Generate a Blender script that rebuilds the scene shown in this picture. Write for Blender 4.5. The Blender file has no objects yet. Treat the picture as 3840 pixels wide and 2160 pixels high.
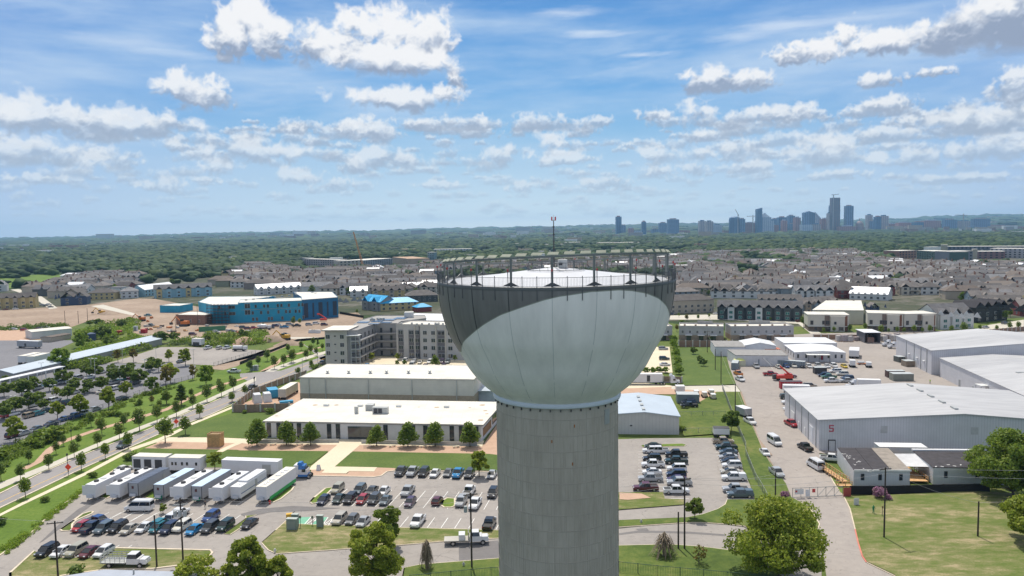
import bpy, bmesh, math, random
import numpy as np
from mathutils import Vector, Matrix
from mathutils.geometry import tessellate_polygon
random.seed(7); RNG=np.random.default_rng(11)
S=bpy.context.scene; COL=S.collection
# ------------------------------------------------------------ camera
FPX=2900.; PITCH=math.atan(218/FPX); ROLL=.0155; CH=60.
FW=np.array([0,math.cos(PITCH),-math.sin(PITCH)])
U0=np.array([0,math.sin(PITCH),math.cos(PITCH)]); R0=np.array([1.,0,0])
RT=math.cos(ROLL)*R0-math.sin(ROLL)*U0; UP=math.sin(ROLL)*R0+math.cos(ROLL)*U0
cd=bpy.data.cameras.new('camera'); cam=bpy.data.objects.new('camera',cd); COL.objects.link(cam); S.camera=cam
cd.sensor_width=36; cd.lens=36*FPX/3840; cd.clip_start=.5; cd.clip_end=90000
cam.matrix_world=Matrix(((RT[0],UP[0],-FW[0],0),(RT[1],UP[1],-FW[1],0),(RT[2],UP[2],-FW[2],CH),(0,0,0,1)))
# ------------------------------------------------------------ sun and exposure
SUN=Vector((-.20,.975,0)).normalized()*math.cos(math.radians(62)); SUN.z=math.sin(math.radians(62))
sl=bpy.data.lights.new('sun','SUN'); sl.energy=4.4; sl.angle=math.radians(.53); sl.color=(1,.94,.84)
so=bpy.data.objects.new('sun',sl); COL.objects.link(so); so.rotation_euler=(-SUN).to_track_quat('-Z','Y').to_euler(); so.location=(0,0,300)
S.view_settings.view_transform='Standard'; S.view_settings.look='None'; S.view_settings.exposure=-0.02; S.view_settings.gamma=1
S.render.resolution_x=1024; S.render.resolution_y=576
# ------------------------------------------------------------ pixel -> place (measuring helpers)
CR=dict(D=(0,0,2576/3840),L1=(0,1600),L2=(900,1600),L3=(2240,1600),L4=(2880,1600),M1=(0,1200),M2=(900,1200),M3=(2240,1150),M4=(2880,1150),
 F1=(0,850),F2=(900,850),F3=(1600,850),F4=(2240,700),F5=(2880,700),N1=(300,1700,5.367),T1=(1780,780,3.39),SK1=(0,0,2576/1920),SK2=(1920,0,2576/1920))
def px(c,u,v):
    a=CR[c]; s=a[2] if len(a)>2 else 2.5875
    return a[0]+u/s,a[1]+v/s
def ray(x,y): return FW+(x-1920)/FPX*RT-(y-1080)/FPX*UP
def G(c,u,v,z=0.):
    d=ray(*px(c,u,v)); t=(z-CH)/d[2]; return Vector((d[0]*t,d[1]*t,z))
def GY(c,u,v,Y):
    d=ray(*px(c,u,v)); t=Y/d[1]; return Vector((d[0]*t,Y,CH+d[2]*t))
def GL(c,pts,z=0.): return [G(c,u,v,z) for u,v in pts]
def PX(q):
    d=np.array([q[0],q[1],q[2]-CH]); w=d@FW; return 1920+FPX*(d@RT)/w,1080-FPX*(d@UP)/w
# ------------------------------------------------------------ materials
MATS={}
def _new(name):
    m=bpy.data.materials.new(name); m.use_nodes=True; nt=m.node_tree; b=nt.nodes['Principled BSDF']; return m,nt,b
def ramp(nt,fac,stops):
    r=nt.nodes.new('ShaderNodeValToRGB'); e=r.color_ramp.elements
    while len(e)<len(stops): e.new(.5)
    for i,(p,c) in enumerate(stops): e[i].position=p; e[i].color=(*c,1)
    nt.links.new(fac,r.inputs[0]); return r.outputs[0]
def noise(nt,scale,detail=4,rough=.55,coord='Object',stretch=None,dist=0):
    tc=nt.nodes.new('ShaderNodeTexCoord'); n=nt.nodes.new('ShaderNodeTexNoise')
    n.inputs['Scale'].default_value=scale; n.inputs['Detail'].default_value=detail; n.inputs['Roughness'].default_value=rough; n.inputs['Distortion'].default_value=dist
    src=tc.outputs[coord]
    if coord=='World': pass
    if stretch:
        mp=nt.nodes.new('ShaderNodeMapping'); mp.inputs['Scale'].default_value=stretch; nt.links.new(src,mp.inputs[0]); src=mp.outputs[0]
    nt.links.new(src,n.inputs['Vector']); return n.outputs['Fac']
def mix(nt,fac,a,b,mode='MIX'):
    m=nt.nodes.new('ShaderNodeMix'); m.data_type='RGBA'; m.blend_type=mode
    for s,v in ((m.inputs['Factor'],fac),(m.inputs['A'],a),(m.inputs['B'],b)):
        if hasattr(v,'is_linked') or hasattr(v,'links'): nt.links.new(v,s)
        elif isinstance(v,(int,float)): s.default_value=v
        else: s.default_value=(*v,1)
    return m.outputs['Result']
def mathn(nt,op,a,b=0.,c=None):
    m=nt.nodes.new('ShaderNodeMath'); m.operation=op
    for i,v in enumerate((a,b) if c is None else (a,b,c)):
        if isinstance(v,(int,float)): m.inputs[i].default_value=v
        else: nt.links.new(v,m.inputs[i])
    return m.outputs[0]
def mat(name,col,rough=.7,metal=0.,var=.12,scale=.6,spec=.5,stretch=None,fine=0.,coat=0.):
    if name in MATS: return MATS[name]
    m,nt,b=_new(name)
    f=noise(nt,scale,5,.6,stretch=stretch)
    lo=tuple(max(0,c*(1-var)) for c in col); hi=tuple(min(1,c*(1+var)) for c in col)
    c=ramp(nt,f,[(.3,lo),(.7,hi)])
    if fine:
        g=noise(nt,scale*14,3,.6); c=mix(nt,mathn(nt,'MULTIPLY',g,fine),c,tuple(x*.35 for x in col))
    nt.links.new(c,b.inputs['Base Color']); b.inputs['Roughness'].default_value=rough; b.inputs['Metallic'].default_value=metal
    b.inputs['Specular IOR Level'].default_value=spec; b.inputs['Coat Weight'].default_value=coat; b.inputs['Coat Roughness'].default_value=.05
    MATS[name]=m; return m
def ground_mat(name,stops,s1,s2,rough=.95,streak=None,mixf=.5,crack=0.,rnd=0.,fine=0.):
    m,nt,b=_new(name)
    a=noise(nt,s1,6,.6,stretch=streak); c=noise(nt,s2,5,.65,stretch=streak)
    f=mathn(nt,'ADD',mathn(nt,'MULTIPLY',a,1-mixf),mathn(nt,'MULTIPLY',c,mixf))
    if fine: f=mathn(nt,'ADD',f,mathn(nt,'MULTIPLY',mathn(nt,'SUBTRACT',noise(nt,fine,3,.7),.5),.22))
    if rnd:
        oi=nt.nodes.new('ShaderNodeObjectInfo'); g=nt.nodes.new('ShaderNodeNewGeometry'); f=mathn(nt,'ADD',f,mathn(nt,'MULTIPLY',mathn(nt,'SUBTRACT',mathn(nt,'FRACT',mathn(nt,'ADD',oi.outputs['Random'],g.outputs['Random Per Island'])),.5),rnd))
    col=ramp(nt,f,stops)
    if crack:
        tc=nt.nodes.new('ShaderNodeTexCoord')
        for sc,w,k in ((.05,.0035,.78),(.13,.005,.86)):
            nz=nt.nodes.new('ShaderNodeTexNoise'); nz.inputs['Scale'].default_value=.25; nz.inputs['Detail'].default_value=5; nt.links.new(tc.outputs['Object'],nz.inputs['Vector'])
            vm=nt.nodes.new('ShaderNodeVectorMath'); vm.operation='MULTIPLY_ADD'; nt.links.new(nz.outputs['Color'],vm.inputs[0]); vm.inputs[1].default_value=(5,5,0); nt.links.new(tc.outputs['Object'],vm.inputs[2])
            vo=nt.nodes.new('ShaderNodeTexVoronoi'); vo.feature='DISTANCE_TO_EDGE'; vo.inputs['Scale'].default_value=sc; nt.links.new(vm.outputs[0],vo.inputs['Vector'])
            l=mathn(nt,'MULTIPLY',mathn(nt,'LESS_THAN',vo.outputs['Distance'],w),mathn(nt,'MULTIPLY',mathn(nt,'GREATER_THAN',nz.outputs['Fac'],.52),.45)); col=mix(nt,mathn(nt,'MULTIPLY',l,crack),col,(.10,.095,.09))
        st=noise(nt,.11,3,.6); sm=mathn(nt,'MULTIPLY',mathn(nt,'GREATER_THAN',st,.63),.16); col=mix(nt,sm,col,(.17,.155,.15))
        st2=noise(nt,1.1,2,.5); sm=mathn(nt,'MULTIPLY',mathn(nt,'GREATER_THAN',st2,.70),.30); col=mix(nt,sm,col,(.13,.12,.115))
    nt.links.new(col,b.inputs['Base Color']); b.inputs['Roughness'].default_value=rough; b.inputs['Specular IOR Level'].default_value=.2
    MATS[name]=m; return m
def stripes_mat(name,col,col2,axis,period,width=.12,rough=.6,metal=0.,var=.08,scale=.3,axis2=None,period2=1.):
    """thin joint lines every `period` metres along an object axis (siding, decking, ribs)"""
    if name in MATS: return MATS[name]
    m,nt,b=_new(name); tc=nt.nodes.new('ShaderNodeTexCoord'); sp=nt.nodes.new('ShaderNodeSeparateXYZ'); nt.links.new(tc.outputs['Object'],sp.inputs[0])
    def line(ax,per):
        v=sp.outputs[ax] if isinstance(ax,int) else mathn(nt,'ADD',sp.outputs[0],sp.outputs[1])
        f=mathn(nt,'FRACT',mathn(nt,'DIVIDE',v,per)); return mathn(nt,'LESS_THAN',f,width)
    l=line(axis,period)
    if axis2 is not None: l=mathn(nt,'MAXIMUM',l,line(axis2,period2))
    f=noise(nt,scale,5,.6); c=ramp(nt,f,[(.3,tuple(x*(1-var) for x in col)),(.7,tuple(min(1,x*(1+var)) for x in col))])
    nt.links.new(mix(nt,l,c,col2),b.inputs['Base Color']); b.inputs['Roughness'].default_value=rough; b.inputs['Metallic'].default_value=metal
    MATS[name]=m; return m
def leaf_mat(name,stops,trans=.42):
    stops=[(p,tuple(min(.6,c*k) for c,k in zip(col,(1.45,1.38,1.1)))) for p,col in stops]
    m,nt,b=_new(name); g=nt.nodes.new('ShaderNodeNewGeometry'); oi=nt.nodes.new('ShaderNodeObjectInfo')
    n=noise(nt,.35,3,.6)
    f=mathn(nt,'ADD',mathn(nt,'MULTIPLY',g.outputs['Random Per Island'],.45),mathn(nt,'ADD',mathn(nt,'MULTIPLY',n,.45),mathn(nt,'MULTIPLY',oi.outputs['Random'],.22)))
    c=ramp(nt,f,stops)
    nt.links.new(c,b.inputs['Base Color']); b.inputs['Roughness'].default_value=.6; b.inputs['Specular IOR Level'].default_value=.35
    tr=nt.nodes.new('ShaderNodeBsdfTranslucent'); nt.links.new(mix(nt,.3,c,(.3,.4,.05),'MIX'),tr.inputs[0])
    ms=nt.nodes.new('ShaderNodeMixShader'); ms.inputs[0].default_value=trans
    nt.links.new(b.outputs[0],ms.inputs[1]); nt.links.new(tr.outputs[0],ms.inputs[2]); nt.links.new(ms.outputs[0],nt.nodes['Material Output'].inputs[0])
    MATS[name]=m; return m
# ------------------------------------------------------------ mesh building
class MB:
    def __init__(s): s.v=[]; s.f=[]; s.m=[]; s.mats=[]
    def mi(s,m):
        if m not in s.mats: s.mats.append(m)
        return s.mats.index(m)
    def add(s,vs,fs,m):
        o=len(s.v); s.v+=[tuple(v) for v in vs]; k=s.mi(m)
        for f in fs: s.f.append(tuple(i+o for i in f)); s.m.append(k)
        return s
    def box(s,c,d,m,rz=0.,taper=0.):
        """c = centre of the base, d = full sizes"""
        x,y,z=d[0]/2,d[1]/2,d[2]; cs,sn=math.cos(rz),math.sin(rz); vs=[]
        for zz,t in ((0,0),(z,taper)):
            for a,b in ((-x+t,-y+t),(x-t,-y+t),(x-t,y-t),(-x+t,y-t)): vs.append((c[0]+a*cs-b*sn,c[1]+a*sn+b*cs,c[2]+zz))
        s.add(vs,[(3,2,1,0),(4,5,6,7),(0,1,5,4),(1,2,6,5),(2,3,7,6),(3,0,4,7)],m); return s
    def prism(s,poly,z0,z1,m,mtop=None,bottom=True):
        n=len(poly); A=sum(poly[i][0]*poly[(i+1)%n][1]-poly[(i+1)%n][0]*poly[i][1] for i in range(n))
        if A<0: poly=poly[::-1]
        vs=[(p[0],p[1],z0) for p in poly]+[(p[0],p[1],z1) for p in poly]
        s.add(vs,[(i,(i+1)%n,n+(i+1)%n,n+i) for i in range(n)],m)
        tris=tessellate_polygon([[Vector((p[0],p[1],0)) for p in poly]])
        for zz,mm,up in ((z1,mtop or m,True),)+(((z0,m,False),) if bottom else ()):
            fs=[]
            for t in tris:
                a,b,c=[poly[i] for i in t]; k=(b[0]-a[0])*(c[1]-a[1])-(c[0]-a[0])*(b[1]-a[1])
                fs.append(tuple(t) if (k>0)==up else tuple(t[::-1]))
            s.add([(p[0],p[1],zz) for p in poly],fs,mm)
        return s
    def tube(s,p,q,r,m,n=6,r2=None,caps=True):
        p=Vector(p); q=Vector(q); d=(q-p)
        if d.length<1e-6: return s
        d.normalize(); a=d.orthogonal().normalized(); b=d.cross(a); r2=r if r2 is None else r2
        vs=[p+(a*math.cos(2*math.pi*i/n)+b*math.sin(2*math.pi*i/n))*r for i in range(n)]+[q+(a*math.cos(2*math.pi*i/n)+b*math.sin(2*math.pi*i/n))*r2 for i in range(n)]
        fs=[(i,(i+1)%n,n+(i+1)%n,n+i) for i in range(n)]
        if caps: fs+=[tuple(range(n))[::-1],tuple(range(n,2*n))]
        s.add(vs,fs,m); return s
    def lathe(s,prof,m,n=24,c=(0,0),a0=0.,a1=2*math.pi):
        full=abs(a1-a0-2*math.pi)<1e-6; k=n if full else n+1; vs=[]
        for r,z in prof:
            for i in range(k):
                t=a0+(a1-a0)*i/n; vs.append((c[0]+r*math.cos(t),c[1]+r*math.sin(t),z))
        fs=[]
        for j in range(len(prof)-1):
            for i in range(n):
                i2=(i+1)%k; fs.append((j*k+i,j*k+i2,(j+1)*k+i2,(j+1)*k+i))
        s.add(vs,fs,m); return s
    def mesh(s,name,smooth=False):
        me=bpy.data.meshes.new(name); me.from_pydata(s.v,[],s.f)
        for m in s.mats: me.materials.append(m)
        me.polygons.foreach_set('material_index',s.m)
        if smooth: me.polygons.foreach_set('use_smooth',[True]*len(s.f))
        me.update(); return me
    def build(s,name,parent=None,smooth=False,loc=None,rz=None):
        return link(name,s.mesh(name,smooth),parent,loc,rz)
def link(name,me,parent=None,loc=None,rz=None):
    o=bpy.data.objects.new(name,me); COL.objects.link(o)
    if parent: o.parent=parent
    if loc is not None: o.location=loc
    if rz is not None: o.rotation_euler=(0,0,rz)
    return o
def tag(o,label=None,cat=None,group=None,kind=None):
    if label: o['label']=label
    if cat: o['category']=cat
    if group: o['group']=group
    if kind: o['kind']=kind
    return o
def thing(name,label,cat,loc=(0,0,0),rz=0.,group=None):
    o=bpy.data.objects.new(name,None); COL.objects.link(o); o.location=loc; o.rotation_euler=(0,0,rz); o.empty_display_size=.5
    return tag(o,label,cat,group)
KIDS={}
def dup(root,loc,rz=None,label=None,scale=None,group=None):
    kids=KIDS.get(root.name)
    if kids is None:
        def tree(o): return [(c,tree(c)) for c in ALLK.get(o.name,[])]
        ALLK={}
        for o in bpy.data.objects:
            if o.parent: ALLK.setdefault(o.parent.name,[]).append(o)
        kids=KIDS[root.name]=tree(root)
    r=root.copy(); COL.objects.link(r); r.location=loc
    if rz is not None: r.rotation_euler=(0,0,rz)
    if scale: r.scale=(scale,)*3 if isinstance(scale,(int,float)) else scale
    if label: r['label']=label
    if group: r['group']=group
    def rec(ks,p):
        for c,sub in ks:
            d=c.copy(); COL.objects.link(d); d.parent=p; rec(sub,d)
    rec(kids,r); return r
def sheet(name,poly,z,m,kind='structure'):
    vs=[(p[0],p[1],z) for p in poly]; tris=tessellate_polygon([[Vector((p[0],p[1],0)) for p in poly]]); fs=[]
    for t in tris:
        a,b,c=[poly[i] for i in t]; k=(b[0]-a[0])*(c[1]-a[1])-(c[0]-a[0])*(b[1]-a[1])
        if abs(k)>1e-9: fs.append(tuple(t) if k>0 else tuple(t[::-1]))
    me=bpy.data.meshes.new(name); me.from_pydata(vs,[],fs); me.materials.append(m); o=link(name,me); o['kind']=kind; return o
def offset_line(pts,w):
    L=[];R=[]
    for i,p in enumerate(pts):
        a=pts[max(0,i-1)]; b=pts[min(len(pts)-1,i+1)]; d=Vector((b[0]-a[0],b[1]-a[1])); d.normalize(); n=Vector((-d.y,d.x))
        L.append((p[0]+n.x*w/2,p[1]+n.y*w/2)); R.append((p[0]-n.x*w/2,p[1]-n.y*w/2))
    return L,R
def strip(name,pts,w,z,m): 
    L,R=offset_line(pts,w); return sheet(name,L+R[::-1],z,m)
def kerb(mb,pts,m,w=.3,h=.14,closed=False):
    pts=list(pts)+([pts[0],pts[1]] if closed else [])
    L,R=offset_line(pts,w); n=len(pts); vs=[(p[0],p[1],-.2) for p in L]+[(p[0],p[1],h) for p in L]+[(p[0],p[1],h) for p in R]+[(p[0],p[1],-.2) for p in R]; fs=[]
    for i in range(n-1):
        for a in range(3): fs.append((a*n+i,a*n+i+1,(a+1)*n+i+1,(a+1)*n+i))
    mb.add(vs,fs,m)
ORD=['','first','second','third','fourth','fifth','sixth','seventh','eighth','ninth','tenth','eleventh','twelfth','thirteenth','fourteenth','fifteenth','sixteenth','seventeenth','eighteenth','nineteenth','twentieth']
def ordi(n):
    if n<len(ORD): return ORD[n]
    s={1:'st',2:'nd',3:'rd'}.get(n%10 if n%100 not in (11,12,13) else 0,'th'); return f'{n}{s}'
# ------------------------------------------------------------ sky with clouds, laid out by compass direction and height angle
def smooth(x,a,b):
    t=np.clip((x-a)/(b-a),0,1); return t*t*(3-2*t)
_perm=np.random.default_rng(5).permutation(4096)
def gnoise(x,y,seed=0):
    xi=np.floor(x).astype(np.int64); yi=np.floor(y).astype(np.int64); fx=(x-xi).astype(np.float32); fy=(y-yi).astype(np.float32)
    def g(ix,iy,dx,dy):
        h=_perm[(_perm[(ix+seed*37)&4095]+iy)&4095]; a=h*(2*np.pi/4096); return np.cos(a)*dx+np.sin(a)*dy
    u=fx*fx*fx*(fx*(fx*6-15)+10); v=fy*fy*fy*(fy*(fy*6-15)+10)
    a=g(xi,yi,fx,fy); b=g(xi+1,yi,fx-1,fy); c=g(xi,yi+1,fx,fy-1); d=g(xi+1,yi+1,fx-1,fy-1)
    return ((a*(1-u)+b*u)*(1-v)+(c*(1-u)+d*u)*v).astype(np.float32)*1.5
def fbm(x,y,oct=6,seed=0,rough=.55,bill=False):
    s=0;amp=1;tot=0
    for o in range(oct):
        n=gnoise(x,y,seed+o*7)
        if bill: n=1-2*np.abs(n)-.35
        s=s+n*amp; tot+=amp; amp*=rough; x=x*2.03+17.1; y=y*2.03-9.3
    return s/tot
AZ0,AZ1,EL0,EL1=math.radians(-55),math.radians(55),math.radians(-1.5),math.radians(34)
def sky_image(W=2304):
    H=int(W*(EL1-EL0)/(AZ1-AZ0)); az=np.linspace(AZ0,AZ1,W,dtype=np.float32); el=np.linspace(EL0,EL1,H,dtype=np.float32); A,L=np.meshgrid(az,el)
    deg=np.degrees(L)
    st=[(-2,(1.0,1.08,1.08)),(0.4,(.98,1.06,1.06)),(1.2,(.76,.90,.97)),(2.4,(.62,.79,.91)),(4.5,(.46,.67,.86)),(7,(.28,.54,.82)),(10,(.17,.43,.79)),(14,(.115,.345,.73)),(20,(.10,.265,.64)),(34,(.08,.20,.52))]
    img=np.stack([np.interp(deg,[s[0] for s in st],[s[1][k] for s in st]) for k in range(3)],-1).astype(np.float32)
    side=np.clip(np.abs(A)/.6,0,1)[...,None]**2; img=img*(1-side*.45)+np.array([.30,.42,.76],np.float32)*side*.45
    # veils of thin high cloud
    def over(img,al,col): return img*(1-al[...,None])+np.array(col,np.float32)*al[...,None]
    ci=fbm(A*2.0+.3*L,L*13,7,40,.6)+.5*fbm(A*1.1,L*5,4,60,.5); al=smooth(ci,-.36,.55)*.80*smooth(deg,1,9)
    img=over(img,al,(.56,.71,.90))
    ci2=fbm(A*4.0+L*3,L*26-A*4,6,80,.62); img=over(img,smooth(ci2,.05,.6)*.35*smooth(deg,3,12),(.66,.78,.94))
    cl=[]
    def e(c,u,v,w,h,base=None,kind=0,al=1.):
        d=ray(*px(c,u,v)); d=d/np.linalg.norm(d); a=math.atan2(d[0],d[1]); l=math.asin(d[2])
        if base is None: bl=l-h*.75/1.3417/FPX
        else:
            q=ray(*px(c,u,base)); q=q/np.linalg.norm(q); bl=math.asin(q[2])
        cl.append((a,l,w/1.3417/FPX,h/1.3417/FPX,bl,kind,al))
    rs=np.random.default_rng(3)
    # far low puffs first
    for i in range(800):
        l=math.radians(rs.uniform(.8,7.8)); a=rs.uniform(AZ0,AZ1); s=(.006+.06*l)*rs.uniform(.5,1.5); cl.append((a,l,s*rs.uniform(1.1,1.9),s*rs.uniform(.5,.8),l-s*.3,0,.42+.45*min(1,l/.13)))
    cl.sort(key=lambda t:t[1])
    for t in ((1490,890,150,55,950),(830,930,120,42,975),(180,900,130,30,930),(1030,910,90,25,935),(2200,930,130,30,960),(1700,930,120,40,965),(1100,840,115,48,888),(1270,760,235,75,828),(1900,800,220,85,868),(1780,840,90,50,870),(2520,790,110,72,842),
      (440,800,130,55,880),(610,820,90,60,860),(150,765,215,80,828),(880,735,90,35,765),(1490,650,80,32,678),(30,580,120,90,690),(240,590,190,105,692),(480,640,130,105,700),(700,630,300,80,698),(1880,650,142,75,718),(1760,640,60,60,700),
      (930,450,150,92,542),(1070,480,125,82,555),(2000,490,320,82,575),(2250,470,95,70,540),(2290,400,60,75,450),(1560,225,110,125,335),(1700,230,160,110,340),(1780,110,115,105,260),(1960,150,170,130,330),(2160,190,150,150,330),(1980,290,330,110,412),
      (1250,110,200,130,250),(1170,220,125,110,308),(1360,200,120,110,300)): e('SK1',*t)
    for t in ((1420,808,70,20,825),(490,925,150,45,957),(60,940,110,36,972),(2240,900,300,30,925),(1650,880,160,30,905),(920,850,95,46,888),(750,860,90,42,898),(1200,845,125,42,875),(1830,790,80,48,852),(2050,790,115,58,832),(960,775,80,36,808),(740,775,115,66,842),
      (1120,760,110,70,815),(1580,780,170,75,835),(1540,710,110,60,790),(1680,720,90,60,790),(2410,750,190,65,808),(2480,690,110,50,760),(590,735,52,22),(240,800,180,52,855),(200,700,100,68,790),(1880,690,165,55,718),(1990,610,52,38),(930,690,62,32),(940,575,115,78,650),(715,578,115,42,615),
      (1330,572,195,62,628),(1450,555,70,50,610),(1890,540,118,50,582),(2300,620,200,70,675),(2430,600,170,80,668),(2540,420,120,85,510),(1850,405,125,38),(2120,365,110,26),(1020,410,230,75,468),(1240,400,95,60,455),(1560,250,120,65,335),(1420,272,135,60,332),(1690,170,75,75,260),(1900,220,210,78,300),
      (2130,190,150,95,270),(2330,130,230,150,245),(2500,100,200,190,245)): e('SK2',*t)
    for t in ((1380,125,360,48,None,1,.55),(1150,185,300,36,None,1,.45),(650,275,205,26,None,1,.75),(250,60,240,42,None,1,.6),(390,165,190,32,None,1,.6),(1700,95,420,30,None,1,.35)): e('SK2',*t)
    for t in ((600,215,420,40,None,1,.3),(900,270,330,30,None,1,.3)): e('SK1',*t)
    for i,(a,l,w,h,bl,kind,alp) in enumerate(cl):
        x0,x1=np.searchsorted(az,[a-w*1.9,a+w*1.9]); y0,y1=np.searchsorted(el,[l-h*1.9,l+h*2.1])
        if x1-x0<3 or y1-y0<3: continue
        a_=A[y0:y1,x0:x1]; l_=L[y0:y1,x0:x1]; X=(a_-a)/w; Y=(l_-l)/h
        if kind:
            n=fbm(a_*9+i,l_*70,6,i%90,.6); f=1-np.sqrt(X*X+Y*Y)+n*.9; al=smooth(f,.1,1.1)*alp; sub=img[y0:y1,x0:x1]; img[y0:y1,x0:x1]=over(sub,al,(.78,.86,.97)); continue
        # lattice spacing follows the cloud's own size
        sz=math.sqrt(w*h); u=(a_-a)/sz+i*3.7; v=(l_-l)/sz+i*1.3; o=6 if w>.02 else 4
        wx=fbm(u*.9+5,v*.9,4,i%50+3,.6)*.28; wy=fbm(u*.9-8,v*.9+3,4,i%50+9,.6)*.22
        big=fbm((u+wx)*1.15,(v+wy)*1.15,3,i%80,.5); bil=fbm((u+wx)*2.3,(v+wy)*2.3,o,i%80+20,.58,True); fine=fbm((u+wx)*5,(v+wy)*5,o,i%80+31,.65)
        env=.97-np.sqrt(X*X+Y*Y)
        low=(l_-bl)/h      # height above the flat base
        f=env+.80*big+.40*bil+.07*fine
        f=np.minimum(f,low*1.5+.30+.35*big+.12*fine)
        al=smooth(f,.0,.52 if w>.03 else .70)
        al=al*np.clip(.86+.9*f+.45*fine+.2*bil,0,1)
        b2=fbm((u+wx)*2.0,(v+wy)*2.0,3,i%80+20,.5,True)
        T2=np.sqrt(np.clip(f,0,2.0))*.55+.42*big+.34*b2+.05*bil
        gy=np.gradient(T2,axis=0)/((el[1]-el[0])/sz); gx=np.gradient(T2,axis=1)/((az[1]-az[0])/sz)
        rel=np.clip((l_-bl)/(h*1.5),-.2,1.3)
        lit=.58-.05*gy+.015*gx+.13*bil+.34*b2+.30*big
        kb=1.15+.75*min(1,max(0,(w-.035)/.03)); lit=lit+kb*(smooth(rel+.35*big,-.02,1.0)-(.58 if w<.05 else .53))-.30*np.clip(f-.55,0,1)*(1-smooth(rel,.3,.9))
        lit=np.maximum(lit,.10+.9*(1-smooth(f,.0,.22))*.6)
        lit=np.clip(lit,0,1); lit=lit*lit*(3-2*lit)
        t=lit[...,None]; dark=np.array((.30,.37,.51),np.float32); mid=np.array((.56,.625,.74),np.float32); hi=np.array((.94,.945,.96),np.float32)
        c=np.where(t<.5,dark+(mid-dark)*t*2,mid+(hi-mid)*(t*2-1))
        # air in front of low clouds
        k=float(np.clip(math.degrees(l)/11,0,1)); hz=np.array((.62,.75,.86),np.float32); c=c*(.40+.60*k)+hz*(.60-.60*k)
        aa=(al*alp*(.55+.45*k))[...,None]; img[y0:y1,x0:x1]=img[y0:y1,x0:x1]*(1-aa)+c*aa
    return np.clip(img,0,4)

def make_world():
    w=bpy.data.worlds.new('World'); S.world=w; w.use_nodes=True; nt=w.node_tree; N=nt.nodes; Lk=nt.links
    bg=N['Background']; bg.inputs['Strength'].default_value=SKY_STRENGTH
    sky=N.new('ShaderNodeTexSky'); sky.sky_type='NISHITA'; sky.sun_disc=False; sky.sun_elevation=math.radians(62); sky.sun_rotation=math.atan2(SUN.x,SUN.y)
    sky.altitude=200; sky.air_density=1.0; sky.dust_density=.6; sky.ozone_density=2.0
    arr=sky_image(); H,W,_=arr.shape; im=bpy.data.images.new('sky_clouds',W,H,alpha=False,float_buffer=True); im.colorspace_settings.name='Linear Rec.709'
    im.pixels.foreach_set(np.concatenate([arr,np.ones((H,W,1),np.float32)],-1).astype(np.float32).ravel()); im.pack()
    tc=N.new('ShaderNodeTexCoord'); sp=N.new('ShaderNodeSeparateXYZ'); Lk.new(tc.outputs['Generated'],sp.inputs[0])
    az=mathn(nt,'ARCTAN2',sp.outputs[0],sp.outputs[1]); el=mathn(nt,'ARCSINE',sp.outputs[2])
    u=mathn(nt,'DIVIDE',mathn(nt,'SUBTRACT',az,AZ0),AZ1-AZ0); v=mathn(nt,'DIVIDE',mathn(nt,'SUBTRACT',el,EL0),EL1-EL0)
    cb=N.new('ShaderNodeCombineXYZ'); Lk.new(mathn(nt,'PINGPONG',u,1.),cb.inputs[0]); Lk.new(v,cb.inputs[1])
    it=N.new('ShaderNodeTexImage'); it.image=im; it.extension='EXTEND'; it.interpolation='Cubic'; Lk.new(cb.outputs[0],it.inputs[0])
    sk=N.new('ShaderNodeVectorMath'); sk.operation='SCALE'; Lk.new(sky.outputs[0],sk.inputs[0]); sk.inputs['Scale'].default_value=.11/SKY_STRENGTH
    up=N.new('ShaderNodeMapRange'); Lk.new(el,up.inputs[0]); up.inputs[1].default_value=math.radians(27); up.inputs[2].default_value=math.radians(34)
    Lk.new(mix(nt,up.outputs[0],it.outputs[0],mix(nt,.62,sk.outputs[0],(.92,.90,.86))),bg.inputs['Color'])
    w.cycles.sampling_method='MANUAL'; w.cycles.sample_map_resolution=512
SKY_STRENGTH=1.0
make_world()
def haze():
    o=MB().box((0,8250,-2),(30000,17500,322),mat('x_haze',(1,1,1))).build('haze'); o['kind']='stuff'
    m=bpy.data.materials.new('haze_air'); m.use_nodes=True; nt=m.node_tree; nt.nodes.clear(); out=nt.nodes.new('ShaderNodeOutputMaterial')
    v=nt.nodes.new('ShaderNodeVolumePrincipled'); v.inputs['Color'].default_value=(.40,.70,1,1); v.inputs['Density'].default_value=HAZE_D; v.inputs['Anisotropy'].default_value=.3
    nt.links.new(v.outputs[0],out.inputs['Volume']); o.data.materials.clear(); o.data.materials.append(m)
HAZE_D=5.8e-5
# ------------------------------------------------------------ materials
GRASS=ground_mat('grass_green',[(.30,(.045,.075,.018)),(.44,(.080,.120,.026)),(.54,(.12,.155,.036)),(.64,(.19,.18,.065)),(.76,(.31,.26,.13))],.045,.55,mixf=.42,fine=3.5)
LAWN=ground_mat('grass_lawn',[(.30,(.060,.100,.024)),(.50,(.090,.135,.032)),(.62,(.125,.165,.042)),(.76,(.20,.20,.085))],.09,1.6,mixf=.55,fine=3.5)
VERGE=ground_mat('grass_verge',[(.28,(.060,.105,.018)),(.46,(.10,.165,.024)),(.60,(.145,.205,.036)),(.74,(.23,.23,.075))],.08,1.3,mixf=.5,fine=3.5)
DRY=ground_mat('grass_dry',[(.30,(.070,.110,.022)),(.44,(.115,.150,.036)),(.52,(.175,.18,.070)),(.61,(.32,.265,.15)),(.72,(.42,.35,.22))],.05,.42,mixf=.5,streak=(.6,1.3,1),fine=3.5)
DIRT=ground_mat('bare_earth',[(.3,(.20,.15,.11)),(.5,(.32,.24,.18)),(.72,(.45,.355,.275))],.025,.3,mixf=.5,fine=3.5)
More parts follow.
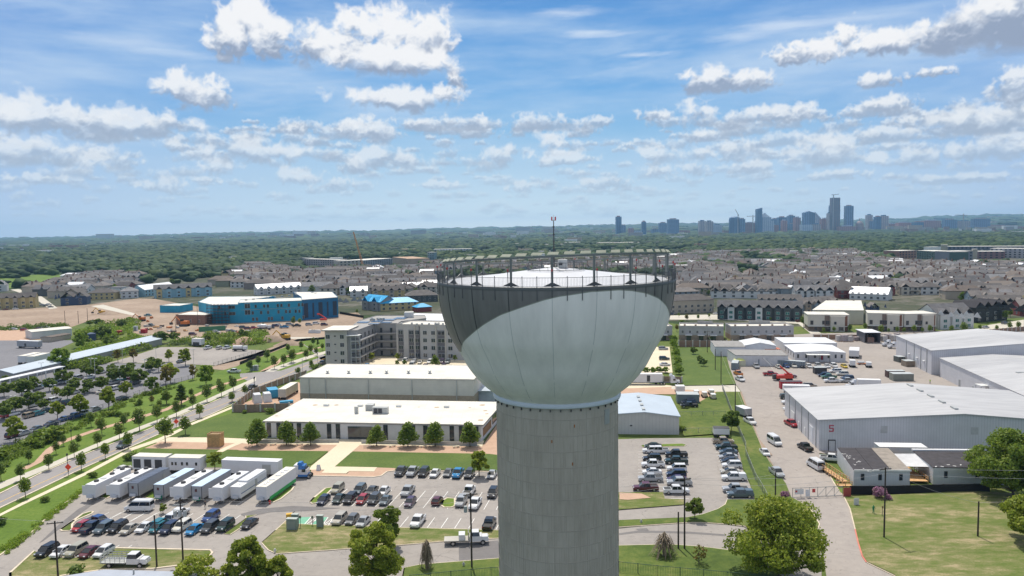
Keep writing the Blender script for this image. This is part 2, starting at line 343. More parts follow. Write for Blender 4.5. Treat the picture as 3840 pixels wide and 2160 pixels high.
GRAVEL=ground_mat('decomposed_granite',[(.35,(.42,.28,.20)),(.65,(.54,.37,.27))],.4,3.,mixf=.5)
ASPH=ground_mat('asphalt',[(.25,(.225,.205,.19)),(.45,(.30,.275,.255)),(.6,(.345,.315,.29)),(.78,(.40,.36,.33))],.045,.7,mixf=.42,crack=.8,fine=6.)
ASPHD=ground_mat('asphalt_dark',[(.3,(.16,.16,.175)),(.7,(.235,.23,.245))],.05,.8,mixf=.5,crack=.8,fine=6.)
YARD=ground_mat('yard_asphalt',[(.25,(.25,.225,.205)),(.5,(.33,.295,.27)),(.75,(.41,.365,.325))],.03,.5,mixf=.45,crack=.8,fine=6.)
ROAD=ground_mat('road_asphalt',[(.3,(.25,.235,.235)),(.7,(.33,.31,.305))],.05,.9,mixf=.5,crack=.8,fine=6.)
CONC=ground_mat('concrete',[(.3,(.45,.42,.36)),(.7,(.60,.56,.48))],.12,1.2,mixf=.5)
CREAM=ground_mat('cream_concrete',[(.3,(.60,.52,.38)),(.7,(.72,.63,.48))],.12,1.2,mixf=.5)
KERB=mat('kerb_concrete',(.62,.53,.41),.9,var=.15); REDK=mat('kerb_red',(.62,.20,.15),.8)
WLINE=mat('white_paint_line',(.78,.77,.74),.7,var=.1); YLINE=mat('yellow_paint_line',(.62,.40,.12),.7)
FAR=ground_mat('far_ground',[(.30,(.018,.036,.010)),(.5,(.030,.055,.014)),(.62,(.045,.075,.02)),(.72,(.12,.11,.06))],.0016,.02,mixf=.6)
NEIGH=ground_mat('neighbourhood_ground',[(.35,(.035,.055,.025)),(.5,(.07,.075,.045)),(.6,(.16,.145,.125)),(.75,(.27,.25,.22))],.012,.09,mixf=.5)
# ------------------------------------------------------------ terrain
def terrain():
    g=sheet('ground',[(-11500,-140),(11500,-140),(11500,16900),(-11500,16900)],-.25,FAR)
    n1,n2=260,150; xs=np.linspace(-9500,9800,n1); ys=2300*(16300/2300)**np.linspace(0,1,n2)
    Xs,Ys=np.meshgrid(xs,ys); sx=1920+FPX*Xs/Ys
    tab=[(-3000,4),(0,-6),(300,-5),(600,-1),(880,4),(1100,1),(1400,4),(1700,7),(2200,9),(2500,11),(2800,13),(3000,14),(3300,18),(3500,24),(3840,28),(6000,20)]
    ep=np.interp(sx,[t[0] for t in tab],[t[1] for t in tab])
    top=np.maximum(12,58+ep/FPX*Ys); t=np.clip((Ys-2600)/(14500-2600),0,1)
    rid=np.zeros_like(Xs)
    for k in range(26):
        fx=10**RNG.uniform(-3.7,-2.7); fy=10**RNG.uniform(-3.7,-2.8); rid+=np.sin(Xs*fx*6.28*RNG.choice([-1,1])+Ys*fy*6.28+RNG.uniform(0,6.28))*(.0008/ max(fx,fy))**.7
    rid=rid/rid.std()
    Z=top*(t**1.25)*(1+0.10*rid)+6*rid*np.clip((Ys-2400)/1500,0,1)*(1-t*.6)-1.
    Z=np.minimum(Z,top+2); Z=np.where((Ys>5000)&(Ys<6800)&(sx>2200),np.minimum(Z,12),Z); Z[0,:]=-2; Z=np.maximum(Z,-1.0)
    v=np.stack([Xs.ravel(),Ys.ravel(),Z.ravel()],1); fs=[]
    idx=np.arange(n1*n2).reshape(n2,n1); f=np.stack([idx[:-1,:-1],idx[:-1,1:],idx[1:,1:],idx[1:,:-1]],-1).reshape(-1,4)
    me=bpy.data.meshes.new('hills'); me.from_pydata(v.tolist(),[],f.tolist()); me.materials.append(FARHILL); me.polygons.foreach_set('use_smooth',[True]*len(f)); o=link('hills',me); o['kind']='structure'
FARHILL=ground_mat('far_hills',[(.32,(.008,.022,.010)),(.5,(.016,.036,.014)),(.60,(.026,.050,.018)),(.68,(.10,.085,.06)),(.76,(.30,.27,.24))],.0022,.012,mixf=.55)
terrain()
# ------------------------------------------------------------ surfaces
KB=MB()
def ds(name,pts,z,m,kerbed=False): 
    P=[G(c,u,v) for c,u,v in pts]; o=sheet(name,P,z,m)
    if kerbed: kerb(KB,P,KERB,.42,closed=True)
    return o
def Q(c,*pts): return [(c,u,v) for u,v in pts]
# broad zones
ds('neighbourhood_ground',[('F1',-900,820),('F1',240,590),('F1',560,500),('F1',1500,470),('F2',200,395),('F2',1900,440),('F4',700,640),('F4',1300,590),('F5',800,640),('F5',2900,690),('F5',2900,1160),('F5',2484,1370),('F5',1600,1420),('F4',700,1300),('F2',1950,850),('F2',970,860),('F1',1340,700),('F1',400,850)],-.16,NEIGH)
ds('grass',[('L1',-700,1600),('M1',-700,1500),('M1',-900,150),('M1',800,30),('M2',300,60),('M2',2000,200),('M3',0,60),('M3',1240,230),('M3',2484,160),('M4',2700,100),('L4',3200,700),('L4',3200,1600)],-.12,GRASS)
# construction earth
ds('bare_ground',[('F1',-700,990),('F1',-700,840),('F1',0,812),('F1',870,755),('F1',1340,695),('F1',1500,700),('F2',300,900),('F2',1140,830),('F2',1200,880),('F2',1160,950),('F2',800,1075),('F2',480,1110),('F2',-600,1130),('F1',1700,1070),('F1',1400,1060),('F1',900,900),('F1',700,970),('F1',0,970)],-.08,DIRT)
ds('sandy_ground',Q('M1',(-500,215),(-500,100),(340,95),(420,190)),-.07,GRAVEL)
ds('industrial_yard',Q('M1',(-700,560),(-700,200),(760,195),(450,330),(150,480),(0,545)),-.06,ASPHD)
ds('dirt_track',[('M1',1990,470),('M1',2484,320),('M2',560,170),('M2',600,215),('M2',0,430),('M1',2250,490)],-.05,DIRT)
ds('upper_car_park',Q('M1',(1040,418),(1250,360),(1560,262),(1860,262),(2600,295),(2600,330),(2100,440),(1900,432),(1350,415)),-.05,ASPH)
ds('tree_car_park',Q('M1',(-700,1500),(-700,740),(0,580),(640,470),(1040,418),(1740,425),(1900,440),(1880,560),(1560,650),(1300,745),(1000,865),(720,965),(380,1110),(0,1262)),-.04,ASPHD)
ds('construction_road',[('F1',880,770),('F1',1000,755),('F1',1340,850),('F1',1280,860)],-.04,CONC)
ds('white_field_road',[('M2',480,165),('M2',820,165),('M2',820,185),('M2',470,182)],-.04,CONC)
# boulevard
ds('verge',[('L1',-700,1300),('L1',-700,850),('M1',0,1262),('M1',380,1110),('M1',720,965),('M1',1000,865),('M1',1300,745),('M1',1560,650),('M1',1900,560),('M2',0,440),('M2',560,215),('M2',830,170),('M2',830,440),('M2',580,560),('M2',0,790),('M1',2270,830),('M1',2270,900),('M1',1700,1449),('L1',800,630),('L1',290,1045),('L1',0,1255)],-.02,VERGE)
ds('boulevard',[('L1',-700,1130),('L1',-700,960),('L1',0,650),('L1',400,450),('L1',860,255),('L1',1290,90),('M1',1490,1035),('M1',1700,955),('M1',2080,790),('M2',0,655),('M2',110,610),('M2',0,550),('M2',0,520),('M2',250,500),('M2',400,490),('M2',830,345),('F1',2900,1120),('F1',3000,1180),('M2',830,430),('M2',650,500),('M2',380,610),('M2',0,765),('M1',2040,920),('M1',1550,1105),('L1',1180,238),('L1',720,445),('L1',390,605),('L1',0,790)],.0,ROAD)
ds('cycle_path',[('L1',-700,880),('L1',0,545),('L1',560,325),('L1',930,165),('L1',1350,0),('M1',1700,905),('M1',2484,555),('M1',2484,590),('M1',1720,935),('L1',1440,0),('L1',930,205),('L1',560,370),('L1',0,605),('L1',-700,940)],.01,CONC)
ds('cycle_path_upper',Q('M2',(200,500),(640,355),(830,300),(830,325),(640,385),(380,480),(330,500)),.01,CONC)
ds('sidewalk',[('L1',-700,1200),('L1',0,845),('L1',240,722),('L1',830,440),('L1',1270,205),('L1',1520,120),('M1',1680,1085),('M1',1860,998),('M1',2260,835),('M1',2270,852),('M1',1860,1020),('M1',1700,1105),('L1',1530,148),('L1',1290,228),('L1',840,465),('L1',240,750),('L1',0,868),('L1',-700,1225)],.01,CREAM)
ds('gravel_trail',[('M1',180,1449),('M1',330,1380),('M1',440,1260),('M1',560,1180),('M1',900,1065),('M1',1260,960),('M1',1600,860),('M1',1850,740),('M1',2080,640),('M1',2400,550),('M1',2400,562),('M1',2100,655),('M1',1870,755),('M1',1630,875),('M1',1290,975),('M1',920,1082),('M1',600,1200),('M1',500,1290),('M1',400,1380),('M1',260,1449)],.01,GRAVEL)
ds('gravel_trail_upper',Q('M2',(190,500),(340,420),(390,370),(480,335),(560,320),(800,255),(800,262),(580,330),(500,345),(410,385),(370,430),(240,500)),.01,GRAVEL)
def line(c,pts,w,m,z=.02,name='road_line'): strip(name,GL(c,pts),w,z,m)
for a in ((4,),): line('L1',[(-300,870),(0,733),(400,545),(860,340),(1250,170),(1500,45)],.25,YLINE)
line('M1',[(1500,1080),(1760,960),(2080,850),(2484,695)],.25,YLINE); line('M2',[(0,695),(380,565),(640,440),(820,375)],.3,YLINE)
for c,pts in (('L1',[(-700,955),(0,650),(400,450),(860,255),(1290,90),(1490,5)]),('L1',[(-700,1135),(0,790),(390,605),(720,445),(1180,238),(1540,75)]),('M1',[(1490,1035),(1700,955),(2080,790),(2380,660)]),('M1',[(1540,1105),(2040,920),(2260,820)])): kerb(KB,GL(c,pts),KERB,.45)
# campus: lawns, paths
ds('campus_lawn',[('M1',1700,1105),('M1',1860,1020),('M1',2270,900),('M2',130,900),('M2',560,900),('M2',210,1000),('M2',210,1160),('M2',0,1150),('M1',2100,1140),('M1',1640,1135)],.02,LAWN)
ds('plaza_path',[('M1',1640,1138),('M1',2100,1140),('M2',60,1150),('M2',2370,1170),('M2',2350,1228),('M2',0,1200),('M1',2400,1198),('M1',1600,1190),('L1',1510,158)],.02,CREAM)
ds('gravel_bed',[('M1',1560,1180),('M1',2400,1198),('M2',0,1200),('M2',2350,1228),('M2',2500,1000),('M2',2600,900),('M2',2600,1449),('M2',2430,1310),('M2',0,1266),('M1',2300,1260),('M1',1400,1245)],.03,GRAVEL)
ds('front_lawn',[('M1',1400,1245),('M1',2300,1262),('M2',0,1266),('M2',860,1273),('M2',690,1400),('M1',2700,1449),('L1',2484,395),('L1',1280,400),('L1',1170,370)],.04,LAWN)
ds('front_lawn_right',[('M2',1095,1276),('M2',2250,1296),('M2',2420,1300),('M2',2600,1320),('L2',2600,430),('L2',1520,412),('L2',920,385)],.04,LAWN)
ds('entrance_walk',[('M2',960,1200),('M2',1180,1200),('L2',920,388),('L2',1330,395),('L2',1300,436),('L2',1060,432),('L2',1030,455),('L2',790,450),('L2',820,420),('L2',670,420),('L2',690,385)],.05,CREAM)
ds('brick_apron',[('L2',690,420),('L2',820,425),('L2',790,452),('L2',1040,458),('L2',1060,434),('L2',1300,438),('L2',1330,397),('L2',1510,404),('L2',1500,425),('L2',1420,436),('L2',1370,475),('L2',1300,488),('L2',690,475)],.045,GRAVEL)
line('M1',[(2130,1280),(2230,1230),(2330,1190)],2.,CREAM,.06,'side_path')
kerb(KB,GL('L2',[(690,477),(1300,490),(1370,478),(1425,438),(1500,428),(2600,440)]),KERB,.4)
# near car parks and streets
ds('car_park',[('L1',-700,1620),('L1',0,1250),('L1',290,1045),('L1',420,920),('L1',560,800),('L1',790,625),('L1',1000,490),('L1',1140,405),('L1',1200,368),('L1',1285,368),('L1',2484,400),('L2',690,475),('L2',1300,488),('L2',1370,475),('L2',1425,436),('L2',1500,425),('L2',2700,440),('L3',-300,640),('L3',200,640),('L3',645,700),('L3',845,705),('L3',845,770),('L3',210,826),('L2',2650,1000),('L2',2650,1500),('L2',2500,1700),('L1',1500,1900),('L1',-700,1900)],.0,ASPH)
kerb(KB,GL('L1',[(-700,1620),(0,1250),(290,1045),(420,920),(560,800),(790,625),(1000,490),(1140,405)]),KERB,.4)
ds('lot_right',[('L3',100,130),('L3',205,122),('L3',500,112),('L3',1120,108),('L3',1300,150),('L3',1380,260),('L3',1420,440),('L3',1480,560),('L3',1530,710),('L3',1255,710),('L3',1235,755),('L3',1165,800),('L3',1020,850),('L3',870,882),('L3',210,917),('L3',-300,940),('L3',-300,640)],.005,ASPH)
ds('street',[('L2',1560,1190),('L2',2600,1095),('L3',210,990),('L3',470,965),('L3',850,940),('L3',1000,938),('L3',1260,955),('L3',1600,1000),('L3',2000,1100),('L4',520,1100),('L4',520,1500),('L4',300,1600),('L3',1900,1500),('L3',1500,1270),('L3',1000,1165),('L3',700,1143),('L3',210,1155),('L2',2500,1280),('L2',1600,1360),('L2',400,1600),('L2',0,1500),('L2',300,1260),('L2',380,1245),('L2',1000,1195)],.008,ASPH)
GB=[('bottom_verge',[('L1',110,1600),('L1',100,1420),('L1',330,1210),('L1',560,1270),('L1',920,1270),('L1',1130,1180),('L1',2040,1200),('L1',2060,1225),('L1',1980,1320),('L1',1480,1380),('L1',1000,1390),('L1',600,1449),('L1',300,1600)],DRY),
 ('island_left',Q('L1',(590,1000),(720,910),(800,850),(880,825),(905,828),(890,845),(740,910),(700,950),(700,1010),(600,1015)),GRASS),
 ('island_trailer',Q('L1',(970,690),(1050,625),(1110,600),(1160,640),(1050,690),(1030,700)),VERGE),
 ('island_trailer_b',Q('L1',(1390,690),(1480,625),(1520,640),(1500,700)),VERGE),
 ('island_green_trailer',Q('L2',(290,725),(380,660),(480,575),(525,585),(500,620),(400,700),(320,738)),VERGE),
 ('island_mid',Q('L2',(680,735),(720,690),(830,600),(900,590),(890,610),(820,680),(760,740),(700,750)),VERGE),
 ('island_small',Q('L2',(1955,765),(1975,715),(2010,695),(2085,700),(2085,770),(2050,785),(1980,785)),VERGE),
 ('island_lower',[('L1',2180,1045),('L1',2400,890),('L1',2484,860),('L2',60,870),('L1',2400,940),('L1',2230,1050)],GRASS),
 ('corner_lawn',[('L2',215,1130),('L2',350,1010),('L2',480,890),('L2',560,950),('L2',860,965),('L2',900,962),('L2',1150,968),('L2',1540,985),('L2',2300,1005),('L2',2600,1015),('L2',2600,1080),('L2',1980,1115),('L2',1560,1150),('L2',1000,1190),('L2',360,1235),('L2',280,1200)],DRY),
 ('tower_lawn',[('L2',1560,1600),('L2',1600,1375),('L2',1750,1345),('L2',2500,1285),('L3',210,1160),('L3',700,1148),('L3',1000,1170),('L3',1330,1210),('L3',1500,1280),('L3',1900,1520),('L3',1900,1900),('L2',1560,1900)],GRASS),
 ('lot_island_right',Q('L3',(430,190),(450,180),(820,170),(860,180),(840,192),(440,200)),VERGE),
 ('lawn_patch',[('L3',100,645),('L3',635,642),('L3',655,705),('L3',840,712),('L3',840,762),('L3',210,812),('L3',60,820)],DRY),
 ('street_verge',[('L3',100,920),('L3',865,888),('L3',1020,858),('L3',1170,806),('L3',1245,760),('L3',1262,715),('L3',1540,715),('L3',1640,725),('L3',1880,690),('L3',2050,780),('L3',2150,950),('L3',2100,1100),('L3',1900,1040),('L3',1600,990),('L3',1260,948),('L3',1000,932),('L3',850,934),('L3',100,985)],GRASS),
 ('grass_strip',[('M3',1380,830),('M3',1560,1290),('L3',1610,260),('L3',1830,560),('L3',1880,690),('L3',1640,725),('L3',1530,700),('L3',1480,545),('L3',1420,420),('L3',1370,240),('L3',1310,140),('M3',1300,1230),('M3',840,1260),('M3',800,1050),('M3',960,950),('M3',1160,830)],GRASS),
 ('green_field',Q('M3',(830,770),(820,680),(790,400),(1230,395),(1280,590),(1345,755),(1200,765)),LAWN),
 ('gate_verge',[('L4',590,450),('L4',700,540),('L4',790,600),('L4',740,670),('L4',700,640),('L4',640,540)],VERGE),
 ('dry_lawn',[('L4',745,690),('L4',2000,630),('L4',2900,700),('L4',2900,1700),('L4',1400,1700),('L4',1230,1449),('L4',960,1320),('L4',920,1260),('L4',880,1130),('L4',850,1000),('L4',800,800)],DRY)]
for i,(n,p,m) in enumerate(GB):
    P=[G(*t) for t in p]; sheet(n,P,.06+.012*i,m)
    if n not in ('green_field','gate_verge','dry_lawn','grass_strip','lawn_patch'): kerb(KB,P,KERB,.42,closed=True)
kerb(KB,GL('L4',[(745,690),(800,800),(850,1000)]),KERB,.4); kerb(KB,GL('L4',[(850,1000),(880,1130),(920,1260),(960,1320)]),REDK,.4); kerb(KB,GL('L4',[(960,1320),(1230,1449),(1500,1560)]),KERB,.4); kerb(KB,GL('L4',[(590,450),(640,545),(745,690)]),KERB,.4)
ds('yard',[('M3',1230,455),('M3',1275,600),('M3',1345,755),('M3',1400,830),('M3',1560,1290),('L3',1610,260),('L3',1690,360),('L3',1830,560),('L3',1885,690),('L3',2050,780),('L4',520,1110),('L4',600,1700),('L4',1400,1700),('L4',1230,1449),('L4',960,1320),('L4',920,1260),('L4',880,1130),('L4',850,1000),('L4',800,800),('L4',740,680),('L4',590,450),('M4',495,1420),('M4',1200,1500),('M4',3000,1400),('M4',3000,240),('M4',1900,230),('M4',440,260),('M4',-100,290),('M3',1300,400)],.012,YARD)
ds('gravel_yard',Q('M3',(100,800),(760,775),(1200,830),(1160,850),(1100,950),(960,945),(780,850),(100,850)),.018,GRAVEL)
ds('service_lane',Q('M3',(720,770),(1345,762),(1390,825),(1200,828),(760,800),(720,800)),.026,CONC)
ds('apartment_car_park',[('M2',830,440),('M2',1150,380),('M2',1320,350),('M2',2300,390),('M3',560,390),('M3',700,390),('M3',730,640),('M3',420,640),('M2',2250,470),('M2',830,470)],.0,CREAM)
ds('depot_ground',[('M2',0,820),('M2',560,600),('M2',600,620),('M2',590,780),('M2',480,830)],.0,GRAVEL)
ds('depot_ground_right',[('M2',2250,800),('M2',2300,600),('M3',100,700),('M3',760,770),('M3',760,800),('M3',-300,850)],.0,CREAM)
ds('townhouse_street',[('F4',690,1290),('F4',1200,1290),('F4',1950,1330),('F4',2100,1449),('F4',2200,1440),('F4',2000,1310),('F4',1150,1240),('F4',690,1250)],.0,CONC)
ds('hill_street',[('F5',2484,1290),('F5',2150,1340),('F5',1950,1410),('F5',2100,1420),('F5',2484,1380)],.0,CONC)
ds('street_left',[('F1',340,650),('F1',410,680),('F1',560,790),('F1',480,800),('F1',330,690),('F1',100,610),('F1',180,605)],.0,CONC)
ds('park_meadow',Q('F1',(-300,520),(460,455),(620,470),(600,500),(200,590),(-300,620)),-.1,VERGE)
ds('park_meadow_b',Q('F1',(1000,480),(1600,455),(1700,470),(1100,500)),-.1,VERGE)
ds('orange_soil',Q('F1',(-200,690),(0,660),(320,655),(350,680),(0,720)),-.1,DIRT)
sheet('worn_dirt',GL('M3',[(1385,835),(1400,830),(1570,1290),(1700,1449)])+GL('L3',[(1640,270),(1760,470),(1830,590),(1700,500),(1590,330),(1500,60)]),.20,DIRT); sheet('worn_dirt',GL('L3',[(215,650),(430,660),(520,700),(300,720),(215,715)]),.26,GRAVEL)
KB.build('kerb')['kind']='structure'
# parking bay lines
def bays(c,a,b,n,L,ang=-.175,skip=()):
    p=G(c,*a); q=G(c,*b); mb=MB()
    for i in range(n+1):
        if i in skip: continue
        t=p.lerp(q,i/n); d=Vector((-math.sin(ang),math.cos(ang))); e=(t.x+d.x*L,t.y+d.y*L); L_,R_=offset_line([(t.x,t.y),e],.14)
        v=[(x,y,.035) for x,y in (L_[0],R_[0],R_[1],L_[1])]; mb.add(v,[(0,1,2,3)],WLINE)
    o=mb.build('bay_lines'); o['kind']='structure'
bays('L1',(345,1262),(1100,1262),6,5.4); bays('L1',(700,1022),(2200,1045),12,11.); bays('L1',(1000,715),(2484,775),8,11.)
bays('L2',(745,762),(2484,810),15,11.); bays('L2',(905,955),(2484,1000),12,5.6); bays('L2',(1500,500),(2484,520),9,5.4); bays('L1',(1040,912),(1500,930),4,6.)
bays('L3',(640,700),(600,240),14,5.6,ang=math.pi/2-.05); bays('L3',(640,700),(600,240),14,5.6,ang=-math.pi/2-.05); bays('L3',(1255,700),(1130,170),16,5.4,ang=-math.pi/2-.05)
bays('M3',(1700,600),(2420,600),10,5.); bays('M3',(600,390),(600,580),6,5.4,ang=-math.pi/2)
# accessible bays in green paint
GP=mat('green_bay_paint',(.16,.40,.27),.8)
ds('green_bay',Q('L2',(560,880),(690,877),(640,948),(555,950)),.03,GP); ds('green_bay_b',Q('L2',(760,880),(850,880),(790,950),(700,948)),.03,GP)
for a in ((690,877,625,950),(755,877,690,950),(855,880,800,960),(905,882,855,965),(700,935,760,890),(650,945,735,885),(815,950,895,895),(805,965,900,920)): line('L2',[(a[0],a[1]),(a[2],a[3])],.18,WLINE,.045,'bay_line')
# ------------------------------------------------------------ shared bits for buildings
GLASS=mat('window_glass',(.035,.045,.055),.08,var=.3,spec=.8); GLASSG=mat('green_glass',(.03,.16,.15),.08,spec=.8); FRAME=mat('white_frame',(.70,.70,.68),.5); DFRAME=mat('dark_frame',(.06,.06,.065),.5)
ROOFW=stripes_mat('white_roof_membrane',(.66,.63,.565),(.57,.54,.48),0,3.1,.035,rough=.85,var=.14,scale=.16,axis2=1,period2=9.); ROOFW2=mat('bright_metal_roof',(.70,.70,.71),.45,var=.04); ROOFG=mat('grey_roof_membrane',(.33,.315,.30),.9)
METALG=mat('galvanised_metal',(.42,.43,.42),.5,metal=.4); DARK=mat('dark_metal',(.045,.045,.05),.6); BLACK=mat('black_rubber',(.02,.02,.02),.8)
STONE=mat('tan_stone',(.33,.25,.19),.9,var=.2,scale=2); BRICK=mat('red_brown_brick',(.25,.14,.10),.9,var=.2,scale=2); WOOD=mat('raw_timber',(.55,.33,.15),.8,var=.25,scale=1.5); WOODF=stripes_mat('cedar_fence',(.27,.165,.115),(.15,.09,.06),'xy',.5,.14)
CORR=stripes_mat('corrugated_white',(.56,.555,.58),(.47,.47,.49),'xy',.6,.18,rough=.5); RIBROOF=ground_mat('ribbed_metal_roof',[(.3,(.33,.33,.345)),(.5,(.44,.44,.45)),(.70,(.54,.54,.55))],.05,.35,rough=.6,streak=(.25,1.6,1)); RIBROOF2=mat('pale_blue_metal_roof',(.46,.52,.58),.4,var=.07,scale=.15)
def wlink(mb,name,parent=None,smooth=False):
    o=mb.build(name,parent,smooth)
    if parent: o.location=-parent.location
    return o
def rectp(p,q,depth):
    """footprint from the front edge p->q going back by depth"""
    d=Vector((q[0]-p[0],q[1]-p[1])); d.normalize(); n=Vector((-d.y,d.x)); return [(p[0],p[1]),(q[0],q[1]),(q[0]+n.x*depth,q[1]+n.y*depth),(p[0]+n.x*depth,p[1]+n.y*depth)]
def grow(poly,w):
    c=Vector((sum(p[0] for p in poly)/len(poly),sum(p[1] for p in poly)/len(poly))); out=[]
    for p in poly:
        d=Vector((p[0],p[1]))-c; l=d.length; out.append((c.x+d.x*(l+w*1.3)/l,c.y+d.y*(l+w*1.3)/l))
    return out
WM={}
def pane(w,h,glass=None,frame=None,cross=True):
    glass=glass or GLASS; frame=frame or FRAME; k=(round(w,2),round(h,2),glass.name,frame.name,cross)
    if k not in WM:
        mb=MB(); mb.box((0,0,0),(w,.10,h),frame); mb.box((0,-.05,.07),(w-.16,.06,h-.14),glass)
        if cross and w>1: mb.box((0,-.07,.07),(.08,.06,h-.14),frame)
        WM[k]=mb.mesh('window')
    return WM[k]
def win(parent,p,q,t,z,w,h,name='window',**k):
    """window on the wall p->q (left to right seen from outside) at fraction t"""
    d=Vector((q[0]-p[0],q[1]-p[1])); L=d.length; d.normalize(); x=p[0]+d.x*L*t+d.y*.05; y=p[1]+d.y*L*t-d.x*.05
    o=link(name,pane(w,h,**k),parent,(x-parent.location.x,y-parent.location.y,z),math.atan2(d.y,d.x)); return o
def block(name,label,cat,poly,h,wall,roof,over=0.,par=0.,z0=0.,group=None,root=None,slab=.3,band=None):
    c=Vector((sum(p[0] for p in poly)/len(poly),sum(p[1] for p in poly)/len(poly),0)); r=root or thing(name,label,cat,c,0,group)
    w=MB(); w.prism(poly,z0-.3,z0+h,wall)
    if band: w.prism(grow(poly,.06),z0-.25,z0+band[0],band[1])
    wlink(w,'wall',r); rf=MB(); P=grow(poly,over) if over else poly
    rf.prism(grow(P,.05),z0+h+.004,z0+h+slab,roof if not over else mat('roof_edge',(.30,.29,.28),.7),roof)
    if par:
        n=len(P); A=sum(P[i][0]*P[(i+1)%n][1]-P[(i+1)%n][0]*P[i][1] for i in range(n))
        kerb_pts=list(P)+[P[0],P[1]]; L,R=offset_line(kerb_pts,.35); k=len(kerb_pts)
        vs=[(x,y,z0+h+.1) for x,y in L]+[(x,y,z0+h+slab+par) for x,y in L]+[(x,y,z0+h+slab+par) for x,y in R]+[(x,y,z0+h+.1) for x,y in R]; fs=[]
        for i in range(k-1):
            for a in range(3): fs.append((a*k+i,a*k+i+1,(a+1)*k+i+1,(a+1)*k+i))
        rf.add(vs,fs,wall)
    wlink(rf,'roof',r); return r
def gable_block(name,label,cat,p,q,depth,h,rise,wall,roof,along=True,over=.4,root=None,rpos=.5,group=None,z0=0.):
    """front wall p->q; along=True puts the ridge parallel to the front"""
    P=rectp(p,q,depth); c=Vector((sum(a[0] for a in P)/4,sum(a[1] for a in P)/4,0)); r=root or thing(name,label,cat,c,0,group)
    a,b,c2,d=[Vector((x,y,0)) for x,y in P]; w=MB(); H=Vector((0,0,z0+h)); T=Vector((0,0,z0+h+rise)); B=Vector((0,0,z0-.3))
    if along: e0,e1=a.lerp(d,rpos),b.lerp(c2,rpos)
    else: e0,e1=a.lerp(b,rpos),d.lerp(c2,rpos)
    vs=[a+B,b+B,c2+B,d+B,a+H,b+H,c2+H,d+H,e0+T,e1+T]
    if along: fs=[(0,1,5,4),(2,3,7,6),(1,2,6,9,5),(3,0,4,8,7)]
    else: fs=[(0,1,5,8,4),(2,3,7,9,6),(1,2,6,5),(3,0,4,7)]
    w.add(vs,fs,wall); wlink(w,'wall',r)
    rf=MB(); u=(e1-e0).normalized(); th=Vector((0,0,.25))
    for s0,s1 in (((a,b),) if along else ((d,a),))+(((c2,d),) if along else ((b,c2),)):
        if along: ea,eb=(e0,e1) if (s0-a).length<.01 else (e1,e0)
        else: ea,eb=(e1,e0) if (s0-d).length<.01 else (e0,e1)
        sl=((s0-ea)); sl.z=-rise; sl.normalize()
        k=[s0+H+sl*over+(s0-s1).normalized()*over,s1+H+sl*over+(s1-s0).normalized()*over,eb+T+(s1-s0).normalized()*over,ea+T+(s0-s1).normalized()*over]
        lo=[v+Vector((0,0,.02)) for v in k]; hi=[v+th for v in k]
        rf.add(lo+hi,[(3,2,1,0),(4,5,6,7),(0,1,5,4),(1,2,6,5),(3,0,4,7)],roof)
    wlink(rf,'roof',r); return r
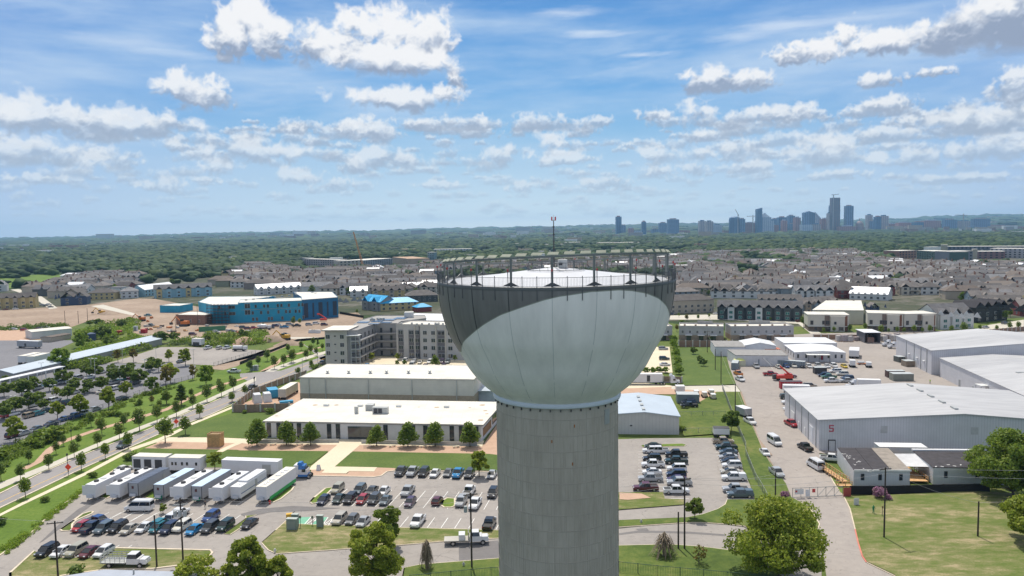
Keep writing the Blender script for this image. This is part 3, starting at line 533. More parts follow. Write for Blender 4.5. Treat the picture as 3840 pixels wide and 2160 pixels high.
# ------------------------------------------------------------ water tower
def tower():
    CX,CY=5.2,92.
    t=thing('water_tower','tall concrete water tower with grey and white steel bowl, the largest thing in the scene','water tower',(CX,CY,0))
    conc,nt,b=_new('tower_concrete'); MATS['tower_concrete']=conc
    f=noise(nt,.35,6,.65,stretch=(1,1,.5)); g=noise(nt,2.2,4,.6,stretch=(1.5,1.5,.15)); c=ramp(nt,mathn(nt,'ADD',mathn(nt,'MULTIPLY',f,.6),mathn(nt,'MULTIPLY',g,.4)),[(.3,(.35,.31,.245)),(.5,(.43,.385,.31)),(.7,(.50,.45,.37))])
    nt.links.new(c,b.inputs['Base Color']); b.inputs['Roughness'].default_value=.9
    J=mat('concrete_joint',(.385,.345,.28),.95); R=7.3
    sh=MB(); n=144; zs=[-.3]+[38.6-1.82*k for k in range(21,-1,-1)]+[40.2]; prof=[]
    for z in zs[:-1]: prof+=[(R,z),(R+.012,z+.05),(R+.012,z+.9)] if z>0 else [(R,z)]
    prof.append((R,40.2)); sh.lathe([(R,zs[0]),(R,40.3)],conc,n); o=sh.build('pedestal',t,True)
    jm=MB()
    for k in range(22):
        z=38.75-1.82*k; jm.lathe([(R-.02,z-.045),(R+.03,z-.03),(R+.03,z+.03),(R-.02,z+.045)],J,96)
    for k in range(12):
        a=math.radians(-90-6.6+30*k); jm.box((math.cos(a)*(R-.02),math.sin(a)*(R-.02),0),(.05,.14,40.1),J,a)
    jm.build('joint_lines',t)
    bl=MB(); JB=mat('board_mark',(.40,.358,.29),.95)
    for k in range(12):
        for m in range(1,14):
            a=math.radians(-90-6.6+30*k+30*m/14+random.uniform(-.5,.5)); z=38.75
            if math.sin(a)>.35: continue
            for j in range(13):
                if random.random()<.6: bl.box((math.cos(a)*(R-.02),math.sin(a)*(R-.02),z-1.75-1.82*j),(.075,.035,1.7),JB,a)
    bl.build('board_marks',t)
    RG=MB(); WM_=mat('tower_white_steel',(.60,.64,.66),.45,var=.04); RG.lathe([(7.2,40.05),(7.62,40.1),(7.66,40.2),(7.66,40.62),(7.5,40.72),(7.3,40.72)],WM_,128); RG.build('collar_ring',t,True)
    for k in range(40):
        a=2*math.pi*k/40
        if math.sin(a)>.3: continue
        MBk=MB().box((math.cos(a)*7.42,math.sin(a)*7.42,39.72),(.14,.10,.26),DARK,a); MBk.build('vent_bracket',t)
    a=math.radians(-90+48); MB().box((math.cos(a)*7.3,math.sin(a)*7.3,37.7),(.12,.9,1.7),METALG,a).build('louvre_vent',t)
    RU=mat('rust_stain',(.35,.13,.03),.9)
    for ad,z in ((12,37.9),(10,33.6),(-8,36.2)):
        a=math.radians(-90+ad); MB().box((math.cos(a)*7.3,math.sin(a)*7.3,z),(.05,.12,.34),RU,a).build('rust_spot',t)
    # bowl: radius by height, split along the painted curve
    PR=[(7.35,40.3),(7.6,40.72),(8.73,41.6),(9.9,42.9),(10.75,44.1),(11.5,45.6),(12.15,46.7),(12.72,47.7),(13.15,48.9),(13.45,49.9),(13.7,50.95),(13.9,52.3),(13.98,53.3),(14.0,54.0)]
    def rad(z): return float(np.interp(z,[p[1] for p in PR],[p[0] for p in PR]))
    CV=[(-180,44.5),(-130,44.6),(-100,45.2),(-69.4,46.2),(-58,47.6),(-47.2,48.84),(-37,50.15),(-27.8,51.23),(-17,52.15),(-7.9,52.87),(-1.6,53.22),(11.6,53.62),(24.2,53.68),(31.1,53.52),(39.8,53.13),(49.3,52.41),(57.9,51.5),(65.6,50.5),(80,48.9),(100,47.2),(130,45.8),(180,44.5)]
    N=240; light=MB(); dk=MB(); edge=MB()
    lm=mat('bowl_pale_paint',(.82,.785,.72),.55,var=.11,scale=.5,spec=.25,stretch=(1,1,.12)); dm=mat('bowl_grey_paint',(.165,.16,.15),.45,var=.2,scale=.9,stretch=(1,1,.1)); em=mat('bowl_edge_paint',(.30,.31,.25),.5)
    def strip_(mb,zf0,zf1,m,nz,dr=0.):
        vs=[];fs=[]
        for i in range(N):
            th=-180+360*i/N; A=math.radians(-90+th); z0,z1=zf0(th),zf1(th)
            for j in range(nz+1):
                z=z0+(z1-z0)*j/nz; r=rad(z)+dr; vs.append((r*math.cos(A),r*math.sin(A),z))
        for i in range(N):
            i2=(i+1)%N
            for j in range(nz): a=i*(nz+1)+j; b_=i2*(nz+1)+j; fs.append((a,b_,b_+1,a+1))
        mb.add(vs,fs,m)
    cv=lambda th: float(np.interp(th,[c[0] for c in CV],[c[1] for c in CV]))
    strip_(light,lambda th:40.4,cv,lm,22); light.build('bowl',t,True)
    strip_(dk,cv,lambda th:54.0,dm,16); dk.build('painted_band',t,True)
    strip_(edge,lambda th:cv(th)-.05,lambda th:cv(th)+.05,em,1,.012); edge.build('paint_edge',t,True)
    sm=mat('seam_dark',(.055,.06,.06),.5); 
    for k in range(19):
        th=-4.7+18.95*k; A=math.radians(-90+th); mb=MB(); s2=MB(); zz=cv(((th+180)%360)-180)
        def rib(mb,z0,z1,w,m,off):
            n_=14; vs=[];fs=[]
            for j in range(n_+1):
                z=z0+(z1-z0)*j/n_; r=rad(z)
                for s_,o_ in ((-w,-.02),(-w,off),(w,off),(w,-.02)): vs.append(((r+o_)*math.cos(A)-s_*math.sin(A),(r+o_)*math.sin(A)+s_*math.cos(A),z))
            for j in range(n_):
                for a in range(3): fs.append((j*4+a,j*4+a+1,j*4+5+a,j*4+4+a))
            mb.add(vs,fs,m)
        rib(mb,zz,54.1,.04,sm,.04); mb.build('seam_rib',t)
        rib(s2,40.9,zz,.028,mat('seam_pale',(.52,.52,.49),.5),.012); s2.build('seam',t)
    # roof deck
    rf=MB(); dkm=mat('deck_white',(.55,.56,.59),.5,var=.07,scale=.5); rf.lathe([(13.2,54.02),(8.5,54.5),(3.3,55.15),(.2,55.5)],dkm,64); rf.build('deck',t,True)
    rim=MB(); rim.lathe([(14.02,53.75),(14.06,54.02),(14.0,54.12),(13.5,54.12),(13.2,54.0)],mat('rim_steel',(.10,.105,.10),.5),128); rim.build('rim',t,True)
    # railing
    rl=MB(); rm=mat('railing_steel',(.11,.115,.12),.5,metal=.3)
    for z,w in ((55.1,.03),(54.22,.022)):
        for i in range(114):
            a=2*math.pi*i/114; b2=2*math.pi*(i+1)/114; rl.tube((13.98*math.cos(a),13.98*math.sin(a),z),(13.98*math.cos(b2),13.98*math.sin(b2),z),w,rm,4,caps=False)
    for i in range(570):
        a=2*math.pi*i/570; x,y=13.98*math.cos(a),13.98*math.sin(a); rl.tube((x,y,54.2),(x,y,55.1),.014,rm,3,caps=False)
    rl.build('railing',t)
    red=mat('red_lamp_lens',(.45,.03,.03),.3)
    for i in range(57):
        a=math.radians(-90-4.7+18.95*i/3); x,y=math.cos(a),math.sin(a); tall=i%3==0
        mb=MB(); mb.tube((14.0*x,14.0*y,52.75 if not tall else 53.9),(14.03*x,14.03*y,55.25 if not tall else 55.75),.045,rm,5); po=mb.build('railing_post',t)
        if tall: MB().box((14.03*x,14.03*y,55.74),(.16,.16,.24),red).build('marker_lamp',po)
    # raised ring of reflector panels, leaning slightly
    zr=lambda x,y:56.45+.026*x-.0615*(-y) if False else 56.45+.026*x-.0615*y
    RR=13.3; ring=MB(); gm=mat('ring_steel',(.17,.185,.175),.5,metal=.3)
    for i in range(76):
        a=2*math.pi*i/76; b2=2*math.pi*(i+1)/76; p=(RR*math.cos(a),RR*math.sin(a)); q=(RR*math.cos(b2),RR*math.sin(b2))
        vs=[]
        for x,y in (p,q):
            s=1-.18/RR
            for xx,yy in ((x,y),(x*s*.99,y*s*.99)):
                for dz in (-.10,.10): vs.append((xx,yy,zr(x,y)+dz))
        ring.add(vs,[(0,4,5,1),(2,3,7,6),(1,5,7,3),(0,2,6,4)],gm)
    ring.build('panel_ring',t)
    pm=mat('reflector_panel',(.38,.39,.30),.8,var=.1); pb=mat('reflector_back',(.22,.24,.19),.5)
    for i in range(50):
        a=math.radians(-90+3+7.2*i); x,y=RR*math.cos(a),RR*math.sin(a); z=zr(x,y)+.08; d=Vector((-math.sin(a),math.cos(a),0)); nrm=Vector((math.cos(a),math.sin(a),0))
        mb=MB(); c=Vector((x,y,z)); w=.56
        k=[c-d*(w+.05)+nrm*.12+Vector((0,0,.08)),c+d*(w-.05)+nrm*.12+Vector((0,0,.08)),c+d*(w+.06)-nrm*.12+Vector((0,0,.33)),c-d*(w-.12)-nrm*.12+Vector((0,0,.33))]
        mb.add(k+[v+Vector((0,0,.05))-nrm*.03 for v in k],[(0,1,2,3),(7,6,5,4),(0,4,5,1),(1,5,6,2),(2,6,7,3),(3,7,4,0)],pm)
        for s_ in (-.35,.35): mb.tube(c+d*s_,c+d*s_-nrm*.2+Vector((0,0,.36)),.035,pb,4)
        mb.build('reflector',t)
    for k in range(19):
        a=math.radians(-90-4.7+18.95*k); x,y=13.2*math.cos(a),13.2*math.sin(a); z1=zr(x,y)-.1; mb=MB(); mb.tube((x,y,54.1),(x,y,z1),.125,gm,8)
        d=Vector((-math.sin(a),math.cos(a),0)); 
        for s_ in (-1,1): mb.add([Vector((x,y,54.15))+d*s_*1.0,Vector((x,y,54.15)),Vector((x,y,54.6))]+[Vector((x*1.01,y*1.01,54.15))+d*s_*1.0,Vector((x*1.01,y*1.01,54.15)),Vector((x*1.01,y*1.01,54.6))],[(0,1,2),(5,4,3),(0,2,5,3),(0,3,4,1)],rm)
        mb.build('support_post',t)
    cr=MB()
    for z in (55.25,56.1):
        for i in range(40):
            a=2*math.pi*i/40; b2=2*math.pi*(i+1)/40; cr.tube((3.35*math.cos(a),3.35*math.sin(a),z),(3.35*math.cos(b2),3.35*math.sin(b2),z),.045,rm,4,caps=False)
    for i in range(20):
        a=2*math.pi*i/20; cr.tube((3.35*math.cos(a),3.35*math.sin(a),55.2),(3.35*math.cos(a),3.35*math.sin(a),56.1),.03,rm,4)
    cr.build('inner_railing',t); MB().box((.85,-.3,55.45),(1.05,1.05,.95),mat('hatch_grey',(.50,.50,.47),.6)).build('hatch_box',t)
    MB().box((.55,-.95,55.75),(.45,.08,.3),DARK).build('hatch_opening',t)
    ms=MB(); ms.tube((-.15,0,55.4),(-.15,0,61.0),.085,DARK,8,.05)
    for z in (57.6,58.5,59.3,60.2): ms.box((-.15,0,z),(.2,.2,.14),DARK)
    m_=ms.build('mast',t); lm2=MB(); lm2.box((-.15,0,61.0),(.5,.14,.1),METALG); lm2.box((-.36,0,61.05),(.16,.16,.42),red); lm2.box((.06,0,61.05),(.16,.16,.42),red); lm2.tube((-.15,0,61.1),(-.15,0,61.7),.03,METALG,4); lm2.build('beacon',m_)
tower()
# ------------------------------------------------------------ campus office in front, hall behind
WH=mat('painted_white_brick',(.60,.60,.61),.85,var=.06); WHS=stripes_mat('white_panel_wall',(.60,.60,.61),(.50,.50,.51),'xy',3.,.02)
def office():
    P=[(-73.4,224.5),(-9.4,216.2),(-4.0,244.5),(-69.6,254.)]
    r=block('office_building','long low white building with a flat cream roof behind a row of seven trees','building',P,4.6,WH,ROOFW,over=.5,slab=.4)
    for u in (273,370,495,573,870,957,1423,1690,1810,2065,2155,2300):
        q=G('M2',u,1150); t=(q.x+73.4)/64.; win(r,P[0],P[1],t,.1,1.3,4.3,glass=GLASS,frame=DFRAME)
    win(r,P[0],P[1],(G('M2',1175,1150).x+73.4)/64.,.1,7.4,3.7,name='entrance',frame=DFRAME)
    for k in range(7): win(r,P[1],P[2],.10+.055*k,.9,1.3,2.4,glass=mat('brown_louvre',(.34,.20,.10),.7),frame=DFRAME,name='louvre_panel')
    for k in range(5): win(r,P[1],P[2],.55+.08*k,1.2,2.0,2.6,frame=DFRAME)
    zr=5.0
    def unit(u,v,w,d,h,m,n='roof_unit'):
        q=G('M2',u,v,zr); mb=MB(); mb.box((q.x,q.y,zr+.02),(w,d,h),m,-.12); mb.box((q.x-.0,q.y,zr+h+.02),(w+.15,d+.15,.08),METALG,-.12); wlink(mb,n,r); return q
    unit(1265,870,2.3,2.6,1.7,METALG); q=unit(1365,905,4.6,1.8,1.9,METALG)
    for k in (-1.4,0,1.4): wlink(MB().box((q.x+k,q.y-.95+.17*k*-1*.12,zr+.25),(1.15,.06,1.4),DARK,-.12),'fan_grille',r)
    q=G('M2',1130,905,zr); wlink(MB().tube((q.x,q.y,zr),(q.x,q.y,zr+2.1),.62,METALG,12),'exhaust_stack',r)
    for u,v in ((838,832),(1168,838),(1540,842),(2005,848)): unit(u,v,1.5,1.2,.4,mat('skylight_white',(.75,.75,.74),.5),'skylight')
    for u,v in ((2350,825),(2380,880),(2230,850),(2335,972),(460,870),(355,930),(1735,845),(1910,848),(730,825),(935,825),(2395,910)):
        q=G('M2',u,v,zr); wlink(MB().lathe([(0.01,zr+.012),(random.uniform(.3,1.0),zr+.010)],mat('roof_stain',(.42,.31,.21),.9,var=.3),10,(q.x,q.y)),'roof_stain',r)
office()
def hall():
    P=[(-75.0,268.4),(-13.6,259.4),(-9.8,286.5),(-71.4,295.)]
    r=block('storage_hall','tall cream metal hall with tan stone base and six roof ventilators','building',P,9.2,stripes_mat('cream_siding',(.60,.565,.50),(.51,.48,.43),2,.55,.10),ROOFW,over=.15,par=.12,band=(3.9,mat('tan_block',(.36,.29,.22),.9,var=.15,scale=1.5)))
    for u in (650,815,1237,1667,2103):
        q=G('M2',u,600,8.5); t=(q.x+75)/61.4; y=268.4-9.*t; wlink(MB().box((q.x,y-.2,.2),(.28 if u>700 else .12,.22,9.0),METALG),'downpipe',r)
    for u in (850,1055,1265,1422,1635,1842):
        q=G('M2',u,520,9.5); wlink(MB().lathe([(.75,9.48),(.75,9.62),(.35,9.9),(.35,10.2),(.55,10.25),(.55,10.6),(.02,10.75)],METALG,12,(q.x,q.y)),'roof_ventilator',r)
hall()
def shed_r():
    r=gable_block('metal_shed','pale metal shed with low gabled roof right behind the concrete tower','building',(22.,223.4),(47.9,220.9),26.,5.2,1.2,stripes_mat('pale_metal_wall',(.52,.505,.475),(.45,.435,.41),'xy',.9,.12),RIBROOF2,along=False,rpos=.62)
    win(r,(22.,223.4),(47.9,220.9),.47,2.2,.9,.6,name='wall_vent')
    for k in range(4):
        q=Vector((38.0+1.2*k/3+.2,224.5+5.6*k)); wlink(MB().box((q.x,q.y,6.55),(.9,2.,.45),METALG,-.1),'ridge_vent',r)
shed_r()
# ------------------------------------------------------------ apartments behind the hall
BEI=mat('beige_stucco',(.50,.47,.415),.9,var=.05); GRY=stripes_mat('grey_lap_siding',(.32,.31,.305),(.25,.245,.24),2,.45,.12); DGRY=mat('dark_grey_panel',(.135,.13,.14),.8); LGR=mat('light_grey_stucco',(.46,.445,.425),.9,var=.05)
def apartments():
    r=thing('apartment_building','four-storey beige and grey apartment building with open corridors behind the hall','building',(-60,365,0))
    hh=15.4
    tw=[(-85.0,347.4),(-74.9,346.4),(-73.6,360.),(-83.6,361.)]; block('','','',tw,hh+.4,BEI,ROOFW,over=1.4,root=r,slab=.5)
    win_x=((.14,1.9),(.78,1.9))
    for f in range(4):
        z=1.+3.7*f
        for t,w in win_x:
            if not (f==0 and t<.5): win(r,tw[0],tw[1],t,z,w,1.9,frame=FRAME)
        win(r,tw[0],tw[1],.46,z+1.,.9,.5,frame=DFRAME)
    # corridor wing, back wall, right wing as one mass with floors
    wing=[(-74.9,347.),(-70.6,347.4),(-66.6,372.8),(-55.5,371.9),(-55.2,380),(-44,392),(-46,405),(-72,408),(-77,385)]
    block('','','',wing,hh,GRY,ROOFG,root=r,slab=.25,par=.25)
    rw=[(-55.2,364.0),(-14,353.4),(-9,368),(-50,379)]; block('','','',rw,hh+.2,LGR,ROOFW,root=r,slab=.3,par=.5)
    for k in range(1,4):
        z=3.7*k-.3; f=MB(); f.prism([(-73.0,345.9),(-69.0,346.2),(-65.2,371.4),(-56,370.5),(-56,372),(-66.8,372.9),(-70.7,347.3),(-73.,347.)],z,z+.5,mat('slab_edge',(.40,.39,.39),.8)); wlink(f,'corridor_floor',r)
        g=MB()
        for a,b in (((-69.1,346.3),(-65.3,371.3)),((-65.3,371.3),(-56.,370.6)),((-73.,345.95),(-69.1,346.2))):
            n=26
            for i in range(n+1):
                x=a[0]+(b[0]-a[0])*i/n; y=a[1]+(b[1]-a[1])*i/n; g.box((x,y,z+.5),(.05,.05,1.),DARK)
            g.tube((a[0],a[1],z+1.5),(b[0],b[1],z+1.5),.05,DARK,4)
        wlink(g,'balcony_railing',r)
        s=MB(); s.prism([(-73.,345.9),(-69.0,346.2),(-68.8,348.2),(-73.,348.)],z-1.7,z-1.55,DARK); wlink(s,'stair_landing',r)
    wlink(MB().prism([(-75.,344.9),(-69.2,345.2),(-68.7,349.),(-74.6,348.6)],hh-1.9,hh-1.6,mat('canopy_white',(.72,.72,.70),.6)),'stair_canopy',r)
    for x,y in ((-73.0,346.),(-70.9,346.),(-69.1,346.2)): wlink(MB().box((x,y,0),(.3,.3,13.4),METALG),'corridor_post',r)
    for f in range(4):
        z=3.7*f
        for t in (.2,.42,.64,.86):
            d=win(r,(-70.4,348.),(-66.7,372.),t,z+.3,1.1,2.2,name='door',frame=DFRAME,cross=False)
        for t in (.25,.7): win(r,(-66.4,372.6),(-55.6,371.7),t,z+.3,1.1,2.2,name='door',frame=DFRAME,cross=False)
    # right wing front: recessed dark bays with stacked windows
    a,b=rw[0],rw[1]; L=42.5
    for u,w,dark in ((1560,2.2,1),(1664,2.2,1),(1722,2.2,1),(1800,2.,0),(1880,2.,0),(1960,3.4,1),(2047,2.2,0)):
        q=G('M2',u,380); t=(q.x-a[0])/(b[0]-a[0])
        if dark:
            d=Vector((b[0]-a[0],b[1]-a[1])).normalized(); x=a[0]+d.x*L*t; y=a[1]+d.y*L*t; wlink(MB().box((x+d.y*.02,y-d.x*.02,.3),(w+.5,.12,13.4),DGRY,math.atan2(d.y,d.x)),'dark_panel',r)
        for f in range(4): win(r,(a[0]+.04,a[1]-.12),(b[0]+.04,b[1]-.12),t,.9+3.55*f,w,1.9)
    for u in (1700,1745,1905,2000):
        q=G('M2',u,380); t=(q.x-a[0])/(b[0]-a[0]); x=a[0]+(b[0]-a[0])*t; y=a[1]+(b[1]-a[1])*t; wlink(MB().box((x,y-.25,0),(.5 if u!=1745 else .2,.35,hh+.2),BEI if u!=1745 else DARK,-.25),'pilaster',r)
    sol=mat('solar_blue',(.06,.12,.22),.25,spec=.8)
    for u,v,w,d in ((1200,925,5,5),(1330,915,5,5),(1450,900,6,6),(1560,885,6,7),(1300,940,5,3),(1420,925,5,4)):
        q=G('F2',u,v,16); wlink(MB().box((q.x,q.y,hh+.35),(w,d,.25),sol,-.15),'solar_panel',r)
    for i in range(22):
        u=1250+random.uniform(0,150) if i<12 else 1560+random.uniform(0,430); v=895+random.uniform(-6,8) if i<12 else 940+random.uniform(-2,10); q=G('F2',u,v,16.4); wlink(MB().box((q.x,q.y,hh+.4),(.9,.9,1.1),METALG),'roof_unit',r)
    q=G('F2',1640,855,17); wlink(MB().box((q.x,q.y,hh+.3),(4.5,4,2.8),mat('plant_white',(.62,.61,.58),.7)),'plant_box',r)
    # white hipped hall behind
    block('event_hall','pale building with a bright white sloping roof behind the grey apartments','building',[(-82,431),(-25,419),(-15,462),(-60,478)],9.,BEI,ROOFW2)
apartments()
def hip(mb,P,z,rise,m,inset=.5,over=.6):
    """hipped roof on a 4-gon"""
    a,b,c,d=[Vector((p[0],p[1],z)) for p in grow(P,over)]
    if (b-a).length<(c-b).length: a,b,c,d=b,c,d,a
    h=(c-b).length/2; u=(b-a).normalized(); m1=(a+d)/2+u*h*inset*2*.9; m2=(b+c)/2-u*h*inset*2*.9; m1.z=m2.z=z+rise
    mb.add([a,b,c,d,m1,m2,*[v-Vector((0,0,.2)) for v in (a,b,c,d)]],[(0,1,5,4),(1,2,5),(2,3,4,5),(3,0,4),(6,7,1,0),(7,8,2,1),(8,9,3,2),(9,6,0,3),(9,8,7,6)],m)
# ------------------------------------------------------------ blue school under construction
def blue():
    r=thing('unfinished_school','three-storey bright blue building under construction with white roof','building',(-170,550,0)); B=mat('blue_weather_wrap',(.008,.27,.42),.6,var=.12,scale=.2); B2=mat('deep_blue_wrap',(.008,.13,.27),.6)
    h=13.2; f1=[(-185.6,521.5),(-145.,531.5),(-152,556),(-193,548)]; block('','','',f1,h,B,ROOFW,root=r,par=.2)
    f2=[(-145.,531.5),(-124.,548.5),(-140,600),(-172,606),(-152,556)]; block('','','',f2,h+.5,B2,ROOFW,root=r,par=.2)
    f3=[(-203,521.),(-185.6,521.5),(-193,548),(-180,585),(-232,590),(-222,545)]; block('','','',f3,h-1.,B,ROOFW,root=r,par=.2)
    a,b=f1[0],f1[1]; X0,X1=a[0],b[0]
    for u,rows in ((168,(2,)),(245,(2,)),(278,(2,1)),(368,(2,)),(400,(2,)),(468,(2,)),(560,(2,)),(592,(2,)),(140,(1,)),(215,(1,)),(372,(1,)),(440,(1,)),(475,(1,)),(528,(1,)),(562,(1,)),(142,(0,)),(176,(0,)),(283,(0,)),(310,(0,)),(405,(0,)),(510,(0,)),(597,(0,))):
        q=GY('F2',u,850,527); t=(q.x-X0)/(X1-X0)
        for k in rows: win(r,a,b,t,.9+4.35*k,1.5,2.3,frame=mat('pale_wrap_trim',(.35,.42,.45),.7),cross=False)
    for k in (1,2): win(r,a,b,(GY('F2',80,850,524).x-X0)/(X1-X0),.9+4.35*k,3.6,3.2)
    for u,k,w in ((2135,2,1.5),(2255,2,4.4),(2190,1,1.4),(2257,1,4.4),(2405,2,3),(2410,1,3),(2470,1,2)):
        q=GY('F1',u,850,522); t=(q.x+203)/17.4*.5+.0 if False else (q.x-(-203))/(-185.6+203); 
        if t<1.0: win(r,f3[0],f3[1],t,.9+4.35*k,w,2.2,frame=mat('pale_wrap_trim',(.35,.42,.45),.7),cross=w>2)
    wlink(MB().box((-165.3,526.3,8.6),(38,.06,.12),WOOD,.242),'flashing_strip',r)
    for i in range(5): win(r,f2[0],f2[1],.1+.2*i,1.5,1.2 if i%2 else 3.,10,name='glazed_bay',glass=mat('dark_bay',(.02,.035,.06),.4),frame=mat('navy_trim',(.01,.05,.12),.6))
    sc=MB(); SCM=mat('scaffold_brown',(.06,.045,.05),.8)
    for i in range(7):
        for j in range(2): sc.tube((-205+i*2.4,518.5-j*2,0),(-205+i*2.4,518.5-j*2,13.5),.12,SCM,4)
    for z in range(1,7): sc.box((-198,517.5,z*2.1),(15,2.2,.12),SCM)
    sf=wlink(sc,'scaffold',r)
    for i in range(13):
        q=G('F2',60+i*70,720-i*7,h) if i<8 else G('F2',560+random.uniform(-60,200),655+random.uniform(-8,8),h); wlink(MB().box((q.x,q.y,h+.3),(1.6,1.2,.9),METALG),'roof_unit',r)
    br=block('brick_annex','small red-brown brick building with flat cream roof left of the blue school','building',[(-227.,519.),(-205.5,514.),(-202.,534.),(-226.,540.)],6.,BRICK,ROOFW,par=.2)
    for t in (.2,.5,.8): win(br,(-227.,519.),(-205.5,514.),t,1.2,1.2,2.2)
    q=G('F1',1550,770,5); b3=block('blue_annex','low blue-walled flat annex behind the brick annex','building',[(q.x,q.y),(q.x+17,q.y-4),(q.x+20,q.y+14),(q.x+4,q.y+17)],5.,B,ROOFW,par=.15)
blue()
# ------------------------------------------------------------ right side warehouses
def wh5():
    A,Bp=(81.3,202.6),(147.,194.6); r=thing('warehouse','long white corrugated warehouse with a red number five on its end','warehouse',(115,222,0)); h=8.2; rise=2.1
    gable_block('','','',A,Bp,40.,h,rise,CORR,RIBROOF,along=False,over=.5,root=r,rpos=.545)
    d=Vector((Bp[0]-A[0],Bp[1]-A[1])).normalized(); n=Vector((-d.y,d.x))
    rz=math.atan2(d.y,d.x); RED=mat('faded_red_paint',(.48,.10,.13),.8)
    # the numeral: five strokes standing just proud of the wall
    cx=G('M4',625,1210,5.4); t=(cx.x-A[0])/d.x; o=Vector((A[0]+d.x*t,A[1]+d.y*t)); mb=MB()
    def st(x0,z0,w,hh): c=o+d*x0; mb.box((c.x+d.y*.03,c.y-d.x*.03,5.1+z0),(w,.05,hh),RED,rz)
    st(0,1.55,1.25,.33); st(-.46,.85,.33,.75); st(0,.80,1.1,.32); st(.44,.28,.36,.62); st(-.02,0,1.15,.33); st(-.5,.15,.26,.25)
    wlink(mb,'painted_number',r)
    mb=MB(); q=G('M4',622,1400); t=(q.x-A[0])/d.x; c=Vector((A[0]+d.x*t,A[1]+d.y*t)); mb.box((c.x,c.y-.02,0),(1.9,.14,3.0),DARK,rz); mb.box((c.x+.01,c.y-.1,.0),(1.5,.06,2.7),CORR,rz); wlink(mb,'door',r)
    for u in (1155,1980): q=GY('M4',u,1190,199.); t=(q.x-A[0])/d.x; c=Vector((A[0]+d.x*t,A[1]+d.y*t)); wlink(MB().box((c.x,c.y-.05,5.),(1.7,.08,1.9),mat('patch_grey',(.42,.42,.42),.8),rz),'wall_louvre',r)
    for k in range(5):
        rc=Vector(A)+d*((Vector(Bp)-Vector(A)).length*.545)+n*(5.5+7.6*k); wlink(MB().box((rc.x,rc.y,h+rise+.1),(.9,3.0,.55),METALG,rz),'ridge_vent',r)
    # side wall panels and doors facing the yard road
    for k,(s,w,hh) in enumerate(((8,3.6,4.6),(15,1.2,2.4),(22,1.2,2.4),(29,4,3.6))):
        c=Vector(A)+n*s; wlink(MB().box((c.x-.03,c.y,0),(.12,w,hh),FRAME if k!=0 else mat('door_pale',(.62,.63,.66),.6),rz),'side_door',r)
    for s in (3,11,18.5,26,33.5): c=Vector(A)+n*s; wlink(MB().box((c.x-.08,c.y,0),(.16,.2,h),METALG,rz),'downpipe',r)
wh5()
def big():
    r=gable_block('warehouse','big pale grey gabled warehouse at the far right of the yard','warehouse',(166.2,304.),(236.,292.),44.,9.5,3.2,CORR,RIBROOF,along=False,over=.3,rpos=.48)
    for s in (5,12,20,30): wlink(MB().box((166.2+s*.17-.1,304+s*.985,0),(.2,.3,9.4),METALG),'downpipe',r)
    for s in (8,16,26): wlink(MB().box((166.2+s*.17-.05,304+s*.985,4.),(1.,1.6,.3),FRAME),'door_canopy',r)
    r=gable_block('warehouse','pale warehouse with a long grey side wall and small red awning beside the yard','warehouse',(153.,219.),(215.,208.),82.,7.2,1.6,CORR,RIBROOF,along=False,over=.3,rpos=.3)
    nx,ny=.175,.985
    for s,w,h_ in ((62,1.4,2.6),(50,1.4,2.6),(36,5,4.5),(18,2,2),(12,2,1.6),(8,2,1.6)): wlink(MB().box((153+s*nx-.05,219+s*ny,1. if w==2 else 0),(.14,w,h_),GLASS if w==2 else METALG,.17),'side_opening',r)
    wlink(MB().box((153+40*nx-1.4,219+40*ny,5.0),(2.8,3.6,.3),FRAME),'canopy',r)
    for dy in (-1.5,1.5): wlink(MB().box((153+40*nx-2.6,219+40*ny+dy,0),(.15,.15,5.),METALG),'canopy_post',r)
    RED=mat('red_awning',(.60,.02,.07),.6); mb=MB(); x,y=153+5.*nx,219+5.*ny; mb.add([(x,y-1.6,2.9),(x,y+1.6,2.9),(x-1.3,y+1.6,2.2),(x-1.3,y-1.6,2.2),(x,y-1.6,2.2),(x,y+1.6,2.2)],[(0,1,2,3),(3,4,0),(1,5,2),(2,5,4,3)],RED); wlink(mb,'red_awning',r)
    for t in ((175,262),(183,262)): wlink(MB().box((t[0],t[1],8.4),(5,1.1,.35),METALG),'roof_vent',r)
big()
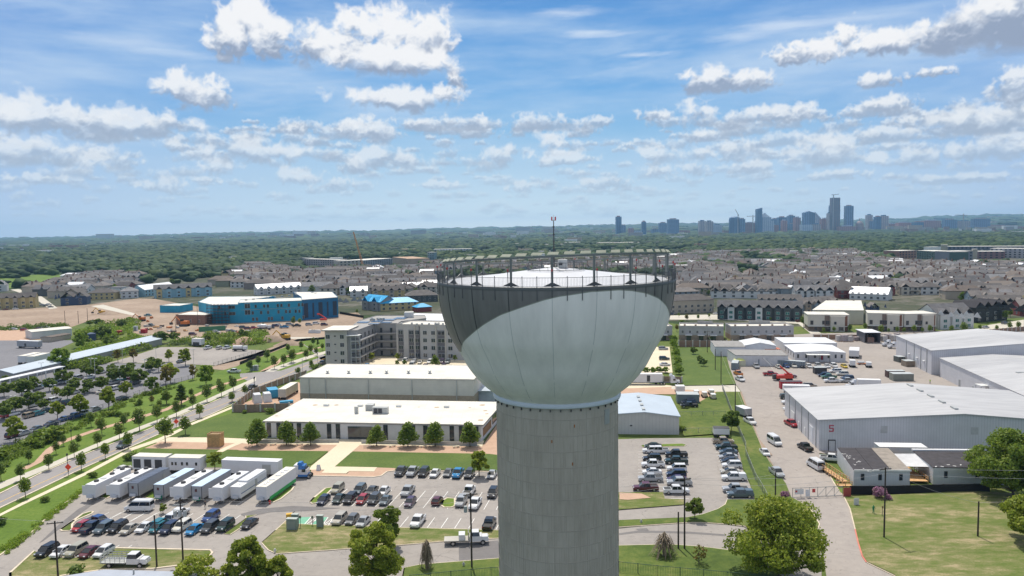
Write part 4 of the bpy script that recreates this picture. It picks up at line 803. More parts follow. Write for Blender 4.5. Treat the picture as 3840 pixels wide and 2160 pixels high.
def modular():
    BR=mat('black_tar_roof',(.045,.04,.045),.9,var=.35,scale=.7); GR=mat('weathered_tan_roof',(.27,.235,.20),.9,var=.2); WW=stripes_mat('cabin_siding',(.55,.56,.58),(.46,.47,.49),'xy',.35,.1)
    r=thing('office_cabin','white modular office with patched black and tan flat roof next to the gate','cabin',(84,182,0))
    P=[(77.6,173.4),(90.1,172.6),(93.6,190.),(81.4,191.3)]; wlink(MB().prism(P,.0,3.9,WW),'wall',r)
    for i,(t0,t1,m) in enumerate(((0,.34,BR),(.345,.66,BR),(.665,1,GR))):
        a=Vector(P[0]).lerp(Vector(P[1]),t0); b=Vector(P[0]).lerp(Vector(P[1]),t1); c=Vector(P[3]).lerp(Vector(P[2]),t1); d=Vector(P[3]).lerp(Vector(P[2]),t0); wlink(MB().prism([a,b,c,d],3.92,4.02+.03*i,m),'roof',r)
    wlink(MB().box((84,173.0-.12,3.7),(12.7,.2,.35),FRAME,-.064),'roof_trim',r)
    for t in (.16,.47,.84): win(r,P[0],P[1],t,1.6,.75,1.5,frame=DFRAME,cross=False)
    pm=mat('roof_patch_white',(.62,.61,.60),.8)
    for i in range(26):
        u,v=random.choice(((740,270),(770,290),(860,340),(830,365),(920,400),(990,430),(980,275),(760,310),(850,320))); q=G('L4',u+random.uniform(-18,40),v+random.uniform(-8,8),4.05); a=random.uniform(0,3); wlink(MB().box((q.x,q.y,4.03),(random.uniform(.15,.6),random.uniform(.12,.3),.02),pm,a),'roof_patch',r)
    r=thing('office_cabin','white modular office with dark roof behind the black mesh fence','cabin',(104,180,0))
    P=[(96.3,174.3),(112.,173.2),(113.4,186.),(98.4,187.3)]; wlink(MB().prism(P,0,3.9,WW),'wall',r); wlink(MB().prism(grow(P,.1),3.92,4.05,BR),'roof',r); wlink(MB().box((105.9,187.,4.06),(15.2,.9,.35),ROOFW2,-.085),'roof_trim',r)
    for t in (.18,.62): win(r,P[0],P[1],t,1.6,.75,1.5,frame=DFRAME,cross=False)
    for i in range(5):
        q=G('L4',1630+i*60,375+random.uniform(-6,12),4.1); wlink(MB().box((q.x,q.y,4.06),(.7,.3,.05),pm,random.uniform(0,3)),'roof_patch',r)
    r=block('office_cabin','small white cabin with flat white roof between the two modular offices','cabin',[(92.2,191.3),(103.3,190.),(103.7,194.),(92.6,195.2)],3.9,WW,ROOFW2,over=.1,slab=.15)
    # shade cloth between the cabins
    mb=MB(); sc=mat('shade_cloth',(.55,.55,.56),.9); a,b,c,d=G('L4',1200,262,3.6),G('L4',1430,262,3.9),G('L4',1570,390,3.3),G('L4',1330,385,3.1)
    n=8; vs=[]
    for i in range(n+1):
        for j in range(n+1):
            p=a.lerp(b,i/n).lerp(d.lerp(c,i/n),j/n); p.z-=.5*math.sin(math.pi*i/n)*math.sin(math.pi*j/n); k=Vector(((i/n-.5),(j/n-.5),0)); vs.append(p)
    mb.add(vs,[(i*(n+1)+j,(i+1)*(n+1)+j,(i+1)*(n+1)+j+1,i*(n+1)+j+1) for i in range(n) for j in range(n)],sc); mb.add([v+Vector((0,0,-.03)) for v in vs],[(i*(n+1)+j+1,(i+1)*(n+1)+j+1,(i+1)*(n+1)+j,i*(n+1)+j) for i in range(n) for j in range(n)],sc)
    tag(mb.build('shade_sail',smooth=True),'pale grey shade sail stretched between the two modular offices','shade sail')
    # timber ramps and deck
    def deck(name,label,pts,w,z,rail=True):
        t=thing(name,label,'ramp' if 'ramp' in name else 'deck',(pts[0][0],pts[0][1],0)); L,R_=offset_line(pts,w); mb=MB(); mb.prism(L+R_[::-1],z-.15,z,WOOD); wlink(mb,'decking',t); g=MB()
        for side in (L,R_):
            for i in range(len(side)-1):
                a=Vector(side[i]); b=Vector(side[i+1]); m=max(2,int((b-a).length/1.2))
                for k in range(m+1): p=a.lerp(b,k/m); g.box((p.x,p.y,0),(.12,.12,z+1.05),WOOD)
                for zz in (z+1.,z+.55): g.tube((a.x,a.y,zz),(b.x,b.y,zz),.06,WOOD,4)
        wlink(g,'railing',t)
    deck('timber_ramp','orange timber wheelchair ramp along the left side of the black-roofed cabin',[(75.0,188.5),(75.8,184.),(76.3,174.6)],1.6,.8); deck('timber_deck','orange timber landing with steps at the front corner of the black-roofed cabin',[(74.,173.6),(77.,173.4)],1.6,.5); deck('timber_deck','timber deck between the two modular offices with picnic tables',[(93.2,175.),(94.6,189.)],4.6,.6)
modular()
def yardbuild():
    WW=stripes_mat('office_siding',(.60,.59,.59),(.52,.51,.51),'xy',1.2,.06)
    r=gable_block('yard_office','white single-storey office with porch and red door facing the row of cars','building',(124.4,338.2),(145.6,335.2),22.,4.,.7,WW,ROOFW2,along=False,over=.15,rpos=.55)
    a,b=(124.4,338.2),(145.6,335.2)
    for u in (300,375,455,580,645,700): t=(GY('M4',u,490,337).x-a[0])/21.2; win(r,a,b,t,1.7,.8,1.6,frame=DFRAME,cross=False)
    t=(GY('M4',520,490,337).x-a[0])/21.2; win(r,a,b,t,.9,1.1,2.3,name='door',glass=mat('dark_red_door',(.25,.02,.04),.5),frame=DFRAME,cross=False)
    x=128.3; wlink(MB().box((133.4,334.9,3.5),(9.6,3.2,.15),FRAME,-.14),'porch_roof',r)
    for k in (-4.4,0,4.4): wlink(MB().box((133.4+k*.99,333.6-k*.14,0),(.12,.12,3.5),DARK),'porch_post',r)
    for t in (.15,.4,.65,.9): win(r,(127.5,360.),(124.4,338.2),t,1.7,.8,1.6,frame=DFRAME,cross=False)
    block('yard_store','low white flat-roofed building right behind the porch office','building',[(128.,362.),(152.,359.5),(154,378.),(130,381.)],4.6,WW,ROOFW2,slab=.2)
    gable_block('yard_shed','white gabled shed with a dark louvre in its gable','building',(107.5,356.),(121.4,354.),16.,4.6,1.4,stripes_mat('blue_white_siding',(.60,.63,.67),(.52,.55,.59),'xy',.5,.1),mat('pale_shed_roof',(.62,.63,.64),.5),along=False,over=.3)
    block('grey_roof_store','low store with weathered grey flat roof behind the gazebo','building',[(96.,330.),(117.5,327.),(119.4,342.),(96.8,346.)],4.4,WW,mat('weathered_roof',(.27,.26,.25),.9,var=.2))
    gable_block('yard_shed','windowless pale shed with brown-grey roof beside the hedge end','building',(93.5,355.),(107.,353.),19,4.4,.4,stripes_mat('pale_siding2',(.55,.56,.60),(.48,.49,.53),'xy',.5,.1),mat('weathered_roof',(.27,.26,.25),.9),along=True,over=.1)
    GB_=stripes_mat('container_grey_blue',(.20,.235,.26),(.14,.16,.18),'xy',.3,.3); 
    def cont(label,c,p,q,dep,h,m,top=None,name='shipping_container'):
        a=G(c,*p); b=G(c,*q); r=thing(name,label,'container',(a+b)/2); P=rectp(a,b,dep); wlink(MB().prism(P,.1,h,m),'shell',r); wlink(MB().prism(P,h+.004,h+.08,top or mat('container_top',(.42,.45,.46),.6)),'roof',r); return r
    cont('long grey blue container under the porch office, behind the parked cars','M3',(1705,575),(2010,598),2.6,2.7,GB_)
    cont('grey green container store next to the yellow gazebo','M3',(1420,572),(1572,577),3.4,2.9,GB_); cont('blue grey container standing end-on at the lawn edge','M3',(1298,613),(1362,616),8.,2.9,GB_)
    cont('grey green container with white notice in the middle of the yard','M4',(1215,722),(1415,722),4.,2.7,mat('container_olive',(.21,.22,.19),.7)); cont('dark brown open container right behind the grey green one','M4',(1162,690),(1330,690),3.,2.6,mat('container_brown',(.09,.05,.045),.8))
    cont('dark equipment cage container parked among the cars','M4',(455,655),(572,655),3,2.6,DARK); cont('grey steel container near the big warehouse wall','M4',(1268,542),(1332,540),4.,2.4,mat('container_dark',(.10,.11,.10),.7)); cont('brown steel container near the big warehouse wall','M4',(1340,585),(1425,583),4.,2.4,mat('container_tan',(.24,.19,.14),.7))
    rc=cont('dark red container with white lettering beside the crane truck','M3',(1780,800),(1990,800),2.6,2.7,mat('container_red',(.36,.02,.03),.6),mat('container_red_top',(.07,.05,.06),.6))
    a=G('M3',1780,800); tm=bpy.data.curves.new('lettering','FONT'); tm.body='RJEBBDAVINC'; tm.size=1.15; tm.extrude=.01; ot=bpy.data.objects.new('lettering',tm); COL.objects.link(ot); ot.data.materials.append(FRAME); dg=bpy.context.evaluated_depsgraph_get(); me=bpy.data.meshes.new_from_object(ot.evaluated_get(dg)); bpy.data.objects.remove(ot)
    lo=link('lettering',me,rc); b=G('M3',1990,800); ang=math.atan2(b.y-a.y,b.x-a.x); lo.rotation_euler=(math.pi/2,0,ang); p=a.lerp(b,.14); lo.location=Vector((p.x,p.y-.06,1.5))-rc.location
    cont('grey blue two-storey-long store by the pipe racks','L3' if 0 else 'M3',(775,938),(990,940),5.,3.,mat('container_slate',(.17,.205,.22),.7))
    # open store with white roof
    a,b=G('M4',935,352),G('M4',1085,352); r=thing('open_store','open-fronted store with bright white sloping roof at the back fence','shed',(a+b)/2); P=rectp(a,b,12); wlink(MB().prism([P[2],P[3],(P[3][0]+.2,P[3][1]-.4),(P[2][0]-.2,P[2][1]-.4)],0,5.2,DGRY),'back_wall',r)
    for s in (0,1): wlink(MB().prism([P[0 if s==0 else 1],P[3 if s==0 else 2],(P[3 if s==0 else 2][0]+.3,P[3 if s==0 else 2][1]),(P[0 if s==0 else 1][0]+.3,P[0 if s==0 else 1][1])],0,5.,DGRY),'side_wall',r)
    wlink(MB().prism(grow(P,.6),5.25,5.45,ROOFW2),'roof',r); wlink(MB().box(((a.x+b.x)/2,(a.y)+2,0),(3.4,2,2.6),mat('pallet_brown',(.28,.17,.13),.9)),'pallet_stack',r)
    # yellow gazebo
    q=G('M3',1378,572); r=thing('gazebo','pale gazebo tent with pointed yellow canopy beside the container','gazebo',q); mb=MB(); k=2.1; mb.add([(-k,-k,2.5),(k,-k,2.5),(k,k,2.5),(-k,k,2.5),(0,0,3.8)],[(0,1,4),(1,2,4),(2,3,4),(3,0,4)],mat('gazebo_yellow',(.66,.68,.22),.7)); mb.build('canopy',r); MB().prism([(-k,-k),(k,-k),(k,k),(-k,k)],0,2.5,mat('gazebo_wall',(.58,.57,.42),.8)).build('side_cloth',r)
yardbuild()

def extras():
    a,b=G('L1',1010,1395,4.6),G('L1',2075,1420,4.6); r=thing('low_building','low building with pale grey-blue roof cut by the bottom edge of the picture','building',((a.x+b.x)/2,a.y-4,0)); P=[(a.x-13,a.y-5.),(a.x,a.y),(b.x,b.y),(b.x+.5,b.y-12),(a.x-13,a.y-14)]; wlink(MB().prism(P,-.1,4.3,WH),'wall',r); wlink(MB().prism(grow(P,.3),4.304,4.6,mat('grey_blue_roof',(.36,.39,.45),.5,var=.08)),'roof',r)
    for t in (.3,.87): p=a.lerp(b,t); wlink(MB().tube((p.x,p.y-1,4.6),(p.x,p.y-1,5.3),.14,METALG,8),'roof_vent_pipe',r)
    PS=mat('wrapped_pallet',(.34,.29,.29),.7,var=.25,scale=1.5); PL=mat('pale_pallet',(.45,.42,.40),.8,var=.2,scale=1.5)
    for i,(u,v,w,h) in enumerate(((690,335,3.2,2.8),(740,338,3.6,3.2),(790,338,3.,2.6),(860,330,4.,1.8),(1120,335,3.4,2.6),(1165,325,3.6,3.),(1215,330,3.8,2.8),(1250,322,3.,3.3),(730,318,6,1.2))):
        p=G('M4',u,v); r=thing('pallet_stack',f'{ordi(i+1)} wrapped pallet stack from the left along the back fence','pallet stack',p,.1*i,'pallet stacks at the back fence'); MB().box((0,0,.2),(w,2.4,h),PS if i%2 else PL,taper=.1).build('load',r); MB().box((0,0,0),(w+.2,2.5,.196),WOOD).build('pallet',r)
    rd=random.Random(3)
    for i in range(5):
        a=G('M3',1565+i*22,455+i*10,5-i*.3); b=G('M3',1690+i*14,575-i*14,1.2); mb=MB(); mb.tube(a,b,.09,mat('pipe_galv',(.50,.50,.49),.4,metal=.5),6); tag(mb.build('leaning_pipe'),f'{ordi(i+1)} long leaning steel pipe from the left beside the grey container','pipe','leaning pipes')
    p=G('M3',1690,470); r=thing('workshop_lean_to','orange-red and white lean-to roof between the low store and porch office','shed',p,-.12); MB().box((0,0,3.),(7,5,.2),mat('orange_roof',(.50,.15,.08),.7)).build('roof',r)
    for sx in (-1,1):
        for sy in (-1,1): MB().box((sx*3.2,sy*2.2,0),(.2,.2,2.99),DARK).build('post',r)
    for u,v,w,d,h,m,l,n in ((318,745,3.4,6,2.8,'blue','bright blue steel cage skip beside the semi-trailer in the hall yard','skip'),(215,790,6.5,5,3.,'white','pair of white tanks in the hall yard corner','storage_tank'),(450,808,4.5,2,.6,'blue','low blue steel frame lying in the hall yard','steel_frame')):
        p=G('M2',u,v); r=thing(n,l,'container',p,.45); m_=mat('yard_blue',(.03,.28,.48),.5) if m=='blue' else mat('tank_white',(.62,.62,.62),.4)
        if n=='storage_tank':
            for s in (-1,1): MB().box((s*1.7,0,0),(3.,d,h),m_,taper=.35).build('tank',r)
        else: MB().box((0,0,.2),(w,d,h),m_).build('shell',r); MB().box((0,0,h+.205),(w+.1,d+.1,.12),m_).build('rim',r)
    a=G('M2',2270,790); r=thing('open_shed','blue-white lean-to shed between hall and tower with timber inside','shed',a,-.14); W_=mat('pale_blue_wall',(.45,.50,.56),.6); MB().box((6,6,0),(12,12,3.8),W_).build('wall',r); MB().box((3,5.5,3.804),(6.5,13,.25),RIBROOF2).build('roof',r); MB().box((8,5,3.81),(4,7,1.2),WOOD).build('timber_pile',r)
    rd=random.Random(8)
    for i in range(46):
        u=rd.uniform(1300,2480); v=rd.uniform(880,1050); p=G('F1',u,v)
        if v<960 and u>1530: continue
        k=rd.random(); m=[WOOD,PL,METALG,mat('debris_dark',(.09,.07,.06),.9),mat('debris_orange',(.5,.2,.08),.8)][int(k*5)]
        mb=MB(); mb.box((0,0,0),(rd.uniform(1.2,4.5),rd.uniform(1,2.5),rd.uniform(.3,1.4)),m,rd.uniform(0,3)); mb.box((rd.uniform(-1,1),rd.uniform(-1,1),.2),(rd.uniform(1,2),rd.uniform(.6,1.2),rd.uniform(.6,1.2)),m,rd.uniform(0,3)); o=mb.build('material_pile'); o.location=p; tag(o,f'{ordi(i+1)} small pile of building material on the bare site ground','material pile','piles of building material')
    for i,(u,v) in enumerate(((690,935),(712,935),(735,935),(758,936))):
        p=G('F2',u,v+95); tag(MB().box((0,0,0),(3.,2.4,1.8),mat('bag_white',(.6,.6,.6),.8),taper=.25).build('bulk_bag',loc=p),f'{ordi(i+1)} white bulk bag from the left on the earth beside the stair tower','bag','white bulk bags')
    # repair patches in the paving
    PD=ground_mat('asphalt_patch',[(.3,(.15,.14,.14)),(.7,(.21,.20,.195))],.2,1.,crack=.5)
    for i,(c,pts) in enumerate((('L2',[(2122,1172),(2125,1305),(2600,1270),(2600,1095),(2420,1112)]),('L3',[(210,1035),(400,1008),(620,1012),(900,1020),(1240,1045),(1240,1062),(900,1040),(620,1032),(400,1030),(210,1052)]),('L3',[(370,992),(480,985),(500,1008),(400,1010)]),('L1',[(760,800),(900,725),(930,735),(620,960),(420,1110),(380,1130),(560,960)]),('L2',[(0,850),(180,800),(500,770),(980,790),(700,815),(300,830),(60,880)]))):
        sheet('paving_patch',GL(c,pts),.022+.004*i,PD)
extras()
# ------------------------------------------------------------ vehicles
PAINT=dict(white=(.68,.68,.68),black=(.012,.012,.014),silver=(.36,.37,.38),grey=(.13,.135,.14),darkgrey=(.055,.058,.062),red=(.33,.012,.02),maroon=(.10,.012,.02),blue=(.02,.06,.20),brightblue=(.01,.19,.42),navy=(.012,.02,.055),teal=(.02,.16,.20),beige=(.36,.34,.26),champagne=(.42,.39,.33),tan=(.33,.27,.20),yellow=(.62,.45,.02),darkgreen=(.012,.035,.03),purple=(.05,.02,.06),cream=(.62,.60,.53),slate=(.09,.12,.14),orange=(.55,.18,.03),green=(.03,.12,.06))
NAMES=dict(darkgrey='dark grey',brightblue='bright blue',navy='navy blue',darkgreen='dark green',slate='slate grey')
def paint(c): return mat('paint_'+c,PAINT[c],.28,metal=.0,var=.02,coat=.35,spec=.5)
CGL=mat('car_glass',(.015,.02,.025),.06,spec=.9,var=.2); TYRE=mat('tyre',(.018,.018,.018),.85); RIM=mat('wheel_rim',(.45,.45,.46),.35,metal=.7); HL=mat('headlight_lens',(.75,.76,.78),.15); TL=mat('tail_light_lens',(.35,.01,.01),.3); TRIM=mat('black_trim',(.02,.02,.02),.6)
def loft(mb,st,m):
    """st: list of (x, z_bottom, z_top, half width at the sill, half width at the shoulder)"""
    vs=[]
    for x,zb,zt,hw,ht in st:
        zm=zb+(zt-zb)*.62; vs+=[(x,-hw*.93,zb),(x,-hw,zb+.12),(x,-hw,zm),(x,-ht,zt),(x,ht,zt),(x,hw,zm),(x,hw,zb+.12),(x,hw*.93,zb)]
    n=len(st); fs=[]
    for i in range(n-1):
        for j in range(7): a=i*8+j; fs.append((a,a+8,a+9,a+1))
        fs.append((i*8+7,i*8+15,i*8+8,i*8))
    fs+=[tuple(range(8)),tuple(range((n-1)*8,n*8))[::-1]]
    mb.add(vs,fs,m)
def cabin(mb,x0,x1,t0,t1,z0,z1,w0,w1,m,roof=None,rm=None):
    vs=[(x0,-w0,z0),(x1,-w0,z0),(x1,w0,z0),(x0,w0,z0),(t0,-w1,z1),(t1,-w1,z1),(t1,w1,z1),(t0,w1,z1)]
    mb.add(vs,[(0,1,5,4),(1,2,6,5),(2,3,7,6),(3,0,4,7),(4,5,6,7)],m)
SPEC=dict(
 sedan=dict(L=4.8,W=1.85,b=[(-2.4,.45,.82,.80,.70),(-2.25,.28,.98,.90,.82),(-1.5,.22,1.02,.925,.86),(0,.2,.98,.925,.88),(1.2,.22,.93,.925,.86),(2.1,.25,.78,.88,.76),(2.4,.4,.62,.76,.66)],c=(-1.75,1.35,-.95,.35,.97,1.45,.84,.66),w=(-1.4,1.45),r=.33),
 hatch=dict(L=4.4,W=1.8,b=[(-2.2,.4,.95,.80,.74),(-2.1,.25,1.02,.9,.82),(0,.2,1.0,.9,.86),(1.1,.22,.95,.9,.84),(1.9,.25,.78,.86,.74),(2.2,.4,.62,.74,.64)],c=(-2.15,1.25,-1.6,.3,.98,1.52,.84,.66),w=(-1.35,1.35),r=.33),
 suv=dict(L=4.8,W=1.95,b=[(-2.4,.45,1.02,.86,.80),(-2.3,.3,1.12,.96,.88),(0,.28,1.12,.975,.92),(1.1,.28,1.08,.97,.90),(2.1,.3,.98,.94,.82),(2.4,.45,.78,.84,.74)],c=(-2.35,1.2,-2.0,.45,1.1,1.76,.88,.74),w=(-1.45,1.5),r=.38),
 pickup=dict(L=5.8,W=2.02,b=[(-2.9,.5,1.08,.96,.92),(-2.8,.4,1.14,1.0,.96),(-1.05,.38,1.14,1.0,.96),(0,.38,1.16,1.01,.96),(1.35,.38,1.16,1.0,.94),(2.6,.4,1.08,.98,.86),(2.9,.5,.85,.9,.8)],c=(-1.05,1.5,-.85,.75,1.14,1.88,.93,.80),w=(-1.85,1.85),r=.42,bed=(-2.75,-1.15)),
 van=dict(L=6.0,W=2.06,b=[(-3.0,.4,1.35,.96,.94),(-2.9,.32,1.4,1.03,1.0),(1.3,.32,1.4,1.03,1.0),(2.2,.34,1.25,1.0,.92),(2.85,.38,1.05,.95,.84),(3.0,.5,.8,.86,.76)],c=(-2.95,2.1,-2.85,1.15,1.38,2.25,1.0,.90),w=(-1.75,1.95),r=.37,tall=.35))
def car_parts(kind,color,mbs,cap=False):
    s=SPEC[kind]; P=paint(color); L=s['L']; c=s['c']; bm=mbs('body'); loft(bm,s['b'],P)
    gm=mbs('windows'); cabin(gm,*c,CGL)
    rm=mbs('roof'); rm.box(((c[2]+c[3])/2,0,c[5]-.03),(c[3]-c[2]+.12,c[7]*2+.06,.09),P,taper=.05)
    if s.get('tall'): rm.box(((c[2]+c[3])/2,0,c[5]+.05),(c[3]-c[2]+.05,c[7]*2,s['tall']*.6),P,taper=.12)
    for sx in (-1,1):
        # pillars
        for xa,xb in ((c[0],c[2]),(c[1],c[3]),((c[0]+c[1])/2,(c[2]+c[3])/2+.15)): rm.tube((xa,sx*c[6],c[4]),(xb,sx*c[7],c[5]),.045,P,4)
    if s.get('bed'):
        b0,b1=s['bed']; 
        if cap=='cap': cabin(mbs('bed_cap'),b0-.05,b1+.1,b0+.1,b1+.05,1.14,1.78,.93,.80,P); 
        else: mbs('load_bed').box(((b0+b1)/2,0,1.145),(b1-b0-.1,1.62,.012),TRIM if cap!='cover' else mat('bed_cover',(.03,.03,.033),.7))
        if cap!='cover' and cap!='cap':
            for sx in (-1,1): mbs('bed_rail').box(((b0+b1)/2,sx*.90,1.12),(b1-b0,.14,.14),P)
    for x in s['w']:
        for sy in (-1,1):
            w=mbs('wheel'); y=sy*(s['W']/2-.12); w.tube((x,y-.11,s['r']),(x,y+.11,s['r']),s['r'],TYRE,12); w.tube((x,y-.125,s['r']),(x,y+.125,s['r']),s['r']*.6,RIM,10)
    xf=L/2-.06; zf=s['b'][-2][2]-.13; xr=-L/2+.02; zr=s['b'][1][2]-.2
    for sy in (-1,1):
        mbs('headlight').box((xf-.06,sy*s['W']*.33,zf-.05),(.2,.34,.15),HL); mbs('tail_light').box((xr+.02,sy*s['W']*.40,zr-.06),(.10,.2,.2),TL)
        mbs('mirror').box((c[1]-.35,sy*(s['W']/2+.03),c[4]+.02),(.14,.2,.13),P)
    mbs('grille').box((L/2-.05,0,.5),(.08,.9,.2),TRIM)
CARP={}
def proto(kind,color,small=False,cap=False):
    k=(kind,color,small,cap)
    if k in CARP: return CARP[k],False
    nm={'sedan':'parked_car','hatch':'parked_car','suv':'parked_suv','pickup':'pickup_truck','van':'van'}[kind]
    if small:
        mb=MB(); car_parts(kind,color,lambda n:mb,cap); r=mb.build(nm)
    else:
        r=thing(nm,None,None); lst=[]
        def mbs(n):
            if n in ('wheel','headlight','tail_light','mirror','bed_rail') or not any(a==n for a,_ in lst): lst.append((n,MB()))
            return [m for a,m in lst if a==n][-1]
        car_parts(kind,color,mbs,cap)
        for n,m in lst: m.build(n,r)
    CARP[k]=r; return r,True
KW=dict(sedan='sedan',hatch='hatchback',suv='SUV',pickup='pickup truck',van='van')
ALLCARS=[]
def place(kind,color,p,ang,label,group,small=False,cap=False,sc=1.):
    r,new=proto(kind,color,small,cap)
    if new: r.location=(p[0],p[1],.02); r.rotation_euler=(0,0,ang); o=r; o['proto']=1; del o['proto']
    else: o=dup(r,(p[0],p[1],.02),ang)
    if sc!=1: o.scale=(sc,)*3
    tag(o,label,{'suv':'SUV','pickup':'pickup truck','van':'van'}.get(kind,'car'),group); ALLCARS.append((p[0],p[1])); return o
def row(c,items,deg,phrase,group,small=False,z=.8,side='left',sc=1.):
    cnt={}
    for it in items: cnt[(it[2],it[3])]=cnt.get((it[2],it[3]),0)+1
    seen={}
    for it in items:
        u,v,kind,col=it[:4]; o=it[4] if len(it)>4 and it[4] is not None else 0; cap=it[5] if len(it)>5 else False; extra=it[6] if len(it)>6 else ''
        k=(kind,col); seen[k]=seen.get(k,0)+1; nm=NAMES.get(col,col)+' '+KW[kind]+(' with bed cap' if cap=='cap' else '')+extra
        lab=f'{nm} {phrase}' if cnt[k]==1 else f'{ordi(seen[k])} {nm} from the {side} {phrase}'
        place(kind,col,G(c,u,v,z),math.radians(deg+o),lab,group,small,cap,sc)
IN,OUT=80.,-100.
LP='cars in the left car park'
row('L1',[(455,1198,'suv','black'),(600,1200,'sedan','white'),(735,1195,'suv','beige'),(870,1205,'sedan','maroon'),(1005,1203,'hatch','white')],OUT,'in the five-car row by the bottom verge',LP)
row('L1',[(785,962,'hatch','red'),(1005,980,'suv','slate'),(1140,972,'suv','black'),(1258,982,'sedan','champagne'),(1405,968,'sedan','white'),(1530,972,'hatch','teal'),(1640,982,'suv','navy'),(1765,962,'suv','cream'),(1885,988,'sedan','brightblue'),(2035,972,'suv','darkgrey'),(2185,955,'suv','darkgreen')],OUT,'in the long row below the trailers',LP)
row('L1',[(890,972,'pickup','navy'),(955,912,'pickup','blue',-100),(1560,935,'suv','teal'),(2045,868,'suv','blue',-180),(1695,868,'suv','white'),(1735,842,'pickup','white')],IN,'in the rear half of the long row',LP)
row('L1',[(2420,930,'sedan','black')],OUT,'by the curved island, right of the long row',LP)
row('L1',[(1200,402,'sedan','cream')],IN-20,'left of the generator trailer',LP)
row('L1',[(1350,772,'van','white')],178,'parked crosswise in front of the trailers','vans',z=1.)
row('L2',[(1563,430,'pickup','darkgrey'),(1675,432,'pickup','silver'),(1782,440,'suv','black'),(1892,445,'sedan','white'),(2020,440,'sedan','grey'),(2115,448,'pickup','brightblue'),(2225,455,'suv','darkgrey'),(2445,455,'sedan','silver')],OUT,'in the row below the campus lawn',LP)
row('L2',[(945,598,'suv','beige'),(1160,608,'suv','slate'),(1280,612,'sedan','darkgrey'),(1397,615,'sedan','white'),(1628,620,'pickup','silver',0,'cover'),(2225,618,'pickup','white',180),(2452,640,'suv','black')],OUT,'in the back half of the middle rows',LP)
row('L2',[(808,705,'hatch','navy'),(960,690,'sedan','darkgreen'),(1067,695,'suv','black'),(1185,700,'hatch','red'),(1300,700,'suv','darkgrey'),(1412,705,'sedan','slate'),(1650,725,'hatch','purple'),(1915,708,'hatch','maroon',180),(2145,722,'suv','silver'),(2280,742,'pickup','white')],OUT,'in the front half of the middle rows',LP)
row('L2',[(965,893,'suv','champagne'),(1085,895,'hatch','grey'),(1195,912,'sedan','silver'),(1725,912,'pickup','white',0),(2420,935,'pickup','black',180)],OUT,'in the row along the dry lawn',LP)
RP='cars in the right car park'
row('L3',[(540,180,'sedan','darkgreen'),(525,225,'suv','white'),(590,228,'pickup','white'),(530,302,'suv','black'),(540,362,'pickup','white'),(530,430,'sedan','white'),(515,498,'pickup','silver'),(468,588,'pickup','maroon')],177,'in the left column of the right car park',RP,side='back')
row('L3',[(765,262,'pickup','black'),(765,328,'pickup','darkgreen'),(770,398,'suv','white'),(765,455,'suv','navy'),(770,500,'sedan','purple'),(795,535,'pickup','silver'),(765,615,'pickup','white',180)],177,'in the middle column of the right car park',RP,side='back')
row('L3',[(1220,138,'pickup','tan',180),(1250,192,'pickup','darkgreen'),(1270,235,'sedan','slate'),(1270,283,'sedan','silver'),(1290,325,'sedan','black'),(1305,368,'suv','white'),(1290,425,'sedan','champagne'),(1325,488,'pickup','white',0,'cap'),(1340,600,'pickup','silver',0,'cover'),(1385,650,'pickup','slate',0,'cap')],177,'in the right column of the right car park',RP,side='back')
YP='vehicles in the yard'
YR=-83
row('L3',[(1720,128,'van','white',-2)],YR,'driving down the yard road',YP,z=1.2)
row('L3',[(1625,242,'sedan','white',-10),(1740,440,'pickup','silver',-4)],YR,'parked along the dirt edge of the yard road',YP)
row('L3',[(2015,195,'pickup','black',180)],YR,'beside the corner of the numbered warehouse',YP)
row('L3',[(2115,355,'van','white',180)],YR,'stopped by the timber ramp with its door open',YP,z=1.2)
row('L4',[(620,305,'pickup','white',60)],YR,'tucked behind the black-roofed cabin',YP)
row('M3',[(1365,645,'pickup','orange',180),(1385,700,'pickup','white')],YR,'at the left end of the yard road',YP)
row('M3',[(1480,1110,'pickup','white',0),(1880,1130,'pickup','red',0)],YR,'on the yard road with a trailer',YP)
row('M3',[(1540,575,'pickup','silver'),(1758,578,'sedan','cream'),(1835,573,'hatch','blue'),(1905,570,'suv','cream'),(1985,572,'suv','black'),(2055,572,'hatch','white'),(2142,567,'suv','silver'),(2230,572,'sedan','white'),(2298,570,'suv','white'),(2395,572,'sedan','yellow')],-95,'in the row along the porch office',YP)
row('M3',[(1680,650,'pickup','red',0),(1860,670,'pickup','maroon')],-4,'near the crane truck',YP)
row('M3',[(2310,622,'suv','white'),(2375,648,'suv','cream'),(2200,660,'suv','navy'),(2245,678,'pickup','green'),(2425,688,'suv','navy'),(2275,715,'pickup','white'),(2425,715,'pickup','silver')],177,'in the loose cluster in mid yard',YP)
row('M3',[(2065,762,'suv','tan'),(1840,872,'suv','darkgreen')],-4,'beside the white box trailer',YP)
row('M3',[(1870,920,'pickup','white'),(1890,985,'pickup','white',0)],190,'nosed against the numbered warehouse',YP,side='back')
row('M4',[(1320,797,'sedan','navy'),(1540,805,'pickup','white',180,'cap')],-6,'behind the ridge of the numbered warehouse',YP)
row('M3',[(885,925,'suv','navy',0),(890,955,'pickup','black')],177,'beside the slate container store','vehicles by the container store')
row('M3',[(640,403,'suv','silver'),(650,500,'suv','darkgreen'),(655,555,'sedan','white')],-4,'parked against the tall hedge','cars by the hedge',True)
BV='cars on the boulevard'
def road_ang(a,b): p=G(*a); q=G(*b); return math.degrees(math.atan2(q.y-p.y,q.x-p.x))
RA=road_ang(('L1',400,545),('M1',2080,850))
row('L1',[(1200,172,'suv','slate')],RA+180,'driving on the boulevard',BV)
row('M1',[(2445,655,'pickup','black')],RA+180,'at the bend of the boulevard',BV); row('M1',[(2270,495,'pickup','white')],RA+90,'at the dirt road junction',BV)
